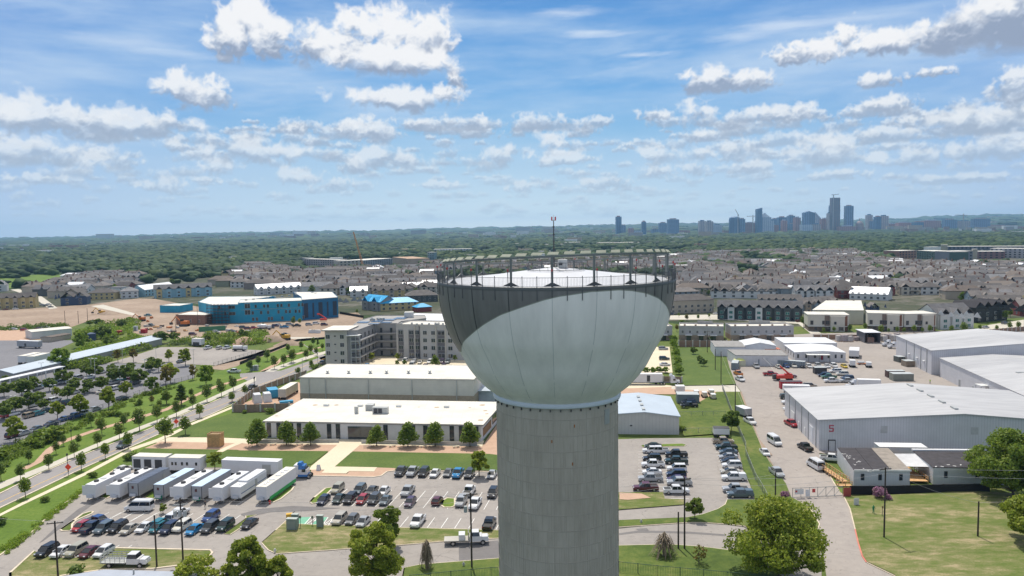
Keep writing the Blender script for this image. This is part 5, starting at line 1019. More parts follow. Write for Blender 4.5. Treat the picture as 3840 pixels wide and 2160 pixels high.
row('M2',[(800,415,'pickup','darkgrey')],RA,'at the foot of the beige stair tower',BV,True)
AP='cars in the apartment car park'
row('M2',[(1600,390,'suv','white'),(1690,402,'suv','silver'),(1748,405,'sedan','champagne'),(1840,402,'suv','white'),(1960,402,'suv','purple'),(2015,402,'suv','slate')],-95,'in the back row below the apartments',AP,True)
row('M2',[(1670,440,'van','white'),(1725,452,'sedan','purple'),(1795,450,'suv','purple'),(1975,445,'suv','purple'),(2040,453,'sedan','grey'),(1230,437,'sedan','brightblue')],-95,'in the front row below the apartments',AP,True)
TP='cars in the tree-shaded car park'
row('M1',[(1188,762,'suv','black'),(1128,655,'suv','white'),(1110,600,'suv','silver'),(920,857,'sedan','silver'),(810,905,'pickup','silver'),(725,930,'pickup','blue'),(635,950,'sedan','blue'),(500,1003,'sedan','navy'),(370,1045,'sedan','slate'),(235,1088,'sedan','silver'),(130,1112,'suv','maroon'),(290,920,'suv','tan'),(375,900,'hatch','teal'),(455,868,'sedan','darkgreen'),(330,818,'suv','cream'),(95,648,'suv','slate'),(370,655,'suv','silver'),(590,600,'suv','silver'),(635,592,'sedan','white'),(440,628,'sedan','teal'),(770,552,'suv','silver'),(870,550,'sedan','white'),(1280,553,'sedan','maroon'),(1315,600,'suv','slate'),(1185,568,'sedan','teal'),(985,500,'suv','white'),(720,695,'sedan','white'),(530,772,'suv','white'),(990,690,'sedan','cream'),(125,905,'hatch','white'),(70,918,'hatch','red'),(665,795,'suv','darkgreen'),(430,790,'suv','grey'),(250,700,'sedan','white')],RA-8,'in the tree-shaded car park',TP,True)
row('M1',[(1752,397,'sedan','slate'),(2015,268,'pickup','white'),(2130,268,'suv','cream'),(2202,266,'pickup','white')],RA-4,'in the upper gravelly car park','cars in the upper car park',True)
rs_=random.Random(4)
def site(c,items,ph,grp='vehicles on the building site'):
    for k in items: row(c,[k],rs_.uniform(-25,25),ph,grp,True)
site('F1',[(1435,858,'pickup','teal')],'right of the earth heaps'); site('F1',[(1460,955,'pickup','slate')],'in the middle of the site track'); site('F1',[(1870,1040,'suv','maroon')],'below the green hoarding'); site('F1',[(2250,1010,'sedan','grey')],'below the blue school'); site('F1',[(2020,1025,'sedan','white')],'left of the green hoarding end'); site('F1',[(2100,1020,'suv','cream')],'in front of the green hoarding')
row('F2',[(30,975,'suv','darkgrey'),(75,985,'suv','maroon'),(125,982,'pickup','red'),(300,975,'suv','navy'),(345,960,'suv','purple'),(375,950,'hatch','white'),(430,972,'pickup','brightblue'),(480,945,'suv','silver'),(550,958,'pickup','black'),(670,948,'suv','silver'),(740,935,'suv','white'),(818,947,'suv','maroon'),(435,1048,'pickup','darkgrey')],8,'on the earth in front of the blue school','vehicles on the building site',True)
row('F1',[(130,990,'sedan','white'),(235,998,'suv','red'),(375,985,'sedan','maroon'),(445,975,'suv','cream')],5,'on the sandy strip at the left edge','cars on the sandy strip',True)
row('F1',[(410,755,'sedan','silver'),(440,762,'sedan','slate'),(475,755,'suv','white'),(490,775,'sedan','grey'),(60,800,'sedan','maroon'),(150,795,'sedan','white')],40,'parked beside the yellow row houses','cars by the row houses',True)
row('F5',[(2110,1360,'sedan','silver'),(2300,1320,'suv','grey'),(300,1300,'hatch','maroon'),(265,1290,'suv','navy')],20,'on the street above the yard fence','cars on the housing street',True)
row('F4',[(715,1235,'suv','navy'),(1155,1228,'sedan','white')],5,'on the kerb by the townhouses','cars by the townhouses',True)
# ------------------------------------------------------------ trailers and lorries
TW=mat('trailer_white',(.66,.66,.67),.4,var=.04); TG=mat('trailer_grey',(.33,.34,.36),.45,var=.06); TGR=mat('trailer_green',(.02,.36,.08),.5); SOL=mat('solar_panel',(.10,.11,.14),.3,spec=.8); TBL=mat('pale_blue_top',(.52,.64,.76),.4,var=.08)
def trailer(label,tl,tr,L,body,top,deg=80.,c='N1',h=3.9,hitch=True,extras=(),zf=.95,W=None,cat='trailer',group='white production trailers parked side by side',rearc=False):
    """tl,tr: pixels of the near roof corners"""
    a=G(c,*tl,z=h); b=G(c,*tr,z=h); w=W or 2.5; m=(a+b)/2; r=thing('box_trailer',label,cat,(m.x,m.y,0),math.radians(deg),group)
    MB().box((L/2,0,zf),(L,w,h-zf-.06),body).build('box',r); MB().box((L/2,0,h-.055),(L+.04,w+.04,.07),top).build('roof',r)
    MB().box((L/2,0,.7),(L*.96,1.0,.28),DARK).build('chassis',r)
    for x in (L-1.4,L-2.5):
        for sy in (-1,1): mb=MB(); mb.tube((x,sy*(w/2-.3),.48),(x,sy*(w/2-.02),.48),.48,TYRE,12); mb.tube((x,sy*(w/2-.3),.48),(x,sy*(w/2),.48),.25,RIM,8); mb.build('wheel',r)
    if hitch:
        for sy in (-.6,.6): MB().box((1.4,sy,0),(.14,.14,.95),METALG).build('landing_leg',r)
        mb=MB(); mb.tube((0,-.5,.7),(-1.3,0,.6),.07,DARK,5); mb.tube((0,.5,.7),(-1.3,0,.6),.07,DARK,5); mb.build('drawbar',r)
        mb=MB(); mb.box((-.28,0,1.0),(.5,1.5,.55),mat('tongue_box',(.5,.52,.56),.5),taper=.06); mb.build('tongue_box',r)
    for e in extras:
        k=e[0]
        if k=='fan':
            mb=MB(); mb.lathe([(.55,h),(.55,h+.28),(.42,h+.42),(.02,h+.45)],DARK,14,(e[1],.2)); mb.build('roof_fan',r)
        if k=='hatch': MB().box((e[1],0,h),(1.0,1.1,.12),METALG).build('roof_hatch',r)
        if k=='dome':
            MB().lathe([(e[2],h),(e[2],h+.16),(.02,h+.26)],TW,12,(e[1],0)).build('roof_dome',r)
        if k=='solar':
            for i in range(9): MB().box((1.3+i*(L-2.2)/9,0,h+.02),(.95,w*.86,.06),SOL).build('solar_panel',r)
        if k=='flap': MB().box((.2,w/2+.5,zf+.4),(.1,1.,2.2),TW).build('open_door',r)
        if k=='green': MB().box((-.25,0,.75),(.4,1.7,.7),TGR if 0 else mat('green_cover',(.02,.22,.14),.6)).build('green_cover',r)
        if k=='skirt': 
            for sy in (-1,1): MB().box((L/2+.6,sy*(w/2+.02),.35),(L-1.6,.05,.85),TGR).build('green_skirt',r)
        if k=='crest': MB().box((-.03,.15,2.6),(.05,.5,.6),mat('crest_dark',(.10,.03,.03),.7)).build('emblem',r)
        if k=='edge': 
            for sy in (-1,1): MB().box((-.02,sy*w/2,zf),(.1,.1,h-zf),DARK).build('corner_trim',r)
        if k=='door': MB().box((e[1],-w/2-.03,zf+.1),(.9,.06,2.1),METALG).build('side_door',r)
        if k=='stripe': MB().box((L/2,-w/2-.02,zf+.9),(L*.96,.04,.18),mat('blue_stripe',(.10,.16,.32),.5)).build('stripe',r)
        if k=='win':
            for x in e[1]: MB().box((x,-w/2-.03,2.3),(.5,.06,.7),CGL).build('window',r)
    return r
trailer('white trailer with open side door at the left end of the trailer row',(80,640),(330,625),12.3,TW,ROOFW2,extras=(('fan',2.3),('hatch',4.4),('fan',7.6),('fan',11.2),('flap',),('door',6.5)))
trailer('white trailer with two roof fans, second from the left of the row',(590,630),(785,625),12.2,TW,ROOFW2,extras=(('fan',2.3),('hatch',4.5),('fan',8.),('fan',11.6),('flap',)))
trailer('grey trailer whose roof is covered in solar panels',(970,600),(1165,600),11.8,TG,SOL,extras=(('solar',),('edge',),('crest',),('door',9.5)))
trailer('grey trailer with pale blue roof, one roof hatch and green front cover',(1480,630),(1675,630),12.2,TG,TBL,extras=(('hatch',5.6),('green',),('edge',),('crest',)))
trailer('white trailer between the two blue-roofed trailers',(1870,665),(2080,665),12.2,TW,ROOFW2,extras=(('fan',2.3),('hatch',6.),('fan',10.5),('flap',)))
trailer('grey trailer with unbroken pale blue roof and green front cover',(1855,577),(1955,577),12.4,TG,TBL,c='L1',extras=(('green',),('edge',),('crest',)))
trailer('white trailer with two roof fans left of the fifth-wheel caravan',(2055,590),(2160,590),11.8,TW,ROOFW2,c='L1',extras=(('fan',2.3),('hatch',5.6),('fan',9.5),('flap',)))
t_=trailer('white fifth-wheel caravan with blue side stripe and stepped roof',(2232,585),(2335,585),12.,TW,ROOFW2,c='L1',h=3.5,extras=(('stripe',),('dome',2.,.3),('dome',8.,.3),('door',7.)))
MB().box((7.6,0,3.5),(8.6,2.3,.4),TW).build('raised_roof',t_)
trailer('long white trailer with bright green skirt at the right end of the row',(145,585),(262,583),14.6,TW,ROOFW,c='L2',extras=(('skirt',),('dome',2.,.35),('dome',3.4,.35),('dome',5.2,.6),('dome',8.2,.6),('dome',10.2,.4),('dome',12.2,.6)))
def xtrailer(label,c,bl,br,dep,h,body,top,wins=(),n='box_trailer',cat='trailer',group=None,zf=.9):
    a=G(c,*bl); b=G(c,*br); L=(b-a).length; r=thing(n,label,cat,a,math.atan2(b.y-a.y,b.x-a.x),group)
    MB().box((L/2,dep/2,zf),(L,dep,h-zf-.06),body).build('box',r); MB().box((L/2,dep/2,h-.055),(L+.06,dep+.06,.08),top).build('roof',r); MB().box((L/2,dep/2,.5),(L*.95,1.,.35),DARK).build('chassis',r)
    for x in (L*.1,L*.1+1.1,L*.86): 
        for y in (.2,dep-.2): MB().tube((x,y-.15,.5),(x,y+.15,.5),.5,TYRE,12).build('wheel',r)
    for w in wins: MB().box((w[0]*L,-.03,w[1]),(w[2],.07,w[3]),w[4] if len(w)>4 else CGL).build('window' if len(w)<6 else w[5],r)
    return r
GR_='white site trailers behind the trailer row'
xtrailer('white site trailer with three barred openings behind the trailer row','L1',(1287,445),(1610,455),3.2,4.2,TW,ROOFW,[(.15,1.3,1.9,2.2,DARK,'barred_opening'),(.47,1.3,1.9,2.2,DARK,'barred_opening'),(.79,1.3,1.9,2.2,DARK,'barred_opening')],group=GR_)
xtrailer('white site trailer with five small windows behind the trailer row','L1',(1640,455),(1945,462),3.2,4.1,TW,ROOFW,[(.12,2.2,.5,.8),(.23,2.2,.5,.8),(.43,2.2,.5,.8),(.59,2.2,.5,.8),(.88,2.2,.5,.8)],group=GR_)
def tractor(label,c,u,v,deg,col,col2,h=3.3,bonnet=True,group=None,z=0):
    p=G(c,u,v,z); r=thing('truck_tractor',label,'truck',p,math.radians(deg),group); P=mat('truck_'+col,PAINT.get(col,(.6,.6,.6)),.35,coat=.6,var=.03); P2=mat('truck_'+col2,PAINT.get(col2,(.6,.6,.6)),.35,coat=.6,var=.03)
    MB().box((-.6,0,.6),(7.2,1.,.35),DARK).build('chassis',r)
    mb=MB(); mb.box((1.2,0,.8),(2.2,2.35,1.5),P2); mb.box((.95,0,2.3),(1.7,2.3,h-2.3),P,taper=.15); mb.build('cab',r)
    MB().add([(2.3,-1.05,1.75),(2.3,1.05,1.75),(2.02,1.,2.7),(2.02,-1.,2.7)],[(0,1,2,3)],CGL).build('windscreen',r)
    MB().box((1.5,0,1.7),(.9,2.42,.7),CGL).build('side_window',r)
    if bonnet: mb=MB(); mb.box((2.95,0,.7),(1.5,1.8,1.0),P2,taper=.1); mb.build('bonnet',r)
    mb=MB(); mb.box((.4,0,h-.05),(1.3,2.1,.75),P,taper=.25); mb.build('roof_fairing',r)
    for x in (2.7,-2.3,-3.5):
        for sy in (-1,1): mb=MB(); mb.tube((x,sy*.85,.5),(x,sy*1.15,.5),.5,TYRE,14); mb.tube((x,sy*.85,.5),(x,sy*1.17,.5),.28,RIM,8); mb.build('wheel',r)
    for sy in (-1,1): MB().box((3.68 if bonnet else 2.32,sy*.75,.9),(.08,.3,.25),HL).build('headlight',r)
    return r
xtrailer('long white semi-trailer coupled to the blue and white tractor','L1',(2155,480),(2700,500),2.6,4.1,TW,ROOFW2,[(.80,1.,2.2,2.3,METALG,'side_door')],n='semi_trailer',cat='trailer')
mat('truck_tblue',(.01,.14,.42),.35,coat=.6); mat('truck_twhite',(.6,.6,.62),.35,coat=.6)
r=tractor('blue and white lorry tractor in front of the long semi-trailer','L2',575,492,-3,'tblue','twhite',h=3.2,bonnet=False)
MB().box((-.35,0,.8),(1.1,2.4,2.6),TW).build('sleeper',r); MB().box((1.25,0,.55),(2.4,2.5,.5),MATS['truck_tblue']).build('lower_panel',r)
xtrailer('white semi-trailer with an open door seen under the bowl of the tower','M3',(180,757),(633,757),2.6,4.1,TW,ROOFW2,[(.70,1.2,1.2,2.4,DARK,'doorway')],n='semi_trailer',cat='trailer')
tractor('white lorry tractor right of the semi-trailer under the bowl','M3',705,755,-2,'twhite','twhite',h=3.4)
xtrailer('white box lorry body in the middle of the yard','M4',(870,805),(1095,812),2.6,3.7,TW,ROOFW2,[],n='box_lorry',cat='truck'); tractor('white cab of the box lorry in mid yard','M4',850,800,176,'twhite','twhite',h=2.9,bonnet=True)
xtrailer('white box trailer beside the dark red container','M3',(1808,845),(2065,850),2.6,3.,TW,ROOFW2,[(.3,1.9,.4,.4),(.7,1.9,.4,.4)])
xtrailer('long silver semi-trailer in the industrial yard at the left','M1',(165,270),(372,278),2.6,4.,TG,ROOFW2,[(.4,1.0,1.2,1.6,DARK,'doorway')],n='semi_trailer',cat='trailer')
for i,(u,v,l) in enumerate(((215,430,'tall white trailer end-on beside the long shed roof, left one'),(300,435,'tall white trailer end-on beside the long shed roof, right one'))):
    xtrailer(l,'M1',(u-40,v),(u+38,v),11.,4.,TW,ROOFW,[],group='trailers by the long shed')
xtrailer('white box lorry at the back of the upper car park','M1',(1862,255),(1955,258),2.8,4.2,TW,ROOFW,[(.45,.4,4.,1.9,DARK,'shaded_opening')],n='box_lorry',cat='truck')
xtrailer('cream semi-trailer reversed against the storage hall','M2',(372,775),(445,775),13.,3.9,mat('trailer_cream',(.50,.47,.41),.6),ROOFW,[],n='semi_trailer',cat='trailer')
xtrailer('white caravan parked end-on behind the row of yard cars','M4',(785,500),(882,505),11,3.6,TW,ROOFW2,[],n='caravan',cat='trailer')
xtrailer('small white box trailer below the caravan','M4',(795,590),(848,592),3,3.,TW,ROOFW2); xtrailer('small white box trailer right of the water bowser','M4',(955,592),(1005,594),2.4,2.2,TW,ROOFW2)
xtrailer('open white box trailer above the tan pickup','L3',(1130,105),(1283,108),2.6,2.7,TW,DARK,[],group=None)
xtrailer('grey box lorry body behind the white pickup on the yard road','M3',(1425,1085),(1500,1078),5.,3.,TG,ROOFW2,[])
for i,(u,v) in enumerate(((810,842),(965,870),(1045,885),(1112,862),(1130,905))):
    xtrailer(['larger white utility trailer on the granite yard','small cream generator trailer nearest the container store','small cream generator trailer second from the left','small cream generator trailer behind the front pair','small cream generator trailer furthest right'][i],'M3',(u-(45 if i==0 else 22),v),(u+(40 if i==0 else 22),v),3. if i==0 else 2.4,2.6 if i==0 else 1.9,TW if i==0 else mat('generator_cream',(.58,.53,.42),.6),ROOFW2,[],zf=.5,n='utility_trailer',group='generator trailers on the granite yard')
for u,v,l in ((1180,385,'left white lorry nosing out from behind the big warehouse'),(1235,405,'right white lorry nosing out from behind the big warehouse')): tractor(l,'M4',u,v,185,'twhite','twhite',h=2.6,group='lorries by the big warehouse')
# flatbed stake truck, flatbed lorry on the street
def flatbed(label,c,u,v,deg,stake):
    p=G(c,u,v); r=thing('flatbed_truck',label,'truck',p,math.radians(deg)); W_=paint('white')
    MB().box((-.5,0,.55),(7.6,1.,.3),DARK).build('chassis',r); MB().box((-1.9,0,.95),(4.8,2.4,.16),mat('bed_grey',(.42,.40,.36),.7) if not stake else METALG).build('flat_bed',r)
    mb=MB(); mb.box((1.75,0,.75),(2.3,2.1,1.0),W_); mb.box((1.6,0,1.75),(1.9,1.95,.75),CGL,taper=.2); mb.box((1.55,0,2.42),(1.6,1.65,.12),W_); mb.build('cab',r)
    mb=MB(); mb.box((3.5,0,.75),(1.4,1.9,.85),W_,taper=.15); mb.build('bonnet',r)
    if stake:
        g=MB()
        for sy in (-1,1):
            for k in range(6): g.box((-4.1+k*.9,sy*1.17,1.1),(.08,.06,1.2),METALG)
            for z in (1.4,1.75,2.15): g.box((-1.9,sy*1.17,z),(4.7,.05,.12),METALG)
        for z in (1.4,1.75,2.15): g.box((-4.25,0,z),(.05,2.3,.12),METALG)
        g.build('stake_sides',r)
    else:
        g=MB()
        for z in (1.2,1.5,1.8,2.1,2.4): g.box((.35,0,z),(.1,2.1,.08),METALG)
        for sy in (-1,0,1): g.box((.35,sy,1.0),(.12,.1,1.6),METALG)
        g.build('headboard',r); MB().box((-.9,0,1.12),(1.2,2.,1.),W_).build('tool_box',r)
    for x in (3.1,-2.6):
        for sy in (-1,1): mb=MB(); mb.tube((x,sy*.85,.5),(x,sy*1.12,.5),.5,TYRE,14); mb.tube((x,sy*.85,.5),(x,sy*1.14,.5),.28,RIM,8); mb.build('wheel',r)
    for sy in (-1,1): MB().box((4.22,sy*.7,1.05),(.08,.3,.25),HL).build('headlight',r)
    return r
flatbed('white double-cab stake truck on the bottom verge','L1',1225,1352,-3,True); flatbed('white flatbed lorry driving right along the bottom street','L2',2200,1135,3,False)
# machines
def bar(mb,a,b,w,m):
    mb.tube(a,b,w,m,4)
def cranes():
    RD=mat('crane_red',(.60,.04,.02),.45,coat=.4); p=G('M3',1810,715); r=thing('crane_truck','bright red recovery crane truck with raised boom in the yard','crane truck',p,math.radians(-2)); mb=MB(); mb.box((0,0,.9),(6.4,2.3,1.3),RD); mb.box((1.6,0,2.2),(2.6,1.6,.5),RD); mb.build('body',r)
    mb=MB(); mb.tube((2.4,0,2.2),(-1.6,0,5.6),.42,RD,4); mb.build('boom',r); mb=MB(); mb.tube((-1.6,0,5.6),(-3.6,0,4.9),.12,DARK,4); mb.build('jib',r); MB().box((-3.6,0,.5),(1.3,1.8,1.9),DARK).build('winch',r)
    for x in (-2.2,1.4,2.6):
        for sy in (-1,1): MB().tube((x,sy*.9,.5),(x,sy*1.2,.5),.5,TYRE,12).build('wheel',r)
    YL=mat('machine_yellow',(.60,.33,.02),.5)
    def digger(lab,c,u,v,m,s=1.,deg=170):
        p=G(c,u,v); r=thing('excavator',lab,'excavator',p,math.radians(deg)); mb=MB()
        for sy in (-1,1): mb.box((0,sy*1.0*s,0),(3.8*s,.6*s,.85*s),DARK)
        mb.build('tracks',r); MB().box((-.4*s,0,1.*s),(3.*s,2.4*s,1.3*s),m).build('body',r); MB().box((.7*s,.6*s,1.2*s),(1.2*s,1.*s,1.8*s),CGL).build('cab',r); mb=MB(); mb.tube((1.1*s,0,1.6*s),(4.*s,0,4.2*s),.25*s,m,4); mb.tube((4.*s,0,4.2*s),(6.4*s,0,1.6*s),.2*s,m,4); mb.build('boom',r); MB().box((6.4*s,0,.6*s),(1.*s,1.1*s,1.*s),DARK).build('bucket',r)
    digger('yellow excavator on the spoil heap beside the boulevard','F2',440,1100,YL,1.3); digger('orange excavator on the left part of the building site','F1',1375,915,mat('machine_orange',(.55,.16,.03),.5),1.2); digger('yellow excavator among the earth heaps by the poles','F1',985,850,YL,1.2); digger('orange machine beside the scaffold of the blue school','F1',1790,965,mat('machine_orange',(.55,.16,.03),.5),1.5)
    p=G('F2',812,915); r=thing('boom_lift','orange-red boom lift beside the right end of the blue school','boom lift',p); MB().box((0,0,.5),(4.5,2.3,1.3),RD).build('base',r); mb=MB(); mb.tube((1.5,0,2.),(-3,0,5.),.35,RD,4); mb.build('boom',r); MB().box((-3.4,0,4.3),(1.6,1.,1.),RD).build('basket',r)
    p=G('F2',232,1000); r=thing('concrete_mixer','white concrete mixer lorry in front of the blue school','truck',p,.1); MB().box((0,0,.6),(9,2.3,.7),DARK).build('chassis',r); mb=MB(); mb.tube((-4,0,2.6),(-1.6,0,2.4),.5,TW,12,1.35); mb.tube((-1.6,0,2.4),(1.,0,2.2),1.35,TW,12,1.35); mb.tube((1.,0,2.2),(2.2,0,2.1),1.35,TW,12,.6); mb.build('drum',r); MB().box((3.5,0,1.),(2,2.3,1.8),TW).build('cab',r)
    for x in (-3,-1.8,3.4):
        for sy in (-1,1): MB().tube((x,sy*.9,.5),(x,sy*1.2,.5),.5,TYRE,10).build('wheel',r)
    for c,u,v,l in (('F1',2325,1205,'white tank lorry at the right of the upper car park'),('M4',910,562,'white water bowser trailer with orange frame in the yard')):
        p=G(c,u,v); s=1. if c=='F1' else .55; r=thing('tank_lorry' if s==1 else 'water_trailer',l,'truck' if s==1 else 'trailer',p); MB().box((0,0,.5*s),(7*s,2*s,.5*s),DARK if s==1 else mat('machine_orange',(.55,.16,.03),.5)).build('chassis',r); MB().tube((-3.2*s,0,1.9*s),(1.6*s,0,1.9*s),1.0*s,TW,14).build('tank',r)
        for x in (-2*s,2.2*s):
            for sy in (-1,1): MB().tube((x,sy*.8*s,.5*s),(x,sy*1.1*s,.5*s),.5*s,TYRE,10).build('wheel',r)
        if s==1: MB().box((3.,0,.9),(1.8,2.2,1.6),TW).build('cab',r)
cranes()
# ------------------------------------------------------------ trees and plants
BARK=mat('bark',(.10,.08,.06),.95,var=.3,scale=3); BARKP=mat('pale_bark',(.20,.17,.14),.95,var=.3,scale=3)
LV=dict(
 dark=leaf_mat('leaf_dark',[(.2,(.042,.080,.020)),(.5,(.080,.135,.032)),(.8,(.15,.195,.05))]),
 mid=leaf_mat('leaf_mid',[(.2,(.045,.085,.014)),(.5,(.095,.155,.024)),(.8,(.18,.235,.045))]),
 bright=leaf_mat('leaf_bright',[(.2,(.07,.13,.012)),(.5,(.13,.22,.024)),(.8,(.21,.29,.045))]),
 olive=leaf_mat('leaf_olive',[(.2,(.085,.125,.014)),(.5,(.16,.215,.026)),(.8,(.30,.33,.055))]),
 rust=leaf_mat('leaf_rust',[(.2,(.08,.065,.018)),(.5,(.13,.095,.03)),(.8,(.18,.15,.05))]),
 purple=leaf_mat('flower_purple',[(.2,(.12,.05,.14)),(.5,(.26,.12,.28)),(.8,(.40,.22,.40))]))
def leaf_cloud(cl,n,size,mat_,seed,shell=.72,flat=1.):
    """cl: clumps (x,y,z,rx,rz); n leaf quads shared over them; each leaf is its own small quad"""
    r=np.random.default_rng(seed); cl=np.array(cl,float); w=cl[:,3]**2; w/=w.sum(); k=r.choice(len(cl),n,p=w); d=r.normal(size=(n,3)); d/=np.linalg.norm(d,axis=1,keepdims=True); d[:,2]=np.where(d[:,2]<-.3,d[:,2]*.6,d[:,2])
    rad=shell+(1-shell)*r.random(n)**.6; rad=np.where(r.random(n)<.18,r.random(n),rad)*(1+.10*r.normal(size=n))
    c=cl[k,:3]+d*np.stack([cl[k,3],cl[k,3],cl[k,4]],1)*rad[:,None]
    nr=d*.8+r.normal(size=(n,3))*.75; nr/=np.linalg.norm(nr,axis=1,keepdims=True); a=np.cross(nr,r.normal(size=(n,3))); a/=np.linalg.norm(a,axis=1,keepdims=True); b=np.cross(nr,a)
    s=size*(.6+.9*r.random(n))[:,None]; V=np.stack([c-a*s-b*s*.6,c+a*s-b*s*.75,c+a*s*.8+b*s*.7,c-a*s*.9+b*s*.6],1).reshape(-1,3)
    me=bpy.data.meshes.new('crown'); me.vertices.add(4*n); me.vertices.foreach_set('co',V.astype(np.float32).ravel()); me.loops.add(4*n); me.loops.foreach_set('vertex_index',np.arange(4*n,dtype=np.int32)); me.polygons.add(n); me.polygons.foreach_set('loop_start',np.arange(0,4*n,4,dtype=np.int32)); me.polygons.foreach_set('loop_total',np.full(n,4,np.int32)); me.materials.append(mat_); me.update(calc_edges=True); return me
def tree_proto(kind,leaf,seed,h=6.,w=3.4,trunk=.28,n=900,size=.2,shape='oval',bark=None,name='tree'):
    """unit built at real size: height h, crown width w"""
    rd=random.Random(seed); bark=bark or BARK; root=thing(name,None,None); zt=h*trunk; tb=MB(); tr=max(.06,h*.017); lean=(rd.uniform(-.02,.02)*h,rd.uniform(-.02,.02)*h)
    top=Vector((lean[0],lean[1],h*.78)); mid=Vector((lean[0]*.4,lean[1]*.4,zt)); tb.tube((0,0,-.2),mid,tr*1.2,bark,8,tr*.9,caps=False); tb.tube(mid,top,tr*.9,bark,7,tr*.2,caps=False)
    cl=[]; ch=h-zt; m=dict(oval=9,cone=10,round=22,wide=30,bush=8,big=52,shag=22)[shape]
    for i in range(m):
        t=(i+.5)/m; a=i*2.399+rd.uniform(-.4,.4)
        if shape in('oval',): pr=math.sin(math.pi*(.12+.80*t))**.8; rr=w*.30; off=w*.26*pr
        elif shape=='cone': pr=1-t*.82; rr=w*(.16+.17*pr); off=w*.30*pr
        elif shape=='bush': pr=1; rr=w*.28; off=w*.26*rd.random()
        else: pr=math.sqrt(max(.05,1-(2*abs(t-.42))**2*.9)) if t<.98 else .2; rr=w*rd.uniform(.08,.165); off=w*rd.uniform(.12,.42)*pr
        z=zt+ch*(.14+.74*t) if shape!='bush' else h*(.25+.4*t); c=Vector((lean[0]*t+math.cos(a)*off,lean[1]*t+math.sin(a)*off,z)); 
        if shape in('round','wide','big') and rd.random()<.3: c=Vector((c.x*1.16,c.y*1.16,c.z+h*rd.uniform(-.05,.06))); rr*=.75
        cl.append((c.x,c.y,c.z,rr,rr*(.8 if shape not in('oval','cone') else 1.05)*(ch/w if shape in('oval',) else 1)**.3))
        if shape in('round','wide','big','shag') or i%2==0:
            st=mid.lerp(top,max(0,min(1,(z-zt)/(top.z-zt)-.35))); tb.tube(st,c,tr*.42,bark,5,tr*.12,caps=False)
    tb.build('trunk',root); link('crown',leaf_cloud(cl,n,size,leaf,seed),root); root['h0']=h; root['w0']=w; return root
TP={}
def tproto(k,i):
    key=(k,i)
    if key in TP: return TP[key]
    P=dict(street=('dark',5.6,3.2,.30,800,.17,'oval'),streetm=('mid',5.6,3.1,.30,800,.17,'oval'),rust=('rust',4.5,2.6,.3,500,.17,'oval'),oak=('mid',6.6,4.6,.14,2200,.17,'cone'),lot=('dark',6.2,6.2,.22,1700,.24,'round'),lotm=('mid',7.,6.,.2,1700,.24,'round'),lotb=('olive',7.5,6.,.2,1800,.24,'round'),
      bright=('bright',8.,8.,.1,2600,.26,'round'),brown=('rust',7.,4.6,.25,1000,.2,'round'),bush=('mid',2.,2.6,.05,420,.16,'bush'),bushd=('dark',2.,2.6,.05,420,.16,'bush'),purple=('purple',3.,3.,.1,600,.15,'bush'),estate=('dark',6.5,6.,.15,420,.42,'round'),estatem=('mid',6.,5.5,.15,420,.42,'round'),slim=('dark',6,1.8,.1,400,.2,'cone'))[k]
    nm={'bush':'bush','bushd':'bush','purple':'flowering_shrub','oak':'oak_tree','street':'street_tree','streetm':'street_tree'}.get(k,'tree')
    r=tree_proto(k,LV[P[0]],hash((k,i))%1 + i*13+len(k),P[1],P[2],P[3],P[4],P[5],P[6],name=nm); r.location=(0,0,-500); TP[key]=r; return r
TUSED=set(); TREES=[]
def plant(k,i,p,h,label,group=None,wf=1.,cat='tree'):
    pr=tproto(k,i); s=h/pr['h0']; sc=(s*wf,s*wf,s); rz=random.uniform(0,6.28)
    if (k,i) not in TUSED: TUSED.add((k,i)); o=pr; o.location=p; o.rotation_euler=(0,0,rz); o['src']=0
    else: o=dup(pr,p,rz)
    o.scale=sc; tag(o,label,cat,group); TREES.append(o); return o
def trees(c,k,items,label,group,nv=3,wf=1.,lab=True,frm='left'):
    n=len(items)
    for i,(u,vb,vt) in enumerate(items):
        p=G(c,u,vb); h=max(.8,GY(c,u,vt,p.y).z); l=label if n==1 or not lab else f'{ordi(i+1)} {label}'.replace(' from the left',f' from the {frm}')
        plant(k,i%nv,p,h,l,group,wf,'bush' if k.startswith('bush') else ('shrub' if k=='purple' else 'tree'))
trees('L1','streetm',[(248,690,500),(790,430,258),(1022,312,165),(1245,222,60)],'small street tree from the left on the verge between kerb and pale sidewalk','street trees beside the sidewalk')
trees('M1','streetm',[(1605,1195,955),(1800,1112,945),(1940,948,818),(2250,800,705)],'fuller street tree from the left on the upper part of the sidewalk verge','street trees on the upper sidewalk verge',wf=1.15)
trees('L1','street',[(10,520,345),(200,525,368),(475,422,272),(722,300,150),(950,205,58)],'dark street tree from the left on the strip between cycle path and boulevard','street trees by the cycle path')
trees('M1','street',[(1160,1160,998),(1355,1078,868),(1525,995,828),(1712,938,785),(1870,855,728),(2010,795,640),(2150,742,598),(2265,692,558),(2378,740,635)],'dark street tree from the left on the upper strip beside the cycle path','upper street trees by the cycle path')
trees('M1','street',[(280,1390,1268),(545,1300,1180),(615,1220,1118),(768,1215,1115),(885,1035,898),(990,1115,955),(1200,1045,915),(1360,865,765),(1548,872,778),(1620,822,690),(1855,752,668),(2125,655,572),(2240,605,538)],'young tree from the left on the meadow between gravel trail and cycle path','meadow trees')
trees('M1','rust',[(1475,820,738),(2255,790,708),(950,1050,965)],'small reddish tree from the left on the boulevard meadow','reddish meadow trees',frm='top')
trees('M1','slim',[(1760,832,600)],'tall slim dark tree standing on the meadow near the car park fence',None,wf=1.6)
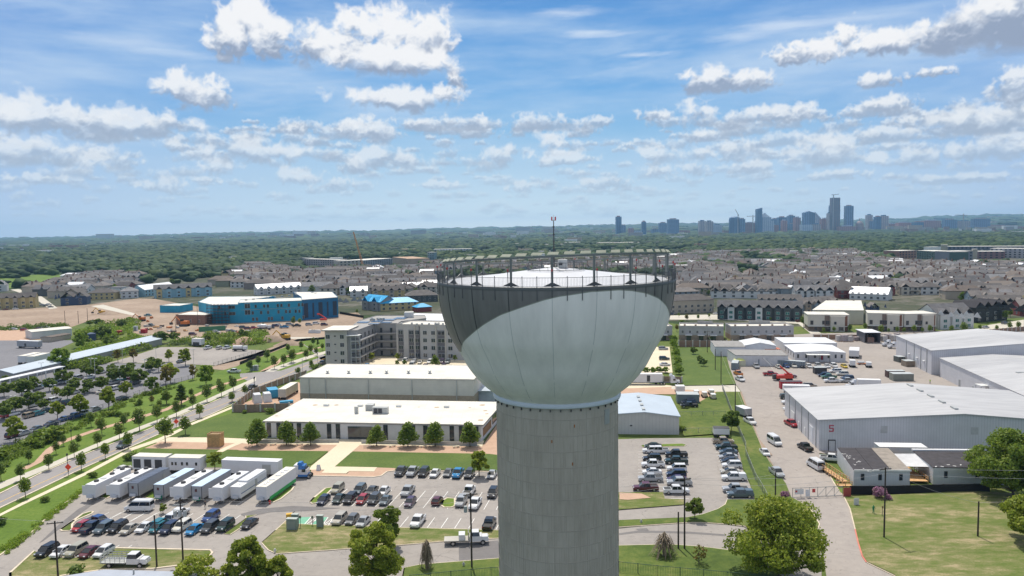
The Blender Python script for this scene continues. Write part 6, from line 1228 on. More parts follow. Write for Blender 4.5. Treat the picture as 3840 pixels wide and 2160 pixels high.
trees('M2','street',[(95,500,395),(180,445,355),(265,400,290),(335,475,350),(425,445,335),(515,408,288),(640,388,288),(685,332,240),(740,345,268),(465,315,238),(595,292,208),(800,295,228),(690,468,392),(710,250,172)],'small park tree from the left on the green by the bending trail','park trees by the trail')
trees('M2','slim',[(757,255,165)],'slim cypress behind the park trees',None)
trees('M2','bush',[(735,492,418),(500,590,560),(280,660,632),(45,905,868),(288,908,848)],'round green bush from the left along the stone wall','bushes by the stone wall',wf=1.3)
trees('M2','street',[(565,535,465)],'round dark tree at the corner beside the tall lamp post',None,wf=1.5)
trees('M2','oak',[(165,1218,958),(452,1216,982),(685,1218,990)],'leafy oak from the left in the gravel bed left of the entrance','oaks in front of the long white building',wf=1.15)
trees('M2','oak',[(1325,1222,1018),(1630,1228,988),(1895,1228,988),(2232,1232,985)],'leafy oak from the left in the gravel bed right of the entrance','oaks in front of the long white building',wf=1.15)
trees('M2','lotb',[(1280,402,310),(1530,392,318)],'pale yellowish tree from the left against the apartment corridor wing','trees at the apartments'); trees('M2','lotm',[(1525,445,388),(1597,445,385)],'low round tree from the left in the apartment car park','low trees in the apartment car park',wf=1.1); trees('M2','oak',[(1895,455,338)],'bright pointed tree in the apartment car park',None); trees('M2','lotb',[(2085,402,335)],'round bright tree by the red paving right of the apartments',None)
trees('L2','lotb',[(2322,488,222)],'bright round tree at the end of the row below the lawn',None,nv=1,wf=1.0); trees('L1','lotb',[(1582,845,740)],'little yellow-green tree on the island behind the blue cars',None,wf=1.05); trees('L1','lotb',[(2085,418,235)],'bright tree between the site trailers and the long semi-trailer',None,wf=1.1)
trees('L1','bushd',[(435,728,672),(740,1445,1340),(10,950,870),(1275,318,235),(900,490,430)],'rounded bush from the left on the sidewalk verge','bushes on the verge',wf=1.4)
trees('M1','bright',[(580,472,262)],'dense bright green tree beside the end of the long shed',None); trees('M1','bright',[(780,285,108)],'tall bright tree left of the scrubland',None,wf=.7); trees('M1','bright',[(2000,632,425)],'dense bright green tree at the car park corner',None,wf=.85)
trees('M1','lotb',[(1800,445,265),(1640,405,282)],'olive tree from the left at the edge of the upper car park','olive trees by the upper car park',frm='right'); trees('M1','brown',[(1145,408,275),(1295,408,268),(1870,580,428),(1612,662,440)],'thin brownish tree from the left around the car parks','brownish car park trees')
trees('M1','lotb',[(1655,612,405),(1055,868,640),(1225,742,588),(560,962,778),(150,1180,928),(785,942,708),(545,755,640)],'large olive-green tree among the parked cars, counted from the right','olive trees of the shaded car park',lab=True)
trees('M1','lotm',[(1475,712,540),(1540,505,370),(335,685,545),(1615,815,690)],'mid-green tree of the shaded car park, counted from top right','mid-green trees of the shaded car park')
trees('M1','lot',[(215,755,560),(480,690,555),(625,620,478),(655,775,640),(730,700,552),(820,725,648),(872,700,568),(990,690,540),(925,560,428),(1120,610,455),(1205,605,430),(1350,625,468),(1440,505,398),(1470,480,352),(40,745,600),(150,905,738),(40,965,788),(420,875,760),(385,805,690),(300,615,540),(280,870,700),(100,865,758),(840,545,420),(1090,520,420),(1270,500,410),(60,620,530),(560,560,470)],'dark low tree from the left in the shaded car park','dark trees of the shaded car park',wf=1.18)
trees('M1','bush',[(450,1185,1040),(540,1145,1008),(310,1225,1108),(378,1232,1158),(20,1350,1240),(60,1420,1370),(1080,930,870),(1010,920,880),(1150,930,880),(1230,930,890),(1330,830,790),(820,985,950)],'bush from the left along the car park fence','bushes along the car park fence',wf=1.5)
trees('F1','lot',[(1560,1135,1008),(1690,1115,1018),(1000,1085,958),(960,965,888),(1185,985,898),(1110,1115,1050),(1255,930,872)],'dark tree from the left in the scrubland','scrubland trees',wf=1.3); trees('F1','lotm',[(800,1170,1000),(1040,1155,1062),(1265,1080,1030),(870,965,905),(2100,1080,1020),(2010,1110,1040),(2340,1060,1000),(2220,1100,1040)],'leafy green tree from the left beside the building site','site edge trees',wf=1.3)
trees('F2','lotm',[(225,1058,1005),(55,1100,1010),(20,1070,990)],'green bush-like tree from the left at the edge of the school site','site edge trees right')
for i in range(7): trees('F2',['streetm','street'][i%2],[[(465,1280-75,1140),(500,1325,1200),(75,1380,1320),(520,960,880),(580,950,890),(228,985,935),(1135,850,800)][i]],['young tree at the top of the park green','young tree beside the bend of the trail','small tree left of the portable toilets','sapling in front of the blue school, left','sapling in front of the blue school, right','sapling by the mixer lorry','sapling on the meadow by the tarped houses'][i],None)
trees('L3','lot',[(945,905,688)],'dense dark shrub tree behind the twin poles on the street verge',None,wf=.85); trees('M3','lot',[(1300,1222,1000)],'dense dark tree at the chain-link fence above the right car park',None,wf=.85)
trees('M3','lot',[(935,465,385),(990,552,468),(1028,580,498)],'small spreading tree from the left on the mown field','trees on the mown field',frm='top'); trees('M3','bush',[(1250,432,345),(830,1200,1150),(1100,325,285),(820,150,125),(1065,150,122)],'green bush, number from the left around the mown field','bushes round the mown field',wf=1.5)
trees('M3','rust',[(868,138,78),(770,240,175)],'small yellowing tree from the left near the townhouse street','yellowing trees'); trees('M3','streetm',[(978,128,78),(1085,110,65),(1240,110,65),(790,100,60),(1465,125,78),(1550,130,88),(1370,120,50),(1680,140,100)],'young tree from the left in front of the dark gabled townhouses','young trees in front of the townhouses'); 
trees('F5','streetm',[(440,1290-5,1200) if 0 else (345,1365,1255),(540,1420,1370),(640,1415,1360),(795,1410,1340),(945,1395,1330),(1095,1430,1345),(1170,1420,1375),(1255,1420,1360),(1320,1425,1370),(1415,1420,1345),(1500,1420,1370),(1570,1420,1345),(1780,1425,1350),(1900,1430,1320),(2055,1400,1340),(2220,1400,1345),(2345,1390,1315),(2430,1385,1310),(2240,1280,1190),(2300,1300,1200),(2350,1270,1190),(2430,1240,1160)],'shrubby tree from the left in front of the modern and white-gabled houses','trees in front of the modern houses',wf=1.1)
trees('F4','estatem',[(2470,1060,1000),(2330,1050,985),(2200,1060,1000)],'garden tree from the left beside the white-roofed cottage','cottage garden trees')
trees('L4','purple',[(1085,700,558),(1168,715,643),(165,705,605)],'purple flowering shrub from the left near the gate','purple shrubs',nv=2,frm='right')
# tall hedge
for k in range(13):
    t=k/12; p=G('M3',730+20*t,330).lerp(G('M3',790,655),t); plant('bright',k%3,Vector((p.x+random.uniform(-.5,.5),p.y,0)),3.4+random.uniform(-.5,.5),f'{ordi(k+1)} bright green hedge clump from the back of the tall hedge','hedge clumps',1.2,'hedge')
for k,(u,v) in enumerate(((470,645),(540,648),(600,640),(660,640))): plant('bright',k%3,G('M3',u,v),2.6,f'{ordi(k+1)} hedge clump from the left behind the semi-trailer','hedge clumps behind the semi-trailer',1.5,'hedge')
# bushes that grow together
def scrub(name,polys,n,size,m,seed):
    r=np.random.default_rng(seed); cl=[]
    for P in polys:
        xs=[p.x for p in P]; ys=[p.y for p in P]; c=0
        while c<n:
            x,y=r.uniform(min(xs),max(xs)),r.uniform(min(ys),max(ys)); ins=False; j=len(P)-1
            for i in range(len(P)):
                if (P[i].y>y)!=(P[j].y>y) and x<(P[j].x-P[i].x)*(y-P[i].y)/(P[j].y-P[i].y)+P[i].x: ins=not ins
                j=i
            if ins: s=size*r.uniform(.4,1.3); cl.append((x,y,s*.35,s,s*.7)); c+=1
    o=link(name,leaf_cloud(cl,n*len(polys)*70,size*.13,m,seed)); o['kind']='stuff'
scrub('undergrowth',[GL('F1',[(870,1240),(900,1180),(1250,1100),(1450,1120),(1400,1200),(1100,1260)]),GL('F1',[(860,1000),(1330,900),(1330,990),(1100,1060),(900,1060)]),GL('F1',[(1720,1140),(2000,1060),(2484,1070),(2484,1140),(2000,1160)])],60,3.,LV['mid'],5)
scrub('undergrowth',[GL('F1',[(700,1340),(780,1200),(1000,1160),(1100,1220),(900,1330)]),GL('F2',[(0,1110),(100,1060),(230,1060),(300,1120),(100,1150)])],60,2.4,LV['bright'],6)
scrub('undergrowth',[GL('M1',[(640,1120),(1300,790),(1500,720),(1700,660),(1650,640),(1290,755),(1000,880),(720,980),(560,1060)]),GL('M1',[(0,1430),(0,1270),(380,1120),(560,1060),(460,1200),(200,1340)])],70,1.2,LV['mid'],7)
scrub('undergrowth',[GL('L1',[(30,1180),(230,1040),(300,1045),(60,1250)]),GL('L1',[(330,970),(790,620),(800,640),(350,1010)])],45,.8,LV['bright'],8)
scrub('undergrowth',[GL('F1',[(0,975),(600,950),(720,965),(600,985),(0,1010)])],60,2.,LV['dark'],9)
scrub('undergrowth',[GL('M1',[(690,440),(740,300),(1050,150),(1450,190),(1440,280),(1050,395)]),GL('M1',[(700,120),(1000,90),(1330,60),(1340,120),(1000,180)])],75,2.6,LV['bright'],15)
scrub('undergrowth',[GL('F2',[(0,1060),(60,1010),(240,1040),(330,1150),(120,1150)])],40,2.4,LV['mid'],16)
scrub('undergrowth',[GL('F1',[(860,1300),(900,1240),(1400,1200),(1860,1100),(1900,1150),(1500,1165),(1150,1260)]),GL('M1',[(640,470),(700,440),(1050,395),(1040,418),(700,475)])],50,2.8,LV['mid'],17)
# big foreground trees, each with its own form
def bigtree(name,label,p,h,w,n,size,leaf,seed,shape='big',trunk=.16,bark=None,rz=0.):
    r=tree_proto('x',LV[leaf],seed,h,w,trunk,n,size,shape,bark,name); r.location=p; r.rotation_euler=(0,0,rz); tag(r,label,'tree'); return r
def at_y(c,u,Y,z=0): q=GY(c,u,0,Y); return Vector((q.x,Y,0))
bigtree('tree','big spreading yellow-green tree on the grass right of the tower foot',at_y('L3',1775,128),14.0,18.5,26000,.165,'olive',21,trunk=.05)
bigtree('tree','tall yellow-green tree at the bottom, between dry lawn and street',at_y('L2',1275,128),11.6,10.4,17000,.155,'olive',22,shape='wide',trunk=.04)
bigtree('tree','feathery darker tree right behind the tall yellow-green one',at_y('L2',1400,143),8.6,6.6,6500,.15,'mid',23,shape='round',trunk=.12)
bigtree('tree','leafy olive tree at the bottom edge below the trailers',at_y('L2',40,123),11.6,8.4,13000,.15,'olive',24,shape='wide',trunk=.04)
bigtree('tree','lower olive tree next to the leafy one at the bottom edge',at_y('L2',310,122),8.3,7.,8500,.15,'olive',25,shape='wide',trunk=.04)
bigtree('tree','thin yellowish scrub tree beside the stake truck',at_y('L1',1790,124),7.4,9.,4200,.16,'olive',26,shape='round',trunk=.1)
bigtree('tree','sparse yellowish tree at the bottom edge left of the leafy one',at_y('L1',2130,123),6.4,6.5,3000,.16,'olive',27,shape='round',trunk=.1)
bigtree('oak_tree','huge dense dark green oak over the black mesh fence at the right',at_y('L4',2400,166),14.6,19.,24000,.20,'mid',28,trunk=.06)
bigtree('tree','olive tree cut by the right edge of the dry lawn',at_y('L4',2560,141),9.,11.,9000,.17,'olive',29,shape='wide',trunk=.15)
bigtree('tree','thin bare-looking sapling near the twin poles',G('L3',985,1335),4.,3.,220,.14,'rust',30,shape='round',trunk=.1)
def dead_palm(label,c,u,vb,vt,w):
    p=G(c,u,vb); h=GY(c,u,vt,p.y).z; r=thing('dead_palm',label,'palm',p); fr=mat('dry_frond',(.20,.155,.105),.9,var=.35,scale=4); MB().tube((0,0,-.2),(0,0,h*.8),.28,BARK,8,.18).build('trunk',r); rd=random.Random(u); mb=MB()
    for i in range(150):
        a=rd.uniform(0,6.28); z0=h*rd.uniform(.45,1.0); L=h*rd.uniform(.35,.6); ro=w/2*rd.uniform(.55,1.1)*(1.25-1.0*(z0/h-.45)); p0=Vector((0,0,z0)); p1=Vector((math.cos(a)*ro*.6,math.sin(a)*ro*.6,z0-L*.3)); p2=Vector((math.cos(a)*ro,math.sin(a)*ro,max(.1,z0-L))); s=Vector((-math.sin(a),math.cos(a),0))*rd.uniform(.05,.11)
        mb.add([p0-s*.4,p0+s*.4,p1+s,p1-s,p2+s*.3,p2-s*.3],[(0,1,2,3),(3,2,4,5)],fr)
    mb.build('fronds',r)
dead_palm('shaggy dead palm on a stone edge beside the bottom street','L2',1812,1378,1085,2.9); dead_palm('shaggy dead palm shaped like a haystack, right of the tower','L3',650,1258,1015,5.2)
# ------------------------------------------------------------ poles, wires, lamps
POLE=mat('dark_timber_pole',(.045,.035,.028),.9,var=.3,scale=2)
PT={}
def pole(key,label,c,u,vb,vt,r_=.17,arms=0,trans=0,cat='utility pole'):
    p=G(c,u,vb); h=GY(c,u,vt,p.y).z; r=thing('utility_pole',label,cat,p,0,None); MB().tube((0,0,-.3),(0,0,h),r_,POLE,8,r_*.8).build('shaft',r)
    for k in range(arms):
        mb=MB(); mb.box((0,0,h-.45-.9*k),(2.6,.14,.14),METALG if k else POLE,.25)
        for x in (-1.1,-.4,.4,1.1): mb.tube((x,x*.25,h-.33-.9*k),(x,x*.25,h-.1-.9*k),.05,METALG,5)
        mb.build('crossarm',r)
    for k in range(trans):
        a=-.9+.9*k; MB().tube((a,-.35,h-3.4),(a,-.35,h-2.3),.33,mat('transformer_grey',(.36,.38,.38),.5),12).build('transformer',r)
    PT[key]=Vector((p.x,p.y,h)); return r
pole('a','weathered utility pole in front of the five-car row','L1',568,1530,915,arms=1); pole('b','short dark pole beside the stake truck','L1',1522,1360,860); pole('c','tall pole with three grey transformers in front of the trailers','L1',1776,1290,690,arms=2,trans=3)
pole('d','tall dark pole in front of the flatbed lorry','L2',2250,1370,640,arms=1,trans=1); pole('e','taller pole of the pair beside the haystack palm','L3',846,1192,490,arms=1); pole('f','shorter bare pole of the pair beside the haystack palm','L3',786,1190,828); pole('g','dark pole left of the purple shrub at the gate','L3',1727,735,445)
pole('h','tall dark pole in the dry lawn in front of the cabins','L4',1126,1085,395,arms=1); pole('i','short dark pole at the right of the dry lawn','L4',2035,1075,725); pole('j','pole at the back of the mown field','M3',1067,448,235,arms=1); pole('k','middle pole of the mown field','M3',1144,618,412); pole('l','front pole of the mown field','M3',1200,752,435); pole('m','pole at the fence beside the dark tree','M3',1337,1105,758)
for i,(u,vb,vt) in enumerate(((633,948,815),(762,938,815),(852,930,788))): pole(f'n{i}',f'{ordi(i+1)} brown pole from the left on the bare building ground','F1',u,vb,vt)
pole('o','tall bare pole standing right of the teal site pickup','F1',1708,1063,860,.12); pole('p','dark pole at the corner of the scaffold','F1',1920,960,760,.14)
for i,u in enumerate((248,285,1370 if 0 else 310)): pass
WIRE=mat('wire_light',(.42,.41,.40),.6)
def wire(pts,r=.022,sag=1.2,n=14,dz=0.,name='power_line',label=''):
    mb=MB()
    for a,b in zip(pts[:-1],pts[1:]):
        a=a+Vector((0,0,dz)); b=b+Vector((0,0,dz)); q=[a.lerp(b,i/n)-Vector((0,0,sag*4*(i/n)*(1-i/n))) for i in range(n+1)]
        for i in range(n): mb.tube(q[i],q[i+1],r,WIRE,4,caps=False)
    o=mb.build(name); tag(o,label,'power line','overhead wires'); return o
off=lambda v,dx: v+Vector((dx,0,0))
wire([Vector((-140,150,11)),PT['a'],PT['c'],PT['d']],label='upper wire sagging from pole to pole across the left car park',dz=-.1); wire([PT['c'],PT['d']],dz=-1.4,label='lower wire between the transformer pole and the pole by the flatbed lorry',sag=1.6)
wire([PT['d'],PT['e'],PT['h'],Vector((150,140,15))],dz=-.1,label='upper wire running right past the tower to the dry lawn pole',sag=1.); wire([PT['d'],PT['e'],PT['h'],Vector((150,140,14))],dz=-1.2,label='lower wire running right past the tower to the dry lawn pole',sag=1.2)
wire([PT['c'],PT['b']],dz=-.3,label='short wire from the transformer pole to the short dark pole',sag=.3); wire([PT['e'],PT['g'],PT['m'],PT['l'],PT['k'],PT['j']],dz=-.3,label='wire following the poles up along the fence and mown field',sag=.8); wire([PT['h'],PT['i'],Vector((140,150,9))],dz=-.3,label='wire from the tall lawn pole to the short one',sag=.8)
LPM=mat('lamp_post_pale',(.50,.51,.50),.5); LBM=mat('lamp_post_black',(.03,.035,.03),.5)
def lampp(label,c,u,vb,vt,heads=2,group='tall lamps of the shaded car park',m=None,r_=.09):
    m=m or LPM; p=G(c,u,vb); h=GY(c,u,vt,p.y).z; r=thing('street_lamp',label,'street lamp',p,random.uniform(-.3,.3),group); MB().tube((0,0,0),(0,0,h),r_,m,6).build('post',r)
    for s in ((-1,1) if heads==2 else (0,)):
        if heads==3: break
        MB().box((s*.7,0,h-.1),(.75,.42,.22),FRAME).build('lamp_head',r)
        if s: MB().tube((0,0,h-.05),(s*.5,0,h-.02),.04,m,4).build('arm',r)
    if heads==3: mb=MB(); mb.lathe([(.08,h),(.24,h+.12),(.2,h+.5),(.02,h+.7)],m,8); mb.build('lantern',r)
for i,(u,vt,vb) in enumerate(((890,373,560),(930,373,655),(1190,283,400),(1515,278,372),(1880,285,418),(1408,385,520),(1088,468,580),(1170,566,660),(905,530,655),(520,630,770),(133,738,880),(408,415,575),(570,462,560),(165,563,655),(1590,437,520),(1080,440,500))):
    lampp(f'{ordi(i+1)} tall pale double lamp of the car parks, counted from the top','M1',u,vb,vt)
for i,(c,u,vt,vb) in enumerate((('L1',695,48,168),('L1',660,282,440),('M1',1715,885,990),('M1',2475,565,680),('M2',140,572,700),('M2',755,335,430))): lampp(f'{ordi(i+1)} black lantern post from the bottom along the boulevard' if i>1 else ['black lantern post on the meadow left of the road sign','black lantern post directly behind the near orange sign'][i],c,u,vb,vt,3,'black lantern posts',LBM,.07)
lampp('tall grey single lamp beside the round tree at the road bend','M2',608,525,378,1,None,METALG)
# ------------------------------------------------------------ fences and walls
def fence(name,label,pts,h,m,gap=2.4,kind='mesh',m2=None,cat='fence',infill=None):
    p0=pts[0]; r=thing(name,label,cat,(p0.x,p0.y,0)); m2=m2 or m; rail=MB(); inf=MB()
    for a,b in zip(pts[:-1],pts[1:]):
        L=(b-a).length; n=max(1,int(L/gap)); d=(b-a).normalized(); nn=Vector((-d.y,d.x,0))
        for i in range(n+1 if (b-pts[-1]).length<.01 else n):
            p=a.lerp(b,i/n); q=MB(); q.box((p.x,p.y,0),(.1 if kind!='wall' else .5,.1 if kind!='wall' else .5,h+(.08 if kind!='wall' else .25)),m2,math.atan2(d.y,d.x))
            if n<=60: wlink(q,'post',r)
        for z in ((h-.04,.12) if kind!='wall' else ()): rail.tube((a.x,a.y,z),(b.x,b.y,z),.045,m,4)
        if kind=='bars':
            k=int(L/.28)
            for i in range(k): p=a.lerp(b,i/k); inf.box((p.x,p.y,.1),(.03,.03,h-.1),m)
        elif kind=='mesh':
            k=int(L/.8)
            for i in range(k): 
                p=a.lerp(b,i/k); q=a.lerp(b,(i+1)/k); inf.tube((p.x,p.y,.1),(q.x,q.y,h-.05),.014,m,3,caps=False); inf.tube((p.x,p.y,h-.05),(q.x,q.y,.1),.014,m,3,caps=False)
        else: inf.add([(a.x+nn.x*s,a.y+nn.y*s,z) for s,z in ((-.08,-.1),(-.08,h),(.08,h),(.08,-.1))]+[(b.x+nn.x*s,b.y+nn.y*s,z) for s,z in ((-.08,-.1),(-.08,h),(.08,h),(.08,-.1))],[(0,1,5,4),(1,2,6,5),(2,3,7,6)],infill or m)
    if rail.v: wlink(rail,'rail',r)
    if inf.v: wlink(inf,{'bars':'bars','mesh':'wire_mesh'}.get(kind,'panel'),r)
    return r
GF=mat('green_fence_metal',(.03,.075,.055),.6); CHN=mat('chain_link',(.30,.31,.30),.5,metal=.4)
fence('metal_fence','dark green metal bar fence across the lawn below the tower',GL('L2',[(1650,1545),(2437,1468)])+GL('L3',[(210,1410),(580,1450),(1258,1512),(1700,1560)]),1.9,GF,3.,'bars')
fence('chain_link_fence','chain-link fence between right car park and grass strip',GL('M3',[(1212,800),(1285,1000),(1355,1180),(1440,1380)])+GL('L3',[(1440,290),(1535,530),(1600,640),(1650,735)]),2.,CHN,3.)
fence('chain_link_fence','low chain-link fence across the green lot behind the right car park',GL('M3',[(850,1230),(1240,1225)]),1.6,CHN,3.); fence('chain_link_fence','second chain-link fence across the green lot, below the parked black pickup',GL('M3',[(800,1065),(1240,1060)]),1.6,CHN,3.)
fence('chain_link_fence','chain-link fence beside the shaded car park, along the meadow',GL('M1',[(0,1262),(380,1110),(720,965),(1000,865),(1300,745),(1560,650),(1890,565)]),1.8,CHN,3.5)
fence('chain_link_fence','chain-link fence round the upper car park',GL('M1',[(2075,450),(2480,330)]),1.8,CHN,3.5); fence('chain_link_fence','chain-link fence behind the scrub beside the upper car park',GL('M1',[(1050,400),(1450,285),(1560,255),(1860,255)]),1.8,CHN,3.5)
BM=mat('black_mesh',(.012,.012,.014),.9); fence('screen_fence','long black screened fence in front of the cabins',GL('L4',[(795,655),(1180,655),(1700,640),(2150,632)]),1.9,BM,3.,'panel')
WPOST=mat('post_cap_pale',(.50,.48,.44),.8)
fence('wooden_fence','brown timber fence behind the mown field',GL('M3',[(790,388),(1200,392),(1310,385)]),3.1,WOODF,3.2,'wall',WPOST,infill=WOODF); fence('wooden_fence','brown timber fence right of the big warehouse roof',[G('M4',1900,285),G('M4',2484,235),G('M4',2800,205)],2.4,WOODF,3.2,'wall',WPOST,infill=WOODF); fence('wooden_fence','brown timber fence behind the open store',[G('M4',440,318),G('M4',660,318),G('M4',1200,325)],2.6,WOODF,3.4,'wall',WPOST,infill=WOODF)
STW=mat('stone_wall_tan',(.29,.21,.155),.9,var=.25,scale=1.5)
fence('stone_wall','tan stone wall with pale caps around the hall yard, lawn side',[G('M1',2262,892),G('M2',60,895),G('M2',480,880)],2.6,STW,4.,'wall',WPOST,'wall',infill=STW); fence('stone_wall','tan stone wall with pale caps beside the boulevard',[G('M1',2262,888),G('M2',130,730),G('M2',360,640),G('M2',640,545)],2.4,STW,4.,'wall',WPOST,'wall',infill=STW)
fence('stone_wall','brown wall behind the semi-trailer under the bowl',GL('M3',[(640,735),(820,740)]),2.4,STW,4.,'wall',WPOST,'wall',infill=STW)
fence('timber_fence','low dark fence line along the dirt strip by the park green',GL('M2',[(0,430),(230,340),(560,205),(820,185)]),1.2,BM,4.,'panel'); fence('metal_fence','dark railing between blue school and tarped houses',GL('F2',[(970,845),(1200,885)]),1.6,BM,4.,'panel')
fence('site_hoarding','green hoarding with pallets below the blue school',GL('F1',[(1930,1020),(2190,1005)]),3.,mat('hoarding_green',(.06,.20,.10),.7),6.,'panel')
fence('railing','steel handrail on the terrace left of the entrance steps',GL('M2',[(160,1195),(960,1188)]),1.,METALG,1.9,'x'); fence('railing','steel handrail on the terrace right of the entrance steps',GL('M2',[(1180,1196),(2300,1222)]),1.,METALG,1.9,'x')
# sliding gate with its notices
a,b=G('L4',238,692),G('L4',722,672); r=thing('sliding_gate','wide chain-link sliding gate with white notices across the yard road','gate',a)
g=MB(); L=(b-a).length
for z in (.15,2.2): g.tube((a.x,a.y,z),(b.x,b.y,z),.06,CHN,5)
for i in range(7): p=a.lerp(b,i/6); g.tube((p.x,p.y,.1),(p.x,p.y,2.3),.06,CHN,5)
for i in (3,4,5): p=a.lerp(b,i/6); q=a.lerp(b,(i+1)/6); g.tube((p.x,p.y,.15),(q.x,q.y,2.2),.05,CHN,4)
wlink(g,'gate_frame',r)
for t,w,h,z,m in ((.13,2.,1.2,.8,TW),(.30,1.,1.5,.3,TW),(.42,.7,.8,1.1,mat('notice_red',(.5,.05,.05),.6))): p=a.lerp(b,t); wlink(MB().box((p.x,p.y-.09,z),(w,.05,h),m,math.atan2(b.y-a.y,b.x-a.x)),'notice',r)
p=a.lerp(b,.07); wlink(MB().box((p.x,p.y-.13,1.3),(.45,.04,.4),mat('notice_red',(.5,.05,.05),.6)),'notice_mark',r)
# ------------------------------------------------------------ small things
def post_sign(name,label,c,u,vb,vt,face,col,w=1.,hh=1.,diamond=False,post=None,cat='sign',group=None):
    p=G(c,u,vb); h=GY(c,u,vt,p.y).z; r=thing(name,label,cat,p,0,group); MB().tube((0,0,0),(0,0,h),.06,post or DARK,5).build('post',r); mb=MB()
    if diamond: mb.add([(0,-.09,h-2*w),(w,-.09,h-w),(0,-.09,h),(-w,-.09,h-w),(0,-.05,h-2*w),(w,-.05,h-w),(0,-.05,h),(-w,-.05,h-w)],[(0,1,2,3),(7,6,5,4),(0,4,5,1),(1,5,6,2),(2,6,7,3),(3,7,4,0)],mat(face,col,.6))
    else: mb.box((0,-.08,h-hh),(w,.06,hh),mat(face,col,.6))
    mb.build('sign_face',r); return r
post_sign('road_sign','orange-red diamond road sign on the verge near the left edge','L1',667,480,358,'sign_orange',(.85,.06,.02),.85,diamond=True); post_sign('road_sign','orange-red diamond road sign farther up the boulevard','M1',1713,1040,958,'sign_orange',(.85,.06,.02),.85,diamond=True)
post_sign('notice_board','white and red notice board at the right end of the gate','L4',765,682,590,'board_dark_red',(.33,.06,.05),1.7,2.0); post_sign('notice_board','white noticeboard with red top on the dry lawn beside the drive','L4',855,768,692,'board_white',(.6,.58,.56),1.1,2.3)
for i,(u,vb,vt) in enumerate(((587,975,862),(705,960,865))): post_sign('parking_sign',['left accessible parking sign at the green bays','right accessible parking sign at the green bays'][i],'L2',u,vb,vt,'sign_grey_green',(.20,.22,.17),.45,.55,group='accessible parking signs')
post_sign('bollard','slim brown post with a box on the dry lawn right of the statue','L4',1108,880,770,'post_box_brown',(.25,.14,.08),.3,.4)
def cabinet(label,c,u,vb,vt,w,m=None,group='grey utility cabinets',d=.9,name='utility_cabinet'):
    p=G(c,u,vb); h=GY(c,u,vt,p.y).z; r=thing(name,label,'utility cabinet',p,-.1,group); m=m or mat('cabinet_grey',(.20,.25,.22),.6); MB().box((0,0,0),(w,d,h),m).build('housing',r); MB().box((0,0,h+.003),(w+.12,d+.12,.1),mat('cabinet_top',(.40,.44,.41),.6)).build('lid',r); MB().box((0,-d/2-.02,.2),(w*.8,.04,h*.75),mat('cabinet_door',(.24,.28,.26),.6)).build('door',r)
cabinet('wide grey-green utility cabinet at the tip of the dry lawn','L2',508,1000,892,2.1); cabinet('narrow utility cabinet just behind the wide one','L2',538,968,850,1.3,d=.7); cabinet('slim utility cabinet between the green bays','L2',778,975,862,1.3,d=.7)
cabinet('portable toilet, left one of the pair near the park green','M2',120,492,445,1.5,mat('toilet_grey',(.40,.43,.43),.6),'portable toilets',1.2,'portable_toilet'); cabinet('portable toilet, right one of the pair near the park green','M2',160,490,440,1.5,mat('toilet_grey',(.40,.43,.43),.6),'portable toilets',1.2,'portable_toilet')
cabinet('tall white portable toilet on the building site','F1',1318,1010,965,2.2,mat('toilet_white',(.62,.66,.68),.5),None,1.6,'portable_toilet')
def hydrant(label,c,u,v,col):
    p=G(c,u,v); r=thing('fire_hydrant',label,'fire hydrant',p); mb=MB(); m=mat('hydrant_'+label[:6],col,.5); mb.lathe([(.2,0),(.2,.08),(.15,.1),(.15,.65),(.2,.68),(.12,.85),(.02,.9)],m,10); mb.tube((-.3,0,.5),(.3,0,.5),.09,m,6); mb.build('barrel',r)
hydrant('bright red hydrant at the kerb below the green-skirted trailer','L2',290,750,(.6,.03,.02)); hydrant('silver hydrant on the street verge left of the twin poles','L3',425,940,(.45,.45,.42)); hydrant('white hydrant by the kerb at the tip of the dry lawn','L2',340,1225,(.6,.6,.58)); hydrant('grey hydrant in the lawn left of the tower pole','L2',2170,1358,(.4,.4,.38))
# timber lattice kiosk
p=G('M1',2095,1222); h=GY('M1',2095,1090,p.y).z; r=thing('timber_lattice_tower','tall square timber slat structure on the cream path left of the trees','structure',p,-.1); mb=MB()
for k in range(19):
    z=.1+k*(h-.2)/19; 
    for s in (-1,1): mb.box((0,s*1.25,z),(3.7,.10,.16),WOOD); mb.box((s*1.85,0,z),(.10,2.5,.16),WOOD)
mb.build('slats',r); mb=MB()
for sx in (-1,1):
    for sy in (-1,1): mb.box((sx*1.8,sy*1.2,0),(.16,.16,h),WOOD)
mb.build('frame',r); MB().box((0,0,.1),(3.3,2.1,h-.5),mat('lattice_inside',(.30,.20,.11),.9)).build('core',r)
p=G('M2',1158,1140); r=thing('sign_box','small red and white sign box at the entrance','sign',p); MB().box((0,0,0),(1.2,.7,.8),TW).build('base',r); MB().box((0,0,.805),(1.2,.7,.9),mat('sign_red',(.55,.05,.03),.6)).build('sign_face',r)
p=G('L2',763,425); r=thing('sandwich_board','white sandwich board standing on the cream entrance walk','sign',p); mb=MB(); 
for s in (-1,1): mb.add([(-.55,s*.4,0),(.55,s*.4,0),(.4,s*.03,1.5),(-.4,s*.03,1.5),(-.55,s*.44,0),(.55,s*.44,0),(.4,s*.07,1.5),(-.4,s*.07,1.5)],[(0,1,2,3),(7,6,5,4),(0,4,5,1),(1,5,6,2),(2,6,7,3),(3,7,4,0)],TW)
mb.build('board',r)
for i,(u,v) in enumerate(((322,1215),(580,1215),(1478,1232),(1780,1236),(2097,1240))): 
    p=G('M2',u,v); r=thing('stone_bench',f'{ordi(i+1)} pale stone bench from the left in the gravel bed','bench',p,.35,'stone benches'); MB().box((0,0,.35),(1.9,.6,.18),CREAM).build('seat',r)
    for s in (-.6,.6): MB().box((s,0,0),(.3,.5,.349),CREAM).build('leg',r)
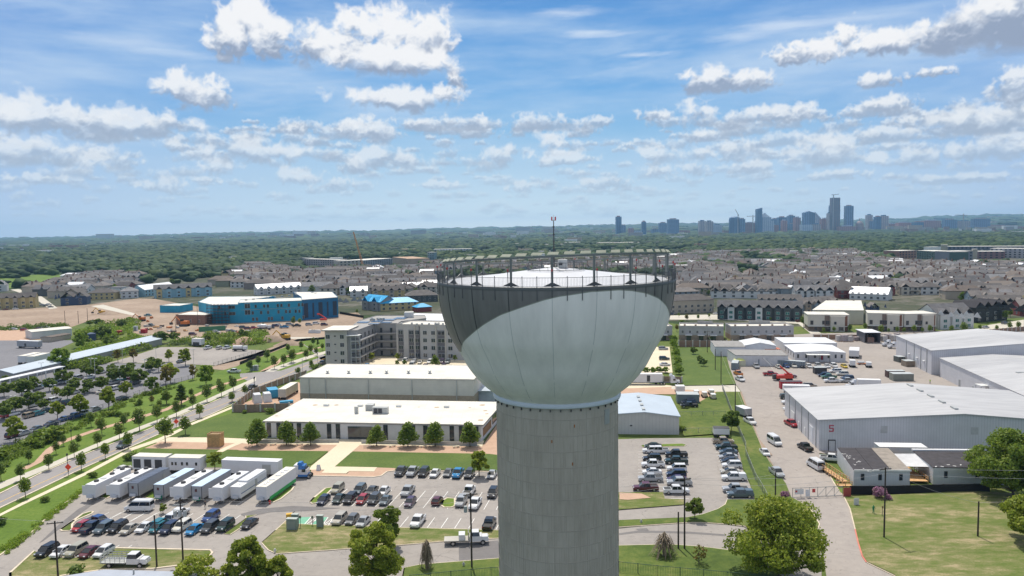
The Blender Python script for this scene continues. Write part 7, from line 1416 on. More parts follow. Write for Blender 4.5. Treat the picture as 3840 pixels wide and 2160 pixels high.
for i in range(6):
    p=G('M2',1200+i*13,1250-i*2); mb=MB(); mb.tube((p.x,p.y,0),(p.x,p.y,.85),.04,METALG,5); mb.tube((p.x,p.y,.85),(p.x+.05,p.y+.7,.85),.04,METALG,5); mb.tube((p.x+.05,p.y+.7,0),(p.x+.05,p.y+.7,.85),.04,METALG,5); tag(mb.build('bicycle_hoop'),f'{ordi(i+1)} steel bicycle hoop from the left beside the entrance walk','bicycle stand','bicycle hoops')
p=G('L2',480,895); r=thing('yellow_barrier','small yellow and orange machine at the edge of the green bays','machine',p,.3); MB().box((0,0,.25),(1.3,.9,.9),mat('barrier_yellow',(.62,.36,.03),.6)).build('body',r); MB().tube((.4,0,1.),(1.2,0,1.5),.08,DARK,5).build('handle',r)
# people
def person(label,c,u,vb,top,legs,skin=(.30,.18,.12),arm=.25,deg=0.):
    p=G(c,u,vb); me=bpy.data.meshes.new('body'); J=[(0,0,.95),(0,0,1.2),(0,0,1.42),(0,0,1.55),(0,0,1.72),(.10,0,.9),(.12,.05,.5),(.12,-.03,.07),(-.10,0,.9),(-.12,-.1,.5),(-.13,.1,.07),(.2,0,1.4),(.27,-.04,1.12),(.25,-.2,.9),(-.2,0,1.4),(-.27,0,1.12),(-.24,-.22,.95),(.12,-.16,.04),(-.13,-.04,.04)]
    Ed=[(0,1),(1,2),(2,3),(3,4),(0,5),(5,6),(6,7),(0,8),(8,9),(9,10),(2,11),(11,12),(12,13),(2,14),(14,15),(15,16),(7,17),(10,18)]; me.from_pydata(J,Ed,[]); o=bpy.data.objects.new('person',me); COL.objects.link(o)
    sk=o.modifiers.new('skin','SKIN'); R=[.14,.14,.13,.06,.11,.09,.07,.05,.09,.07,.05,.06,.045,.035,.06,.045,.035,.045,.045]
    for v,r_ in zip(me.skin_vertices[0].data,R): v.radius=(r_,r_*.85)
    me.skin_vertices[0].data[0].use_root=True; sb=o.modifiers.new('sub','SUBSURF'); sb.levels=1; sb.render_levels=1
    dg=bpy.context.evaluated_depsgraph_get(); m2=bpy.data.meshes.new_from_object(o.evaluated_get(dg)); bpy.data.objects.remove(o); m2.name='person'
    for nm,col in (('skin_tone',skin),(label[:9]+'_top',top),(label[:9]+'_legs',legs)): m2.materials.append(mat('cloth_'+nm if nm!='skin_tone' else 'skin_'+label[:5],col,.8))
    for f in m2.polygons: z=f.center.z; f.material_index=0 if z>1.5 else (1 if z>.95 else 2)
    q=link('person',m2); q.location=p; q.rotation_euler=(0,0,deg); tag(q,label,'person'); return q
person('person in dark clothes walking beside the trailers','L1',1993,795,(.02,.02,.025),(.03,.03,.04)); person('worker in a bright yellow-green vest crossing the yard','M4',1572,748,(.40,.62,.05),(.10,.12,.16))
q=person('all-green life-size figure standing on the dry lawn','L4',1023,850,(.02,.20,.08),(.02,.20,.08),(.02,.20,.08)); q['category']='statue'; q.name='statue'; q.scale=(1.15,)*3
# ------------------------------------------------------------ houses
SH=dict(brown=ground_mat('shingle_brown',[(.25,(.095,.086,.083)),(.55,(.15,.138,.132)),(.8,(.24,.215,.20))],.35,2.,mixf=.4,rnd=.5),grey=ground_mat('shingle_grey',[(.25,(.11,.108,.112)),(.55,(.175,.17,.175)),(.8,(.27,.265,.27))],.35,2.,mixf=.4,rnd=.5),dark=ground_mat('shingle_dark',[(.3,(.045,.043,.048)),(.7,(.08,.075,.08))],.35,2.,mixf=.4,rnd=.5),tan=ground_mat('shingle_tan',[(.3,(.14,.115,.10)),(.7,(.21,.178,.155))],.35,2.,mixf=.4,rnd=.5),white=mat('standing_seam_white',(.83,.83,.84),.4,var=.03),silver=mat('standing_seam_silver',(.50,.51,.52),.4))
WL=dict(white=(.60,.60,.58),cream=(.50,.46,.38),tan=(.33,.27,.21),yellow=(.50,.40,.19),bluegrey=(.22,.27,.31),olive=(.25,.26,.17),grey=(.30,.295,.29),slate=(.055,.065,.068),navy=(.03,.055,.12),maroon=(.20,.045,.04),lightblue=(.27,.45,.52),taupe=(.24,.20,.175),black=(.02,.021,.024),sand=(.42,.36,.28))
WLM={k:stripes_mat('wall_'+k,v,tuple(x*.82 for x in v),2,.3,.12) for k,v in WL.items()}
def groof(mb,x0,x1,y0,y1,z,rise,m,ridge='x',over=.5,wall=None,hipf=0.):
    """gable (or hip) roof over a rectangle, plus the triangular wall ends"""
    if ridge=='y':
        k=MB(); groof(k,y0,y1,-x1,-x0,z,rise,m,'x',over,wall,hipf); mb.add([(-v[1],v[0],v[2]) for v in k.v],[],m); o=len(mb.v)-len(k.v)
        for f,mi_ in zip(k.f,k.m): mb.f.append(tuple(i+o for i in f)); mb.m.append(mb.mi(k.mats[mi_]))
        return
    ym=(y0+y1)/2; h=hipf*(y1-y0)/2; a=over; sl=rise/((y1-y0)/2); dz=-sl*a; xo=a if not h else a
    e=[(x0-xo,y0-a,z+dz),(x1+xo,y0-a,z+dz),(x1+xo,y1+a,z+dz),(x0-xo,y1+a,z+dz)]; r0=(x0-xo+(h+a if h else 0),ym,z+rise); r1=(x1+xo-(h+a if h else 0),ym,z+rise); t=.22
    up=lambda p:(p[0],p[1],p[2]+t); V=[*e,r0,r1]; V=V+[up(p) for p in V]
    fs=[(6,7,11,10),(8,9,10,11),(0,1,7,6),(2,3,9,8),(1,0,4,5),(3,2,5,4)]
    if h: fs+=[(9,6,10),(7,8,11),(1,2,8,7),(3,0,6,9)]
    else: fs+=[(3,0,6,9) if 0 else (0,6,10,4),(4,10,9,3),(1,5,11,7),(5,2,8,11)]
    mb.add(V,fs,m)
    if wall and not h:
        mb_w=wall[0]; mb_w.add([(x0,y0,z-.01),(x0,y1,z-.01),(x0,ym,z+rise-.05)],[(0,2,1)],wall[1]); mb_w.add([(x1,y0,z-.01),(x1,y1,z-.01),(x1,ym,z+rise-.05)],[(0,1,2)],wall[1])
def house_proto(kind,wall,roof,seed,W=13.,D=10.,h=5.8,acc=None):
    rd=random.Random(seed); r=thing('house',None,None); w=MB(); f=MB(); m=WLM[wall]; m2=WLM[acc or wall]; rm=SH[roof]; wins=[]
    w.box((0,0,-.3),(W,D,h+.3),m); rise=D*.30
    if kind=='gable': groof(f,-W/2,W/2,-D/2,D/2,h,rise,rm,wall=(w,m))
    elif kind=='gabley': rise=W*.34; groof(f,-W/2,W/2,-D/2,D/2,h,rise,rm,'y',wall=(w,m))
    elif kind=='hip': groof(f,-W/2,W/2,-D/2,D/2,h,D*.26,rm,hipf=1.)
    elif kind=='flat': f.box((0,0,h+.003),(W+.3,D+.3,.3),ROOFW if roof=='white' else rm); w.box((W*.18,-D/2-1.,0),(W*.4,2.2,h*.9),m2); f.box((W*.18,-D/2-1.,h*.9+.003),(W*.4+.2,2.4,.2),ROOFW if roof=='white' else rm)
    elif kind=='multi':
        groof(f,-W/2,W/2,-D/2,D/2,h,rise,rm,wall=(w,m)); n=max(2,int(W/6))
        for i in range(n): cx=-W/2+W*(i+.5)/n; bw=W/n*.78; w.box((cx,-D/2-.8,-.3),(bw,2.4,h+.3),m2 if i%2 else m); k=MB(); gw=MB(); groof(f,cx-bw/2,cx+bw/2,-D/2-2.0,0,h,bw*.46,rm,'y',.3,(w,m2 if i%2 else m))
    elif kind=='cross':
        groof(f,-W/2,W/2,-D/2,D/2,h,rise,rm,wall=(w,m)); cx=rd.choice((-1,1))*W*.24; bw=W*.42; w.box((cx,-D/2-.7,-.3),(bw,2.6,h+.3),m2); groof(f,cx-bw/2,cx+bw/2,-D/2-2.0,0,h,bw*.42,rm,'y',.35,(w,m2)); f.box((-cx,-D/2-1.,2.7),(W*.45,2.2,.15),rm)
    elif kind=='steps':
        groof(f,-W/2,W/2,-D/2,D/2,h,D*.24,rm,hipf=1.); 
        for i in range(2): cx=(-.3+.6*i)*W; w.box((cx,-D/2-.9,-.3),(W*.22,2.2,h+.3),m2); groof(f,cx-W*.11,cx+W*.11,-D/2-2.,0,h,1.5,rm,'y',.4,None,.9)
    w.build('wall',r); f.build('roof',r)
    fr=FRAME if wall not in('white','cream') else DFRAME; yf=-D/2-.02
    n=max(2,int(W/4.2))
    for fl in (0,1):
        for i in range(n):
            x=-W/2+W*(i+.5)/n+rd.uniform(-.3,.3); y=yf
            if kind=='multi': y=-D/2-2.03; 
            if kind in('cross','steps','flat') : 
                y=-D/2-.05
            link('window' ,pane(1.7,1.5,frame=fr),r,(x,y-.05 if kind!='cross' else y-.05,.9+2.9*fl),0)
    if kind in('cross',): link('window',pane(1.9,1.5,frame=fr),r,(cx,-D/2-2.06,3.8),0); link('window',pane(1.9,1.5,frame=fr),r,(cx,-D/2-2.06,.9),0)
    for sx in (-1,1):
        for fl in (0,1): link('window',pane(1.2,1.4,frame=fr),r,(sx*(W/2+.04),-D*.15,.9+2.9*fl),sx*math.pi/2)
    if rd.random()<.4: MB().box((W*.2,D*.2,h),(1.,.8,rise+1.2),BRICK).build('chimney',r)
    r['hc']=wall; r['hr']=roof; r['hk']=kind; return r
HP=[house_proto(*a) for a in (('cross','cream','brown',1),('gable','tan','brown',2),('hip','white','brown',3,14,12),('cross','grey','grey',4,12,11),('gabley','white','grey',5,9,14),('multi','sand','brown',6,24,11),('steps','taupe','brown',7,28,12),('hip','sand','tan',8,26,12),
  ('cross','bluegrey','brown',9,12,10),('multi','white','grey',10,26,11),('gable','white','white',11,13,9),('cross','maroon','brown',12,12,10),('steps','bluegrey','brown',13,26,12),('gabley','yellow','brown',14,10,13),('hip','olive','tan',15,13,12),('multi','slate','grey',16,24,11,6.2,'slate'),('flat','white','grey',17,14,11),('cross','white','white',18,14,11),('hip','cream','brown',19,15,13),('multi','cream','brown',20,30,11))]
for o in HP: o.location=(0,0,-900)
HUSED=set(); HOUSES=[]
KN=dict(gable='gabled house',cross='house with a front gable',hip='hipped-roof house',gabley='narrow front-gabled house',multi='row house with front gables',steps='row house with bays',flat='flat-roofed house'); RN=dict(brown='brown',grey='grey',dark='black',tan='tan',white='bright white',silver='silver'); WN=dict(bluegrey='blue-grey',lightblue='light blue')
def put_house(i,x,y,ang,sc=1.):
    if i not in HUSED: HUSED.add(i); o=HP[i]; o.location=(x,y,-.1); o.rotation_euler=(0,0,ang); KIDS.pop(o.name,None)
    else: o=dup(HP[i],(x,y,-.1),ang)
    o.scale=(sc,sc,sc); HOUSES.append((o,x,y)); return o
def inpoly(x,y,P):
    ins=False; j=len(P)-1
    for i in range(len(P)):
        if (P[i][1]>y)!=(P[j][1]>y) and x<(P[j][0]-P[i][0])*(y-P[i][1])/(P[j][1]-P[i][1])+P[i][0]: ins=not ins
        j=i
    return ins
ZA=[(70,735),(230,697),(560,700),(640,668),(760,690),(1100,668),(1700,650),(1730,632),(2120,632),(2255,668),(2700,678),(2700,790),(2560,795),(2470,770),(2330,745),(2200,748),(2040,752),(1990,745),(1800,752),(1690,735),(1690,690),(1100,690),(1110,735),(1010,746),(920,740),(860,745),(700,731),(560,722),(520,708),(440,714),(330,716),(330,740),(250,735),(170,760)]
EX=[[(750,640),(1060,640),(1060,682),(750,682)],[(2240,600),(2700,600),(2700,668),(2240,668)],[(1290,600),(1480,600),(1480,640),(1290,640)],[(1850,640),(2000,655),(2010,672),(1850,665)],[(1740,660),(1760,660),(1980,690),(1900,700)],[(330,690),(350,690),(640,705),(600,715),(350,715)],[(2230,700),(2280,700),(2280,725),(2230,725)]]
cand=[]; rs=random.Random(12)
YY=452.
BLD=[]
row_i=0
while YY<1750:
    step=26 if row_i%2 else 19
    XX=-.75*YY-60
    while XX<.82*YY+60:
        k=rs.random(); row_=rs.random()<.30
        i=rs.choice((5,6,7,9,12,19,15) if row_ else (0,1,2,3,4,8,10,11,13,14,16,17,18,0,2,18,1))
        if HP[i]['hr']=='white' and rs.random()<.62: i=rs.choice((0,2,18))
        wd={5:24,6:28,7:26,9:26,12:26,19:30,15:24}.get(i,14)
        a=-.16+.10*math.sin(XX*.004+YY*.003); 
        x=XX+wd/2; y=YY+(-.16)*(XX)*.35+rs.uniform(-1.5,1.5); qx,qy=PX((x,y,0)); u,v=qx*2576/3840,qy*2576/3840
        XX+=wd*1.12+rs.uniform(1.,4.)+(9 if rs.random()<.08 else 0)
        if y<440 or not inpoly(u,v,ZA) or any(inpoly(u,v,e) for e in EX): continue
        if (y-470)**2+(x-100)**2<38**2: continue
        if -250<x<-95 and 500<y<650 and not y>612: continue
        cand.append((math.hypot(x,y),i,x,y,a+(math.pi if rs.random()<.3 else 0)+(math.pi/2 if (not row_ and rs.random()<.25) else 0)))
    YY+=step; row_i+=1
cand.sort(); print('houses',len(cand))
for d,i,x,y,a in cand[:255]: put_house(i,x,y,a,1.16)
def merged(name,items):
    mb=MB()
    for d,i,x,y,a in items:
        o=HP[i]; M=Matrix.Translation((x,y,-.1))@Matrix.Rotation(a,4,'Z')@Matrix.Scale(1.2,4)
        for ch in CH_[o.name]:
            if ch.name.startswith('window') : continue
            me=ch.data; n=len(mb.v); mb.v+=[tuple(M@v.co) for v in me.vertices]; idx=[mb.mi(m) for m in me.materials]
            for p in me.polygons: mb.f.append(tuple(j+n for j in p.vertices)); mb.m.append(idx[p.material_index])
    o=mb.build(name); o['kind']='stuff'
CH_={}
for o in bpy.data.objects:
    if o.parent and o.parent in HP: CH_.setdefault(o.parent.name,[]).append(o)
if len(cand)>255: merged('distant_houses',cand[255:])
for i,o in enumerate(HP):
    if i not in HUSED:
        for c in CH_[o.name]: bpy.data.objects.remove(c)
        bpy.data.objects.remove(o)
# say which house is which: by look, then by where it stands among its look-alikes
def side(u): return 'far left' if u<450 else 'left' if u<820 else 'left of the tower' if u<1120 else 'behind the tower' if u<1690 else 'near right' if u<1960 else 'right' if u<2280 else 'far right'
bk={}
for o,x,y in HOUSES:
    q=PX((x,y,0)); u=q[0]*2576/3840; band='front rows' if y<560 else 'middle rows' if y<760 else 'back rows'
    key=(o['hc'],o['hr'],o['hk'],side(u),band); bk.setdefault(key,[]).append((u,o))
for (hc,hr,hk,s,band),L in bk.items():
    L.sort(key=lambda t:t[0])
    for n,(u,o) in enumerate(L):
        base=f"{WN.get(hc,hc)} {KN[hk]}, {RN[hr]} roof, {s}, {band}"; o['label']=base if len(L)==1 else f"{ordi(n+1)} {base}"; o['category']='house'; o['group']='houses of the estate'
for o,_,_ in HOUSES:
    for k in ('hc','hr','hk'): del o[k]
# ------------------------------------------------------------ particular rows near the front
def rowhouse(label,c,bl,br,D,h,walls,roof,kind='multi',n=4,rise=None,gw=.8,name='row_house',group=None,wins=True,flat=False,glass=None,vt=None):
    a=G(c,*bl); b=G(c,*br); L=(b-a).length; ang=math.atan2(b.y-a.y,b.x-a.x)
    if vt: h=GY(c,bl[0],vt,a.y).z
    r=thing(name,label,'house' if name!='row_house' else 'row house',a,ang,group); w=MB(); f=MB(); W0=WLM[walls[0]]; rm=SH[roof] if roof in SH else roof
    w.box((L/2,D/2,-.3),(L,D,h+.3),W0)
    if kind=='multi':
        groof(f,0,L,0,D,h,D*.30,rm,wall=(w,W0))
        for i in range(n):
            cx=L*(i+.5)/n; bw=L/n*gw; m=WLM[walls[(i+1)%len(walls)]]; w.box((cx,-.4,-.3),(bw,1.6,h+.3),m); groof(f,cx-bw/2,cx+bw/2,-1.2,D/2,h,bw*.5,rm,'y',.25,(w,m))
    elif kind=='gables':
        for i in range(n): x0=L*i/n; groof(f,x0+.1,x0+L/n-.1,0,D,h,L/n*.42,rm,'y',.25,(w,WLM[walls[i%len(walls)]]))
    elif kind=='hip': groof(f,0,L,0,D,h,D*.25,rm,hipf=1.)
    elif kind=='gable': groof(f,0,L,0,D,h,rise or D*.3,rm,wall=(w,W0))
    w.build('wall',r); f.build('roof',r)
    if wins:
        k=n if kind in('multi','gables') else max(3,int(L/4.5))
        for i in range(k):
            x=L*(i+.5)/k; y=-1.24 if kind=='multi' else -.04
            for z in (.8,3.9): link('window',pane(min(2.2,L/k*.4),1.8,glass=glass),r,(x,y,z),0)
        for z in (.8,3.9): link('window',pane(1.2,1.5),r,(-.04,D*.5,z),-math.pi/2)
    return r
def townflat(label,c,bl,br,D,vt,nwin,nawn):
    a=G(c,*bl); b=G(c,*br); h=GY(c,bl[0],vt,a.y).z; P=rectp(a,b,D); r=block('','','',P,h,WLM['grey'] if 0 else stripes_mat('townhouse_lilac_grey',(.40,.385,.385),(.34,.33,.33),'xy',7.,.012),ROOFW,par=.7,root=thing('row_house',label,'row house',((a.x+b.x)/2,(a.y+b.y)/2,0),0,'flat-roofed row houses'),slab=.2)
    wlink(MB().prism(grow(P,.05),0,2.7,STONE),'stone_base',r)
    for i in range(nwin): win(r,a,b,(i+.5)/nwin,3.7,1.1,1.5)
    d=(b-a).normalized(); ang=math.atan2(d.y,d.x)
    for i in range(nawn): t=a.lerp(b,(i+.8)/(nawn+.6)); wlink(MB().box((t.x+d.y*1.2,t.y-d.x*1.2,2.75),(3.6,2.6,.15),FRAME,ang),'awning',r); wlink(MB().box((t.x+d.y*.1,t.y-d.x*.1,.1),(2.4,.12,2.2),GLASS,ang),'door',r)
    for i in range(nawn+1): t=a.lerp(b,(i+.5)/(nawn+1)); wlink(MB().box((t.x-d.y*5,t.y+d.x*5,h+.2),(.9,.9,.9),STONE),'roof_unit',r)
    wlink(MB().box(((P[2][0]+P[3][0])/2+2,(P[2][1]+P[3][1])/2-.4,h),((b-a).length*.35,.5,2.0),WLM['grey'],ang),'parapet',r); return r
townflat('flat-roofed grey row house, the one cut by the right edge of the bowl','M3',(560,325),(727,322),14,205,2,1); townflat('flat-roofed grey row house with three white awnings behind the brown fence','M3',(792,322),(1225,330),14,200,6,3); townflat('longest flat-roofed grey row house, behind the two small yard sheds','M3',(1298,325),(1905,320),14,205,8,4)
rowhouse('dark slate and white row of gabled townhouses with green-tinted windows','F4',(1165,1285),(1985,1305),13,6.8,('slate','slate','white','slate','slate','white','slate','slate','slate'),'grey',n=9,gw=.72,glass=GLASSG,vt=1165)
rowhouse('long beige row house with brown hipped roof right of the bowl','F4',(705,1235),(1130,1215),14,6.4,('sand',),'brown',kind='hip',vt=1110); rowhouse('blue-grey row house with long brown roof behind the beige one','F4',(725,1090),(990,1080),12,5.8,('bluegrey',),'brown',kind='hip')
rowhouse('white row house with seven brown pointed gables','F4',(1100,1080),(1730,1085),13,5.6,('white',),'brown',kind='gables',n=7); rowhouse('white corner house with two brown gables beside the bowl','F4',(738,1030),(950,1030),12,5.6,('white','maroon'),'brown',kind='gables',n=2)
rowhouse('beige row house with brown roof right of the slate townhouses','F4',(1990,1230),(2350,1200),13,6.,('bluegrey','tan'),'brown',n=4,gw=.6); rowhouse('white row house with tiny pointed dormers behind the slate townhouses','F4',(1560,1165),(1980,1170),11,5.6,('white',),'brown',n=6,gw=.5)
rowhouse('white house row with grey roof, three tall gables and high windows','F5',(1645,1385),(1990,1370),17,7.6,('white',),'grey',kind='multi',n=3,gw=.8,glass=GLASSG,vt=1240); rowhouse('black row of four sharp gables at the right end of the street','F5',(2010,1320),(2320,1290),16,8.2,('black',),'dark',kind='gables',n=4,vt=1175)
rowhouse('bright white-roofed cottage with white walls and small front gable','F4',(1700,1050),(1920,1050),11,4.6,('white',),'white',n=2,gw=.5,name='house'); rowhouse('white cottage with porch and brick chimney under bright white roofs','F5',(600,1000),(850,1005),14,4.8,('white',),'white',n=2,gw=.4,name='house'); rowhouse('white farm-like house with long bright white gabled roof','F5',(790,1090),(1160,1105),16,4.8,('white',),'white',kind='gable',n=1,name='house')
rowhouse('bright white saw-tooth roofed house row in the middle of the estate at right','F5',(1490,880),(1790,880),18,5,('taupe',),'white',kind='gables',n=5); rowhouse('house with bright white metal roof left of the saw-tooth row','F5',(1385,870),(1470,872),9,5,('tan',),'white',kind='gable',n=1,name='house',rise=2.5); rowhouse('house with broad white metal roof at far right middle','F5',(1740,970),(1980,975),14,4.6,('taupe',),'white',kind='gable',n=1,name='house'); rowhouse('small white-roofed shed-like house left of the farm-like one','F5',(300,975),(540,985),12,4.4,('white',),'white',kind='gable',n=1,name='house')
rowhouse('dark house with white metal roof beside the farm-like house','F5',(1195,1035),(1330,1035),9,4.4,('navy',),'white',kind='gable',n=1,name='house')
rowhouse('navy gabled house peeping over the modern beige house','F5',(770,1230),(900,1230),10,5,('navy',),'brown',kind='gables',n=1,name='house'); rowhouse('second smaller navy gable peeping over the modern houses','F5',(985,1235),(1080,1235),9,4.6,('navy',),'brown',kind='gables',n=1,name='house')
# white-roofed villas left of the tower
rowhouse('white row house with bright white gabled metal roofs behind the blue school','F2',(170,665),(600,640),13,6.2,('white',),'white',n=6,gw=.6); rowhouse('white house with bright white roof beside the building site','F2',(1070,685),(1235,680),12,5.8,('white',),'white',n=2,gw=.5,name='house'); rowhouse('row house under long zigzag white roofs left of the bowl','F2',(1510,640),(1820,630),12,5.6,('taupe',),'white',n=5,gw=.6); rowhouse('low row house with white roof farther back left of the bowl','F2',(1475,470),(1700,465),12,4.6,('white',),'white',kind='gable',n=1)
rowhouse('yellow row house left of the dark house by the bowl','F2',(1280,685),(1590,680),12,6.,('yellow','sand'),'brown',n=4,gw=.6); rowhouse('dark brown house with hipped roof close to the bowl','F2',(1610,735),(1920,725),16,5.6,('slate',),'brown',kind='hip'); rowhouse('white gabled row house with brown roof, peaks in a row','F2',(620,590),(950,580),12,5.6,('grey','taupe'),'grey',kind='gables',n=6)
BT=mat('blue_tarp',(.02,.36,.66),.45,var=.15)
rowhouse('unfinished grey-wrapped house under bright blue roof sheets','F2',(1185,800),(1365,820),14,7.,('grey',),BT,n=2,gw=.55,vt=715); o=rowhouse('unfinished yellow timber house under a broad blue roof sheet','F2',(1365,820),(1730,800),13,6.,('yellow',),BT,kind='hip',vt=745)
rowhouse('low unfinished house with blue roof sheet partly hidden by the bowl','F2',(1720,830),(1860,820),9,3.6,('maroon',),BT,kind='hip',wins=False)
# left edge rows
rowhouse('pale yellow row house at the left edge with brown roof','F1',(-120,805),(348,785),12,6.6,('yellow','sand','yellow'),'brown',n=6,gw=.55,vt=700); rowhouse('dark blue house pair with brown gables at the edge of the bare earth','F1',(590,765),(845,755),16,6.6,('navy',),'brown',kind='gables',n=2,vt=690)
rowhouse('light blue row house with several gables above the site road','F1',(1500,695),(2060,668),13,6.6,('lightblue','yellow','lightblue'),'grey',n=6,gw=.55,vt=610); rowhouse('light blue house with glittering white unfinished roof','F1',(1405,680),(1700,640),14,6.8,('lightblue',),'white',kind='gable',n=2); rowhouse('yellow row house with brown roof left of the white unfinished house','F1',(860,712),(1115,705),14,6.6,('yellow',),'brown',kind='hip'); rowhouse('white and grey box-like unfinished house beside the yellow row','F1',(1175,698),(1345,690),13,7,('white','taupe'),'grey',kind='hip')
rowhouse('small white house cut by the left edge of the picture','F1',(-60,630),(68,625),12,7,('white',),'grey',kind='gables',n=1,name='house')
# modern beige houses
def modern(label,c,bl,br,D,vt,seed):
    a=G(c,*bl); b=G(c,*br); h=GY(c,bl[0],vt,a.y).z; d=(b-a).normalized(); n=Vector((-d.y,d.x,0)); L=(b-a).length; ang=math.atan2(d.y,d.x); r=thing('modern_house',label,'house',a,ang,'modern beige houses'); CR_=mat('cream_stucco',(.56,.52,.45),.9,var=.04); BRN=mat('brown_cladding',(.20,.15,.12),.85,var=.12)
    w=MB(); w.box((L*.5,D/2,2.9),(L,D,h-2.9),CR_); w.build('upper_wall',r); MB().box((L*.5,D/2+.3,-.3),(L*.97,D-.6,3.2),BRN).build('ground_wall',r); MB().box((L*.5,D/2,h+.003),(L+.4,D+.4,.35),ROOFW).build('roof',r)
    MB().box((L*.72,-.6,0),(L*.34,1.4,h-.6),CR_).build('bay',r); MB().box((L*.72,-.6,h-.597),(L*.37,1.7,.25),ROOFW).build('bay_roof',r); MB().box((L*.5,-.5,2.75),(L*.99,1.2,.2),FRAME).build('ledge',r)
    MB().box((L*.47,-.05,3.),(L*.12,.2,h-3.2),BRN).build('brown_panel',r); MB().box((L*.92,-.05,0),(L*.08,.25,h-.4),mat('rust_panel',(.22,.10,.06),.8)).build('rust_panel',r)
    for x,z,ww,hh,y in ((.10,3.6,1.6,2.4,0),(.38,3.8,1.3,2.2,0),(.48,3.8,2.4,2.2,-.14),(.66,4.,1.2,1.6,-1.3),(.80,.6,2.6,2.,-1.3),(.2,.6,1.4,1.6,.3),(.5,.5,2.2,2.2,.3)): link('window',pane(ww,hh,frame=DFRAME),r,(L*x,y-.05,z),0)
    return r
modern('modern beige box-shaped house beside the bright bush, left one','F5',(385,1400),(785,1405),15,1245,1); modern('modern beige house with big dark balcony recess, middle one','F5',(965,1395),(1310,1405),15,1230,2); modern('modern beige house with brown upper corner, right one','F5',(1320,1405),(1630,1400),14,1240,3)
block('modern_house','large flat-roofed beige house block behind the left modern house','house',[tuple(G('F5',430,1330)[:2]),tuple(G('F5',925,1335)[:2]),tuple(G('F5',900,1225)[:2]),tuple(G('F5',560,1225)[:2])],8.2,mat('cream_stucco',(.56,.52,.45),.9),ROOFW,over=.3)
# ------------------------------------------------------------ larger blocks in the middle distance
def slab(label,c,u0,v0,u1,v1,vt,D,wall,roof=None,floors=4,name='apartment_block',cat='building',group=None,bands=True,over=.0):
    a=G(c,u0,v0); b=G(c,u1,v1); h=GY(c,(u0+u1)/2,vt,(a.y+b.y)/2).z; P=rectp(a,b,D); r=block(name,label,cat,P,h,wall,roof or ROOFW,group=group,over=over,slab=.5)
    d=(b-a).normalized(); ang=math.atan2(d.y,d.x); L=(b-a).length
    if bands:
        for f in range(floors):
            k=max(3,int(L/7)); 
            for i in range(k):
                if k*floors>64 and (i+f)%2: continue
                p=a.lerp(b,(i+.5)/k); wlink(MB().box((p.x+d.y*.05,p.y-d.x*.05,h*(f+.3)/floors),(L/k*.42,.3,h/floors*.48),GLASS,ang),'window',r)
    return r
wm=lambda n,c: mat('block_'+n,c,.85,var=.1,scale=.1)
slab('long four-storey white and maroon apartment block with balconies behind the estate','F2',625,392,965,405,318,16,wm('white_maroon',(.36,.31,.31)),group='middle-distance blocks'); slab('cream apartment block right of the balconied block, beneath the crane boom','F2',965,412,1190,400,330,18,wm('cream',(.42,.38,.33)),floors=3); slab('grey-blue apartment block right of the crane','F2',1195,390,1480,365,318,40,wm('bluegrey',(.27,.29,.32))); slab('unfinished pale orange roofed block right of the grey-blue one','F2',1480,350,1630,372,305,40,wm('sand',(.45,.33,.25)),roof=wm('osb',(.42,.28,.18)))
slab('orange timber-framed building left of the teal tower','F2',1655,362,1945,360,335,20,wm('osb',(.50,.27,.13)),bands=False,roof=wm('osb2',(.45,.28,.17))); slab('slim teal control-tower-like building left of the tower ring','F2',1822,362,1885,362,250,12,wm('teal',(.16,.26,.29)),floors=5); slab('long dark green-roofed building left of the tower','F2',1700,425,1980,418,378,25,wm('greenish',(.14,.16,.12)),roof=wm('greenroof',(.16,.18,.14)),bands=False)
slab('white and blue apartment block behind the left end of the tower ring','F2',1880,278,2250,272,218,30,wm('whiteblue',(.45,.47,.54)),floors=4); slab('low brown-roofed block in the trees above the crane','F2',760,275,985,270,250,30,wm('browny',(.25,.18,.15)),roof=wm('pale',(.45,.42,.38)),bands=False)
slab('grey block group beyond the tower ring, left piece','F3',645,195,860,195,165,40,wm('greyblue2',(.27,.29,.33)),floors=3); slab('pale office blocks beyond the tower ring, middle piece','F3',1160,203,1330,200,172,40,wm('pink',(.36,.31,.31)),floors=3); slab('pale office block beyond the tower ring, right piece','F3',1340,197,1490,195,153,40,wm('pink2',(.33,.29,.30)),floors=4); slab('long tan unfinished block right behind the tower ring','F3',1645,196,2050,193,155,50,wm('tanlong',(.40,.32,.25)),floors=4)
slab('dark mansard office buildings in the trees below the skyline','F4',470,568,870,562,535,50,wm('mansard',(.17,.16,.18)),floors=3,roof=wm('mroof',(.14,.12,.12)))
slab('red-brown brick end of the large apartment complex at right','F5',1268,700,1440,692,622,30,wm('brickred',(.27,.15,.11)),floors=3); slab('dark green part of the large apartment complex at right','F5',1442,700,1760,722,628,30,wm('dgreen',(.07,.12,.10)),floors=4); slab('grey part of the large apartment complex at right','F5',1762,722,1985,715,628,30,wm('grey4',(.20,.21,.24)),floors=3); slab('beige stair tower of the large apartment complex at right','F5',1985,700,2030,700,608,12,wm('beige',(.40,.36,.28)),bands=False)
slab('red and grey block at the right end of the large apartment complex','F5',2030,700,2300,700,630,30,wm('redgrey',(.23,.13,.13)),floors=3); slab('white-topped long block at the right picture edge','F5',2150,690,2700,700,603,30,wm('white4',(.42,.41,.42)),floors=4); slab('long dark rear block of the complex with thin white roof','F5',1745,640,2700,640,580,30,wm('rear',(.13,.14,.18)),floors=2); slab('beige lift tower rising above the complex','F5',1678,640,1742,640,566,14,wm('beige',(.40,.36,.28)),bands=False)
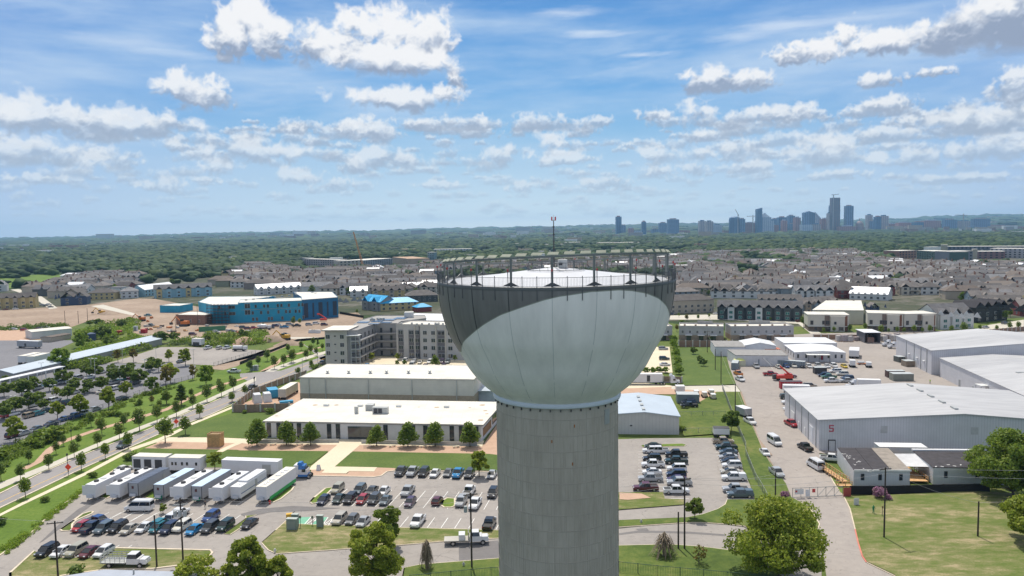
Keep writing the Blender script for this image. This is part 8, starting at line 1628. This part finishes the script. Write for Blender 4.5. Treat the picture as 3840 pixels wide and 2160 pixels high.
# white barns and sheds in the green belt at the left
def barn(label,c,u0,u1,v,vt,D,wall='white'):
    a=G(c,u0,v); b=G(c,u1,v); h=GY(c,u0,vt,a.y).z; gable_block('barn',label,'building',a,b,D,h*.55,h*.45,WLM[wall],ROOFW2,over=.5)
barn('pale hall with curved-looking white roof at the edge of the meadow','F1',585,865,498,455,30); barn('large pale metal-roofed hall far away in the green belt','F1',1665,1922,320,285,45); barn('white flat hall at the left end of the estate','F1',1512,1700,478,450,25); barn('small white building in the woods at left','F1',850,955,292,278,25); barn('white-roofed building cluster piece in the woods','F1',2150,2300,340,322,30)
# long shed, canopy and hut of the industrial yard
def leftyard():
    a=Vector((-222.,322.,0)); b=Vector((-209.,320.,0)); r=gable_block('long_shed','very long grey-white gabled shed running away from the shaded car park','building',a,b,104.,3.2,1.5,WLM['grey'],RIBROOF2,along=False,over=.3); r2=r
    for p in (a,b): pass
    a=G('M1',312,188); b=G('M1',700,150); gable_block('white_hut','long white hut with small dark windows on the sandy ground','building',a,b,14,4.2,.5,WLM['white'],ROOFW,over=.3)
    a=G('M1',498,215); b=G('M1',690,180); gable_block('lean_to','low tan shed between the white hut and the long shed','building',a,b,7,2.6,.4,WLM['sand'],SH['tan'],over=.2)
    a=G('M1',845,205); b=G('M1',925,200); r=thing('tarp_shelter','dark blue covered shelter behind the bright tall tree','shed',a); wlink(MB().prism(rectp(a,b,8),0,4.,WLM['navy']),'cover',r)
    a=GY('M1',-150,640,0.1) if 0 else G('M1',-150,625,4.6); b=G('M1',635,450,4.6); r=thing('white_canopy','long thin white canopy on posts across the far side of the car park','canopy',(a.x,a.y,0)); d=(b-a).normalized(); n=Vector((-d.y,d.x,0)); wlink(MB().prism([a,b,b+n*3.4,a+n*3.4],4.45,4.7,ROOFW2),'roof',r)
    for k in range(9): p=a.lerp(b,(k+.5)/9); wlink(MB().box((p.x,p.y+.5,0),(.3,.3,4.44),FRAME),'post',r)
leftyard()
for i,(u,v,w_,l) in enumerate(((235,1240,7,'pale pink earth heap behind the excavator'),)): pass
def heap(label,c,u,v,w_,h,m):
    p=G(c,u,v); o=MB(); n=16; vs=[]; fs=[]; rd=random.Random(u)
    rings=[(1,0),(.8,.3),(.55,.65),(.28,.9),(.02,1.)]
    for r_,z in rings:
        for k in range(n): a=6.283*k/n; j=1+.16*math.sin(3*a+u)+rd.uniform(-.06,.06); vs.append((math.cos(a)*w_/2*r_*j,math.sin(a)*w_*.35*r_*j,h*z-.1))
    for j in range(4):
        for k in range(n): fs.append((j*n+k,j*n+(k+1)%n,(j+1)*n+(k+1)%n,(j+1)*n+k))
    o.add(vs,fs,m); q=o.build('spoil_heap',smooth=True); q.location=p; tag(q,label,'earth heap','earth heaps of the site')
heap('greyish brown spoil heap beside the yellow excavator','F2',290,1110,17,3.6,DIRT); heap('pink-tan spoil heap at the end of the upper car park','F2',45,1135,15,4.,GRAVEL); heap('low long spoil heap along the track right of the excavator','F2',480,1145,16,2.4,DIRT); heap('small rounded soil heap behind the trailers of the site','F1',1590,1010,16,1.8,DIRT); heap('soil heap between excavator and blue poles','F1',1060,850,18,2.4,DIRT)
for u,v,l in ((1145,1050,'red site container, left of the pair in the scrubland'),(1385,1035,'red site container, right of the pair in the scrubland'),(1100,770+100 if 0 else 1120,'')):
    if l:
        a=G('F1',u-22,v); b=G('F1',u+22,v); r=thing('site_container',l,'container',a,0,'red site containers'); wlink(MB().prism(rectp(a,b,3),0,2.4,mat('container_red',(.36,.02,.03),.6)),'shell',r); wlink(MB().prism(rectp(a,b,3),2.404,2.5,mat('container_red2',(.5,.08,.08),.6)),'roof',r)
# tower crane with yellow base
def sitecrane():
    a=G('F2',1215,418); tip=GY('F2',1100,50,a.y); r=thing('crawler_crane','orange lattice-boom crane rising over the middle-distance blocks','crane',a); YL=mat('crane_orange',(.50,.22,.06),.6); MB().box((0,0,0),(9,6,2),DARK).build('tracks',r); MB().box((1.5,0,2),(10,5,5),mat('machine_yellow',(.60,.33,.02),.5)).build('cab',r); mb=MB(); A=Vector((-3,0,5)); B=tip-a
    d=(B-A); s=Vector((1.6,0,.4)); n=18
    for q in (-1,1):
        for w_ in (-1,1): mb.tube(A+s*q*.7+Vector((0,w_,0)),B+s*q*.3+Vector((0,w_*.5,0)),.42,YL,4)
    for i in range(n): mb.tube(A+d*(i/n)+s*.7*(1-i/n*.6),A+d*((i+1)/n)-s*.7*(1-i/n*.6),.28,YL,4)
    mb.build('boom',r)
sitecrane()
# ------------------------------------------------------------ city skyline
FM={}
def fac(n,c,c2): 
    if n not in FM: FM[n]=stripes_mat('facade_'+n,c,c2,2,9.,.45,axis2='xy',period2=14.,rough=.5,var=.12,scale=.01)
    return FM[n]
FA=[fac('steel',(.20,.32,.50),(.06,.12,.24)),fac('stone',(.56,.47,.43),(.24,.22,.26)),fac('glass',(.08,.20,.38),(.03,.09,.20)),fac('pink',(.50,.25,.22),(.26,.13,.14)),fac('pale',(.62,.66,.72),(.26,.34,.46))]  # blue of distant haze is mixed into the steel, glass and pale facades
def tw(label,c,u0,u1,vt,f,Y=5500.,D=45.,slant=0,name='office_tower'):
    a=GY(c,u0,vt+(slant if slant>0 else 0),Y); b=GY(c,u1,vt+(-slant if slant<0 else 0),Y); r=thing(name,label,'skyscraper' if a.z>70 else 'building',((a.x+b.x)/2,Y,0),0,'city skyline')
    L=b.x-a.x; za=GY(c,u0,vt+(slant if slant>0 else 0),Y).z; zb=GY(c,u1,vt-(slant if slant<0 else 0),Y).z; za=max(za,10); zb=max(zb,10)
    MB().add([(-L/2,0,-5),(L/2,0,-5),(L/2,D,-5),(-L/2,D,-5),(-L/2,0,za),(L/2,0,zb),(L/2,D,zb),(-L/2,D,za)],[(3,2,1,0),(4,5,6,7),(0,1,5,4),(1,2,6,5),(2,3,7,6),(3,0,4,7)],FA[f]).build('shaft',r)
    if not slant and za>45: MB().box((0,D/2,za),(L*.55,D*.5,7),FA[(f+1)%5]).build('plant_room',r)
    return r
SKY=[('F4',183,235,292,2,0),('F4',237,277,376,0,0),('F4',305,355,404,3,0),('F4',352,432,426,4,0),('F4',437,475,340,2,0),('F4',527,598,413,0,0),('F4',602,683,352,0,0),('F4',686,794,317,0,0),('F4',780,900,424,3,0),('F4',992,1056,333,1,0),('F4',1060,1125,337,1,0),('F4',1122,1212,372,4,0),('F4',1097,1215,420,1,0),('F4',1230,1300,425,3,0),
 ('F4',1307,1390,330,1,0),('F4',1392,1436,313,0,0),('F4',1436,1540,352,3,0),('F4',1552,1602,204,2,14),('F4',1588,1652,300,4,0),('F4',1690,1786,314,0,0),('F4',1762,1838,297,2,0),('F4',1857,1920,282,0,0),('F4',1920,1975,300,3,0),('F4',1845,1958,362,0,0),('F4',1800,1845,328,3,0),('F4',2008,2060,236,0,16),('F4',2060,2113,238,2,-18),('F4',2118,2172,248,4,-60),('F4',2180,2262,312,3,0),('F4',1985,2090,368,4,0),('F4',2092,2172,366,1,0),('F4',1642,1760,372,3,0),('F4',2248,2268,258,1,0),
 ('F4',2268,2358,182,0,0),('F5',764,832,187,0,0),('F5',971,1017,275,1,0),('F5',988,1055,335,0,0),('F5',1052,1100,292,2,0),('F5',1098,1172,284,1,0),('F5',1160,1310,362,3,0),('F5',1265,1392,350,3,0),('F5',1425,1512,345,2,0),('F5',1515,1680,330,3,0),('F5',1722,1838,320,0,0),('F5',1840,1990,335,1,0),('F5',2002,2160,312,0,0),('F5',1950,2110,385,4,0),('F5',2112,2300,370,3,0),('F5',2300,2420,375,3,0),('F5',2420,2600,385,3,0),('F5',690,860,385,3,0),('F5',1330,1700,395,3,0)]
rs=random.Random(9); TN=['blue-grey','stone-coloured','dark glass','reddish','pale']
for i,(c,u0,u1,vt,f,sl_) in enumerate(SKY):
    k=i+1; tall='tall' if vt<300 else 'mid-height' if vt<360 else 'low'; wd='slim' if u1-u0<60 else 'broad'
    tw(f"{tall} {wd} {TN[f]} tower of the distant skyline, {ordi(k)} from the left",c,u0,u1,vt,f,5450+rs.uniform(-120,350),slant=sl_)
a=GY('F4',2278,107,5440); b=GY('F4',2358,112,5440); r=thing('skyscraper_top','topmost unfinished block set back on the tallest skyline tower','skyscraper',((a.x+b.x)/2,5452,0)); MB().box((0,8,0),(b.x-a.x,38,a.z),fac('redtop',(.26,.13,.12),(.10,.12,.17))).build('shaft',r)
c0=GY('F4',1620,268,5430); r=thing('crowned_tower','pale tower with stepped pointed crown in the skyline','skyscraper',(c0.x,5430,0),0); MB().box((0,0,0),(120,60,c0.z-45),FA[4]).build('shaft',r); MB().box((0,0,c0.z-45),(86,44,24),FA[4]).build('setback',r); mb=MB(); mb.add([(-36,-20,c0.z-21),(36,-20,c0.z-21),(36,20,c0.z-21),(-36,20,c0.z-21),(0,0,c0.z+12)],[(0,1,4),(1,2,4),(2,3,4),(3,0,4)],FA[4]); mb.build('crown',r)
c0=GY('F5',889,312,5400); r=thing('capitol_dome','domed capitol between the last skyline towers','building',(c0.x,5400,0)); mb=MB(); P_=fac('pinkdome',(.34,.24,.23),(.26,.18,.18)); mb.lathe([(30,0),(30,c0.z-52),(26,c0.z-48),(26,c0.z-38),(22,c0.z-28),(14,c0.z-18),(5,c0.z-14),(4,c0.z-4),(.5,c0.z+6)],P_,16); mb.build('dome',r); MB().box((0,20,0),(150,40,c0.z-75),P_).build('wings',r)
c0=GY('F4',1352,290,5420); r=thing('domed_tower_top','dark drum on top of the broad stone tower','skyscraper',(c0.x,5470,0)); MB().lathe([(40,0),(40,c0.z-20),(36,c0.z-6),(20,c0.z),(1,c0.z+2)],FA[2],14).build('drum',r)
CG=mat('far_crane',(.35,.33,.33),.7)
for i,(c,u,vb,vt,ju0,ju1,jv0,jv1) in enumerate((('F4',1365,285,265,1338,1372,220,282),('F4',1510,345,275,1450,1537,287,287),('F4',2292,105,75,2270,2345,80,72),('F5',1898,330,262,1820,1935,275,277))):
    Y=5380; p=GY(c,u,vt,Y); q0=GY(c,ju0,jv0,Y); q1=GY(c,ju1,jv1,Y); r=thing('tower_crane',f'{ordi(i+1)} thin crane from the left standing over the skyline','crane',(p.x,Y,0),0,'skyline cranes'); MB().tube((0,0,0),(0,0,p.z),3.2,CG,4).build('mast',r); MB().tube(q0-Vector((p.x,Y,0)),q1-Vector((p.x,Y,0)),2.6,CG,4).build('jib',r)
# ------------------------------------------------------------ woods and far town
def woods():
    r=np.random.default_rng(2); me=bpy.data.meshes.new('t'); 
    def ico(sub):
        bm=bmesh.new(); bmesh.ops.create_icosphere(bm,subdivisions=sub,radius=1); v=np.array([x.co[:] for x in bm.verts]); f=np.array([[q.index for q in p.verts] for p in bm.faces]); bm.free(); return v,f
    IC={1:ico(1),2:ico(2)}
    houses=np.array([(x,y) for _,_,x,y,_ in cand]) if cand else np.zeros((1,2))
    def scatter(y0,y1,k,tst,jit=.5):
        out=[]; Y=y0
        while Y<y1:
            s=Y*k; X=-.76*Y
            while X<.84*Y:
                x=X+r.uniform(-jit,jit)*s; y=Y+r.uniform(-jit,jit)*s*2
                if tst(x,y): out.append((x,y,s))
                X+=s
            Y+=s*1.7
        return out
    HB=[(o.location.x,o.location.y) for o in bpy.data.objects if o.get('category') in('building',) and o.location.y>700]
    def clear(x,y,s=1): return all((x-a)**2+(y-b)**2>(45)**2 for a,b in HB) 
    def t1(x,y):
        q=PX((x,y,0)); u,v=q[0]*.67083,q[1]*.67083
        if v>735 or inpoly(u,v,ZA) and r.random()>(.26 if v<688 else .10): return False
        if any(inpoly(u,v,e) for e in EX[:2]): return False
        if inpoly(u,v,[(-50,735),(0,690),(215,668),(240,690),(70,735)]) and r.random()>.25: return False
        if v>700 and not inpoly(u,v,ZA): return u<90 and r.random()<.3
        return clear(x,y)
    def t2(x,y):
        q=PX((x,y,0)); u=q[0]*.67083
        if y>5150 and u>1500 and y<5900: return r.random()<.25
        return clear(x,y) and (math.sin(x*.0035+y*.002)+math.sin(x*.0011-y*.004)+r.uniform(-1,1)*.8)>-1.55
    def build(name,pts,sub,hmin,hmax,m):
        V,F=IC[sub]; n=len(pts); P=np.array(pts); s=P[:,2]*r.uniform(.55,.95,n); h=np.clip(s*.9,hmin,hmax)*r.uniform(.7,1.25,n)
        nv=len(V); D=1+.22*r.normal(size=(n,nv)); a=r.uniform(0,6.28,n); c,sn=np.cos(a),np.sin(a)
        x=V[None,:,0]*D*s[:,None]*.95; y=V[None,:,1]*D*s[:,None]*.95; z=V[None,:,2]*D*(h*.62)[:,None]+(h*.5)[:,None]
        gz=np.zeros(n); co=np.stack([x*c[:,None]-y*sn[:,None]+P[:,0:1],x*sn[:,None]+y*c[:,None]+P[:,1:2],z+gz[:,None]],-1).reshape(-1,3)
        fa=(F[None]+(np.arange(n)*nv)[:,None,None]).reshape(-1,3); nf=len(fa); me=bpy.data.meshes.new(name); me.vertices.add(len(co)); me.vertices.foreach_set('co',co.astype(np.float32).ravel()); me.loops.add(nf*3); me.loops.foreach_set('vertex_index',fa.astype(np.int32).ravel()); me.polygons.add(nf); me.polygons.foreach_set('loop_start',np.arange(0,nf*3,3,dtype=np.int32)); me.polygons.foreach_set('loop_total',np.full(nf,3,np.int32)); me.materials.append(m); me.update(calc_edges=True); o=link(name,me); o['kind']='stuff'; print(name,n); return o
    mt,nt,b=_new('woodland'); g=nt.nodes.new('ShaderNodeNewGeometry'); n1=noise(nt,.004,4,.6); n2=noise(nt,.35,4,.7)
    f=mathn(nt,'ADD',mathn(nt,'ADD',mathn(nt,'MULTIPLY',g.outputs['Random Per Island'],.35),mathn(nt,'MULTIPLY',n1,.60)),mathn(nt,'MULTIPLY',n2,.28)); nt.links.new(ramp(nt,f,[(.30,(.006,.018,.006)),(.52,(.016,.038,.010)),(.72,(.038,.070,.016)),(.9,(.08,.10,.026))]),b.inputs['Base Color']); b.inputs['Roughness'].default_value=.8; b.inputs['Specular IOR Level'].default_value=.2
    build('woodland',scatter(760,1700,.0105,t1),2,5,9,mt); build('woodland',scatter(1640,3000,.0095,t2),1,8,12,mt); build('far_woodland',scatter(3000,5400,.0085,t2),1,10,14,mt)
woods()
def tz(x,y): return 0
def fartown():
    """small pale buildings scattered through the woods and hills, too many and too far to count"""
    r=np.random.default_rng(8); mb=MB(); ms=[mat('far_white',(.70,.69,.66),.7),mat('far_grey',(.34,.32,.31),.8),mat('far_brown',(.26,.17,.14),.8),mat('far_tan',(.42,.34,.27),.8)]
    ob=bpy.data.objects.get('hills'); 
    for i in range(1500):
        y=1500*(10500/1500)**r.random(); x=r.uniform(-.70,.72)*y; 
        if math.sin(x*.0021+1)+math.sin(y*.0013+x*.0009)+r.normal()*.5<.35: continue
        hit,loc,_,_=ob.ray_cast((x,y,900),(0,0,-1)) if y>2350 else (False,None,None,None); z=loc.z if hit else 0
        s=y*r.uniform(.003,.012) if r.random()<.3 else y*r.uniform(.0015,.005); mb.box((x,y,z),(s*1.6,s*.8,s*r.uniform(.2,.45)+max(6,y*.0022)),ms[r.choice(4,p=(.28,.28,.22,.22))],r.uniform(-.4,.4))
    o=mb.build('far_town'); o['kind']='stuff'
fartown()
# woods that climb the far hills
def hillwoods():
    r=np.random.default_rng(4); ob=bpy.data.objects['hills']; V=[];pts=[]
    for i in range(9000):
        y=5200*(13500/5200)**r.random(); x=r.uniform(-.72,.78)*y; hit,loc,_,_=ob.ray_cast((x,y,900),(0,0,-1)); 
        if not hit: continue
        pts.append((x,y,loc.z,y*.0055*r.uniform(.6,1.6)))
    bm=bmesh.new(); bmesh.ops.create_icosphere(bm,subdivisions=1,radius=1); v0=np.array([x.co[:] for x in bm.verts]); f0=np.array([[q.index for q in p.verts] for p in bm.faces]); bm.free()
    P=np.array(pts); n=len(P); D=1+.2*r.normal(size=(n,len(v0),1)); co=v0[None]*D*np.stack([P[:,3]*1.6,P[:,3]*1.2,P[:,3]*.32],1)[:,None]+P[:,None,:3]; co=co.reshape(-1,3); fa=(f0[None]+(np.arange(n)*len(v0))[:,None,None]).reshape(-1,3)
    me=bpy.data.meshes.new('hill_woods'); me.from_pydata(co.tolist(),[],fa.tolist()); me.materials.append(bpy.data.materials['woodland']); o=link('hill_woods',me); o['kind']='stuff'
hillwoods()
# trees among the rooftops, each one its own
hp=np.array([(x,y) for _,_,x,y,_ in cand]); rs=random.Random(31); cnt=0; tries=0
while cnt<200 and tries<20000:
    tries+=1; y=450+rs.random()**1.2*520; x=rs.uniform(-.66,.72)*y; q=PX((x,y,0)); u,v=q[0]*.67083,q[1]*.67083
    if not inpoly(u,v,ZA) or 1105<u<1690 and v>640: continue
    if np.min((hp[:,0]-x)**2+(hp[:,1]-y)**2)<10.5**2: continue
    plant('estate' if rs.random()<.6 else 'estatem',cnt%3,Vector((x,y,0)),rs.uniform(4,8.5),'x','garden trees of the estate')['u']=u; cnt+=1

gt=[o for o in TREES if o.get('group')=='garden trees of the estate']; gb={}
for o in gt: gb.setdefault((side(o['u']),'front' if o.location.y<560 else 'middle' if o.location.y<760 else 'back',o.name.split('.')[0]),[]).append(o)
for (sd,bd,_),L in gb.items():
    L.sort(key=lambda o:o['u'])
    for n,o in enumerate(L): o['label']=f"{ordi(n+1)} garden tree from the left among the {bd} rooftops, {sd}"; del o['u']
haze()
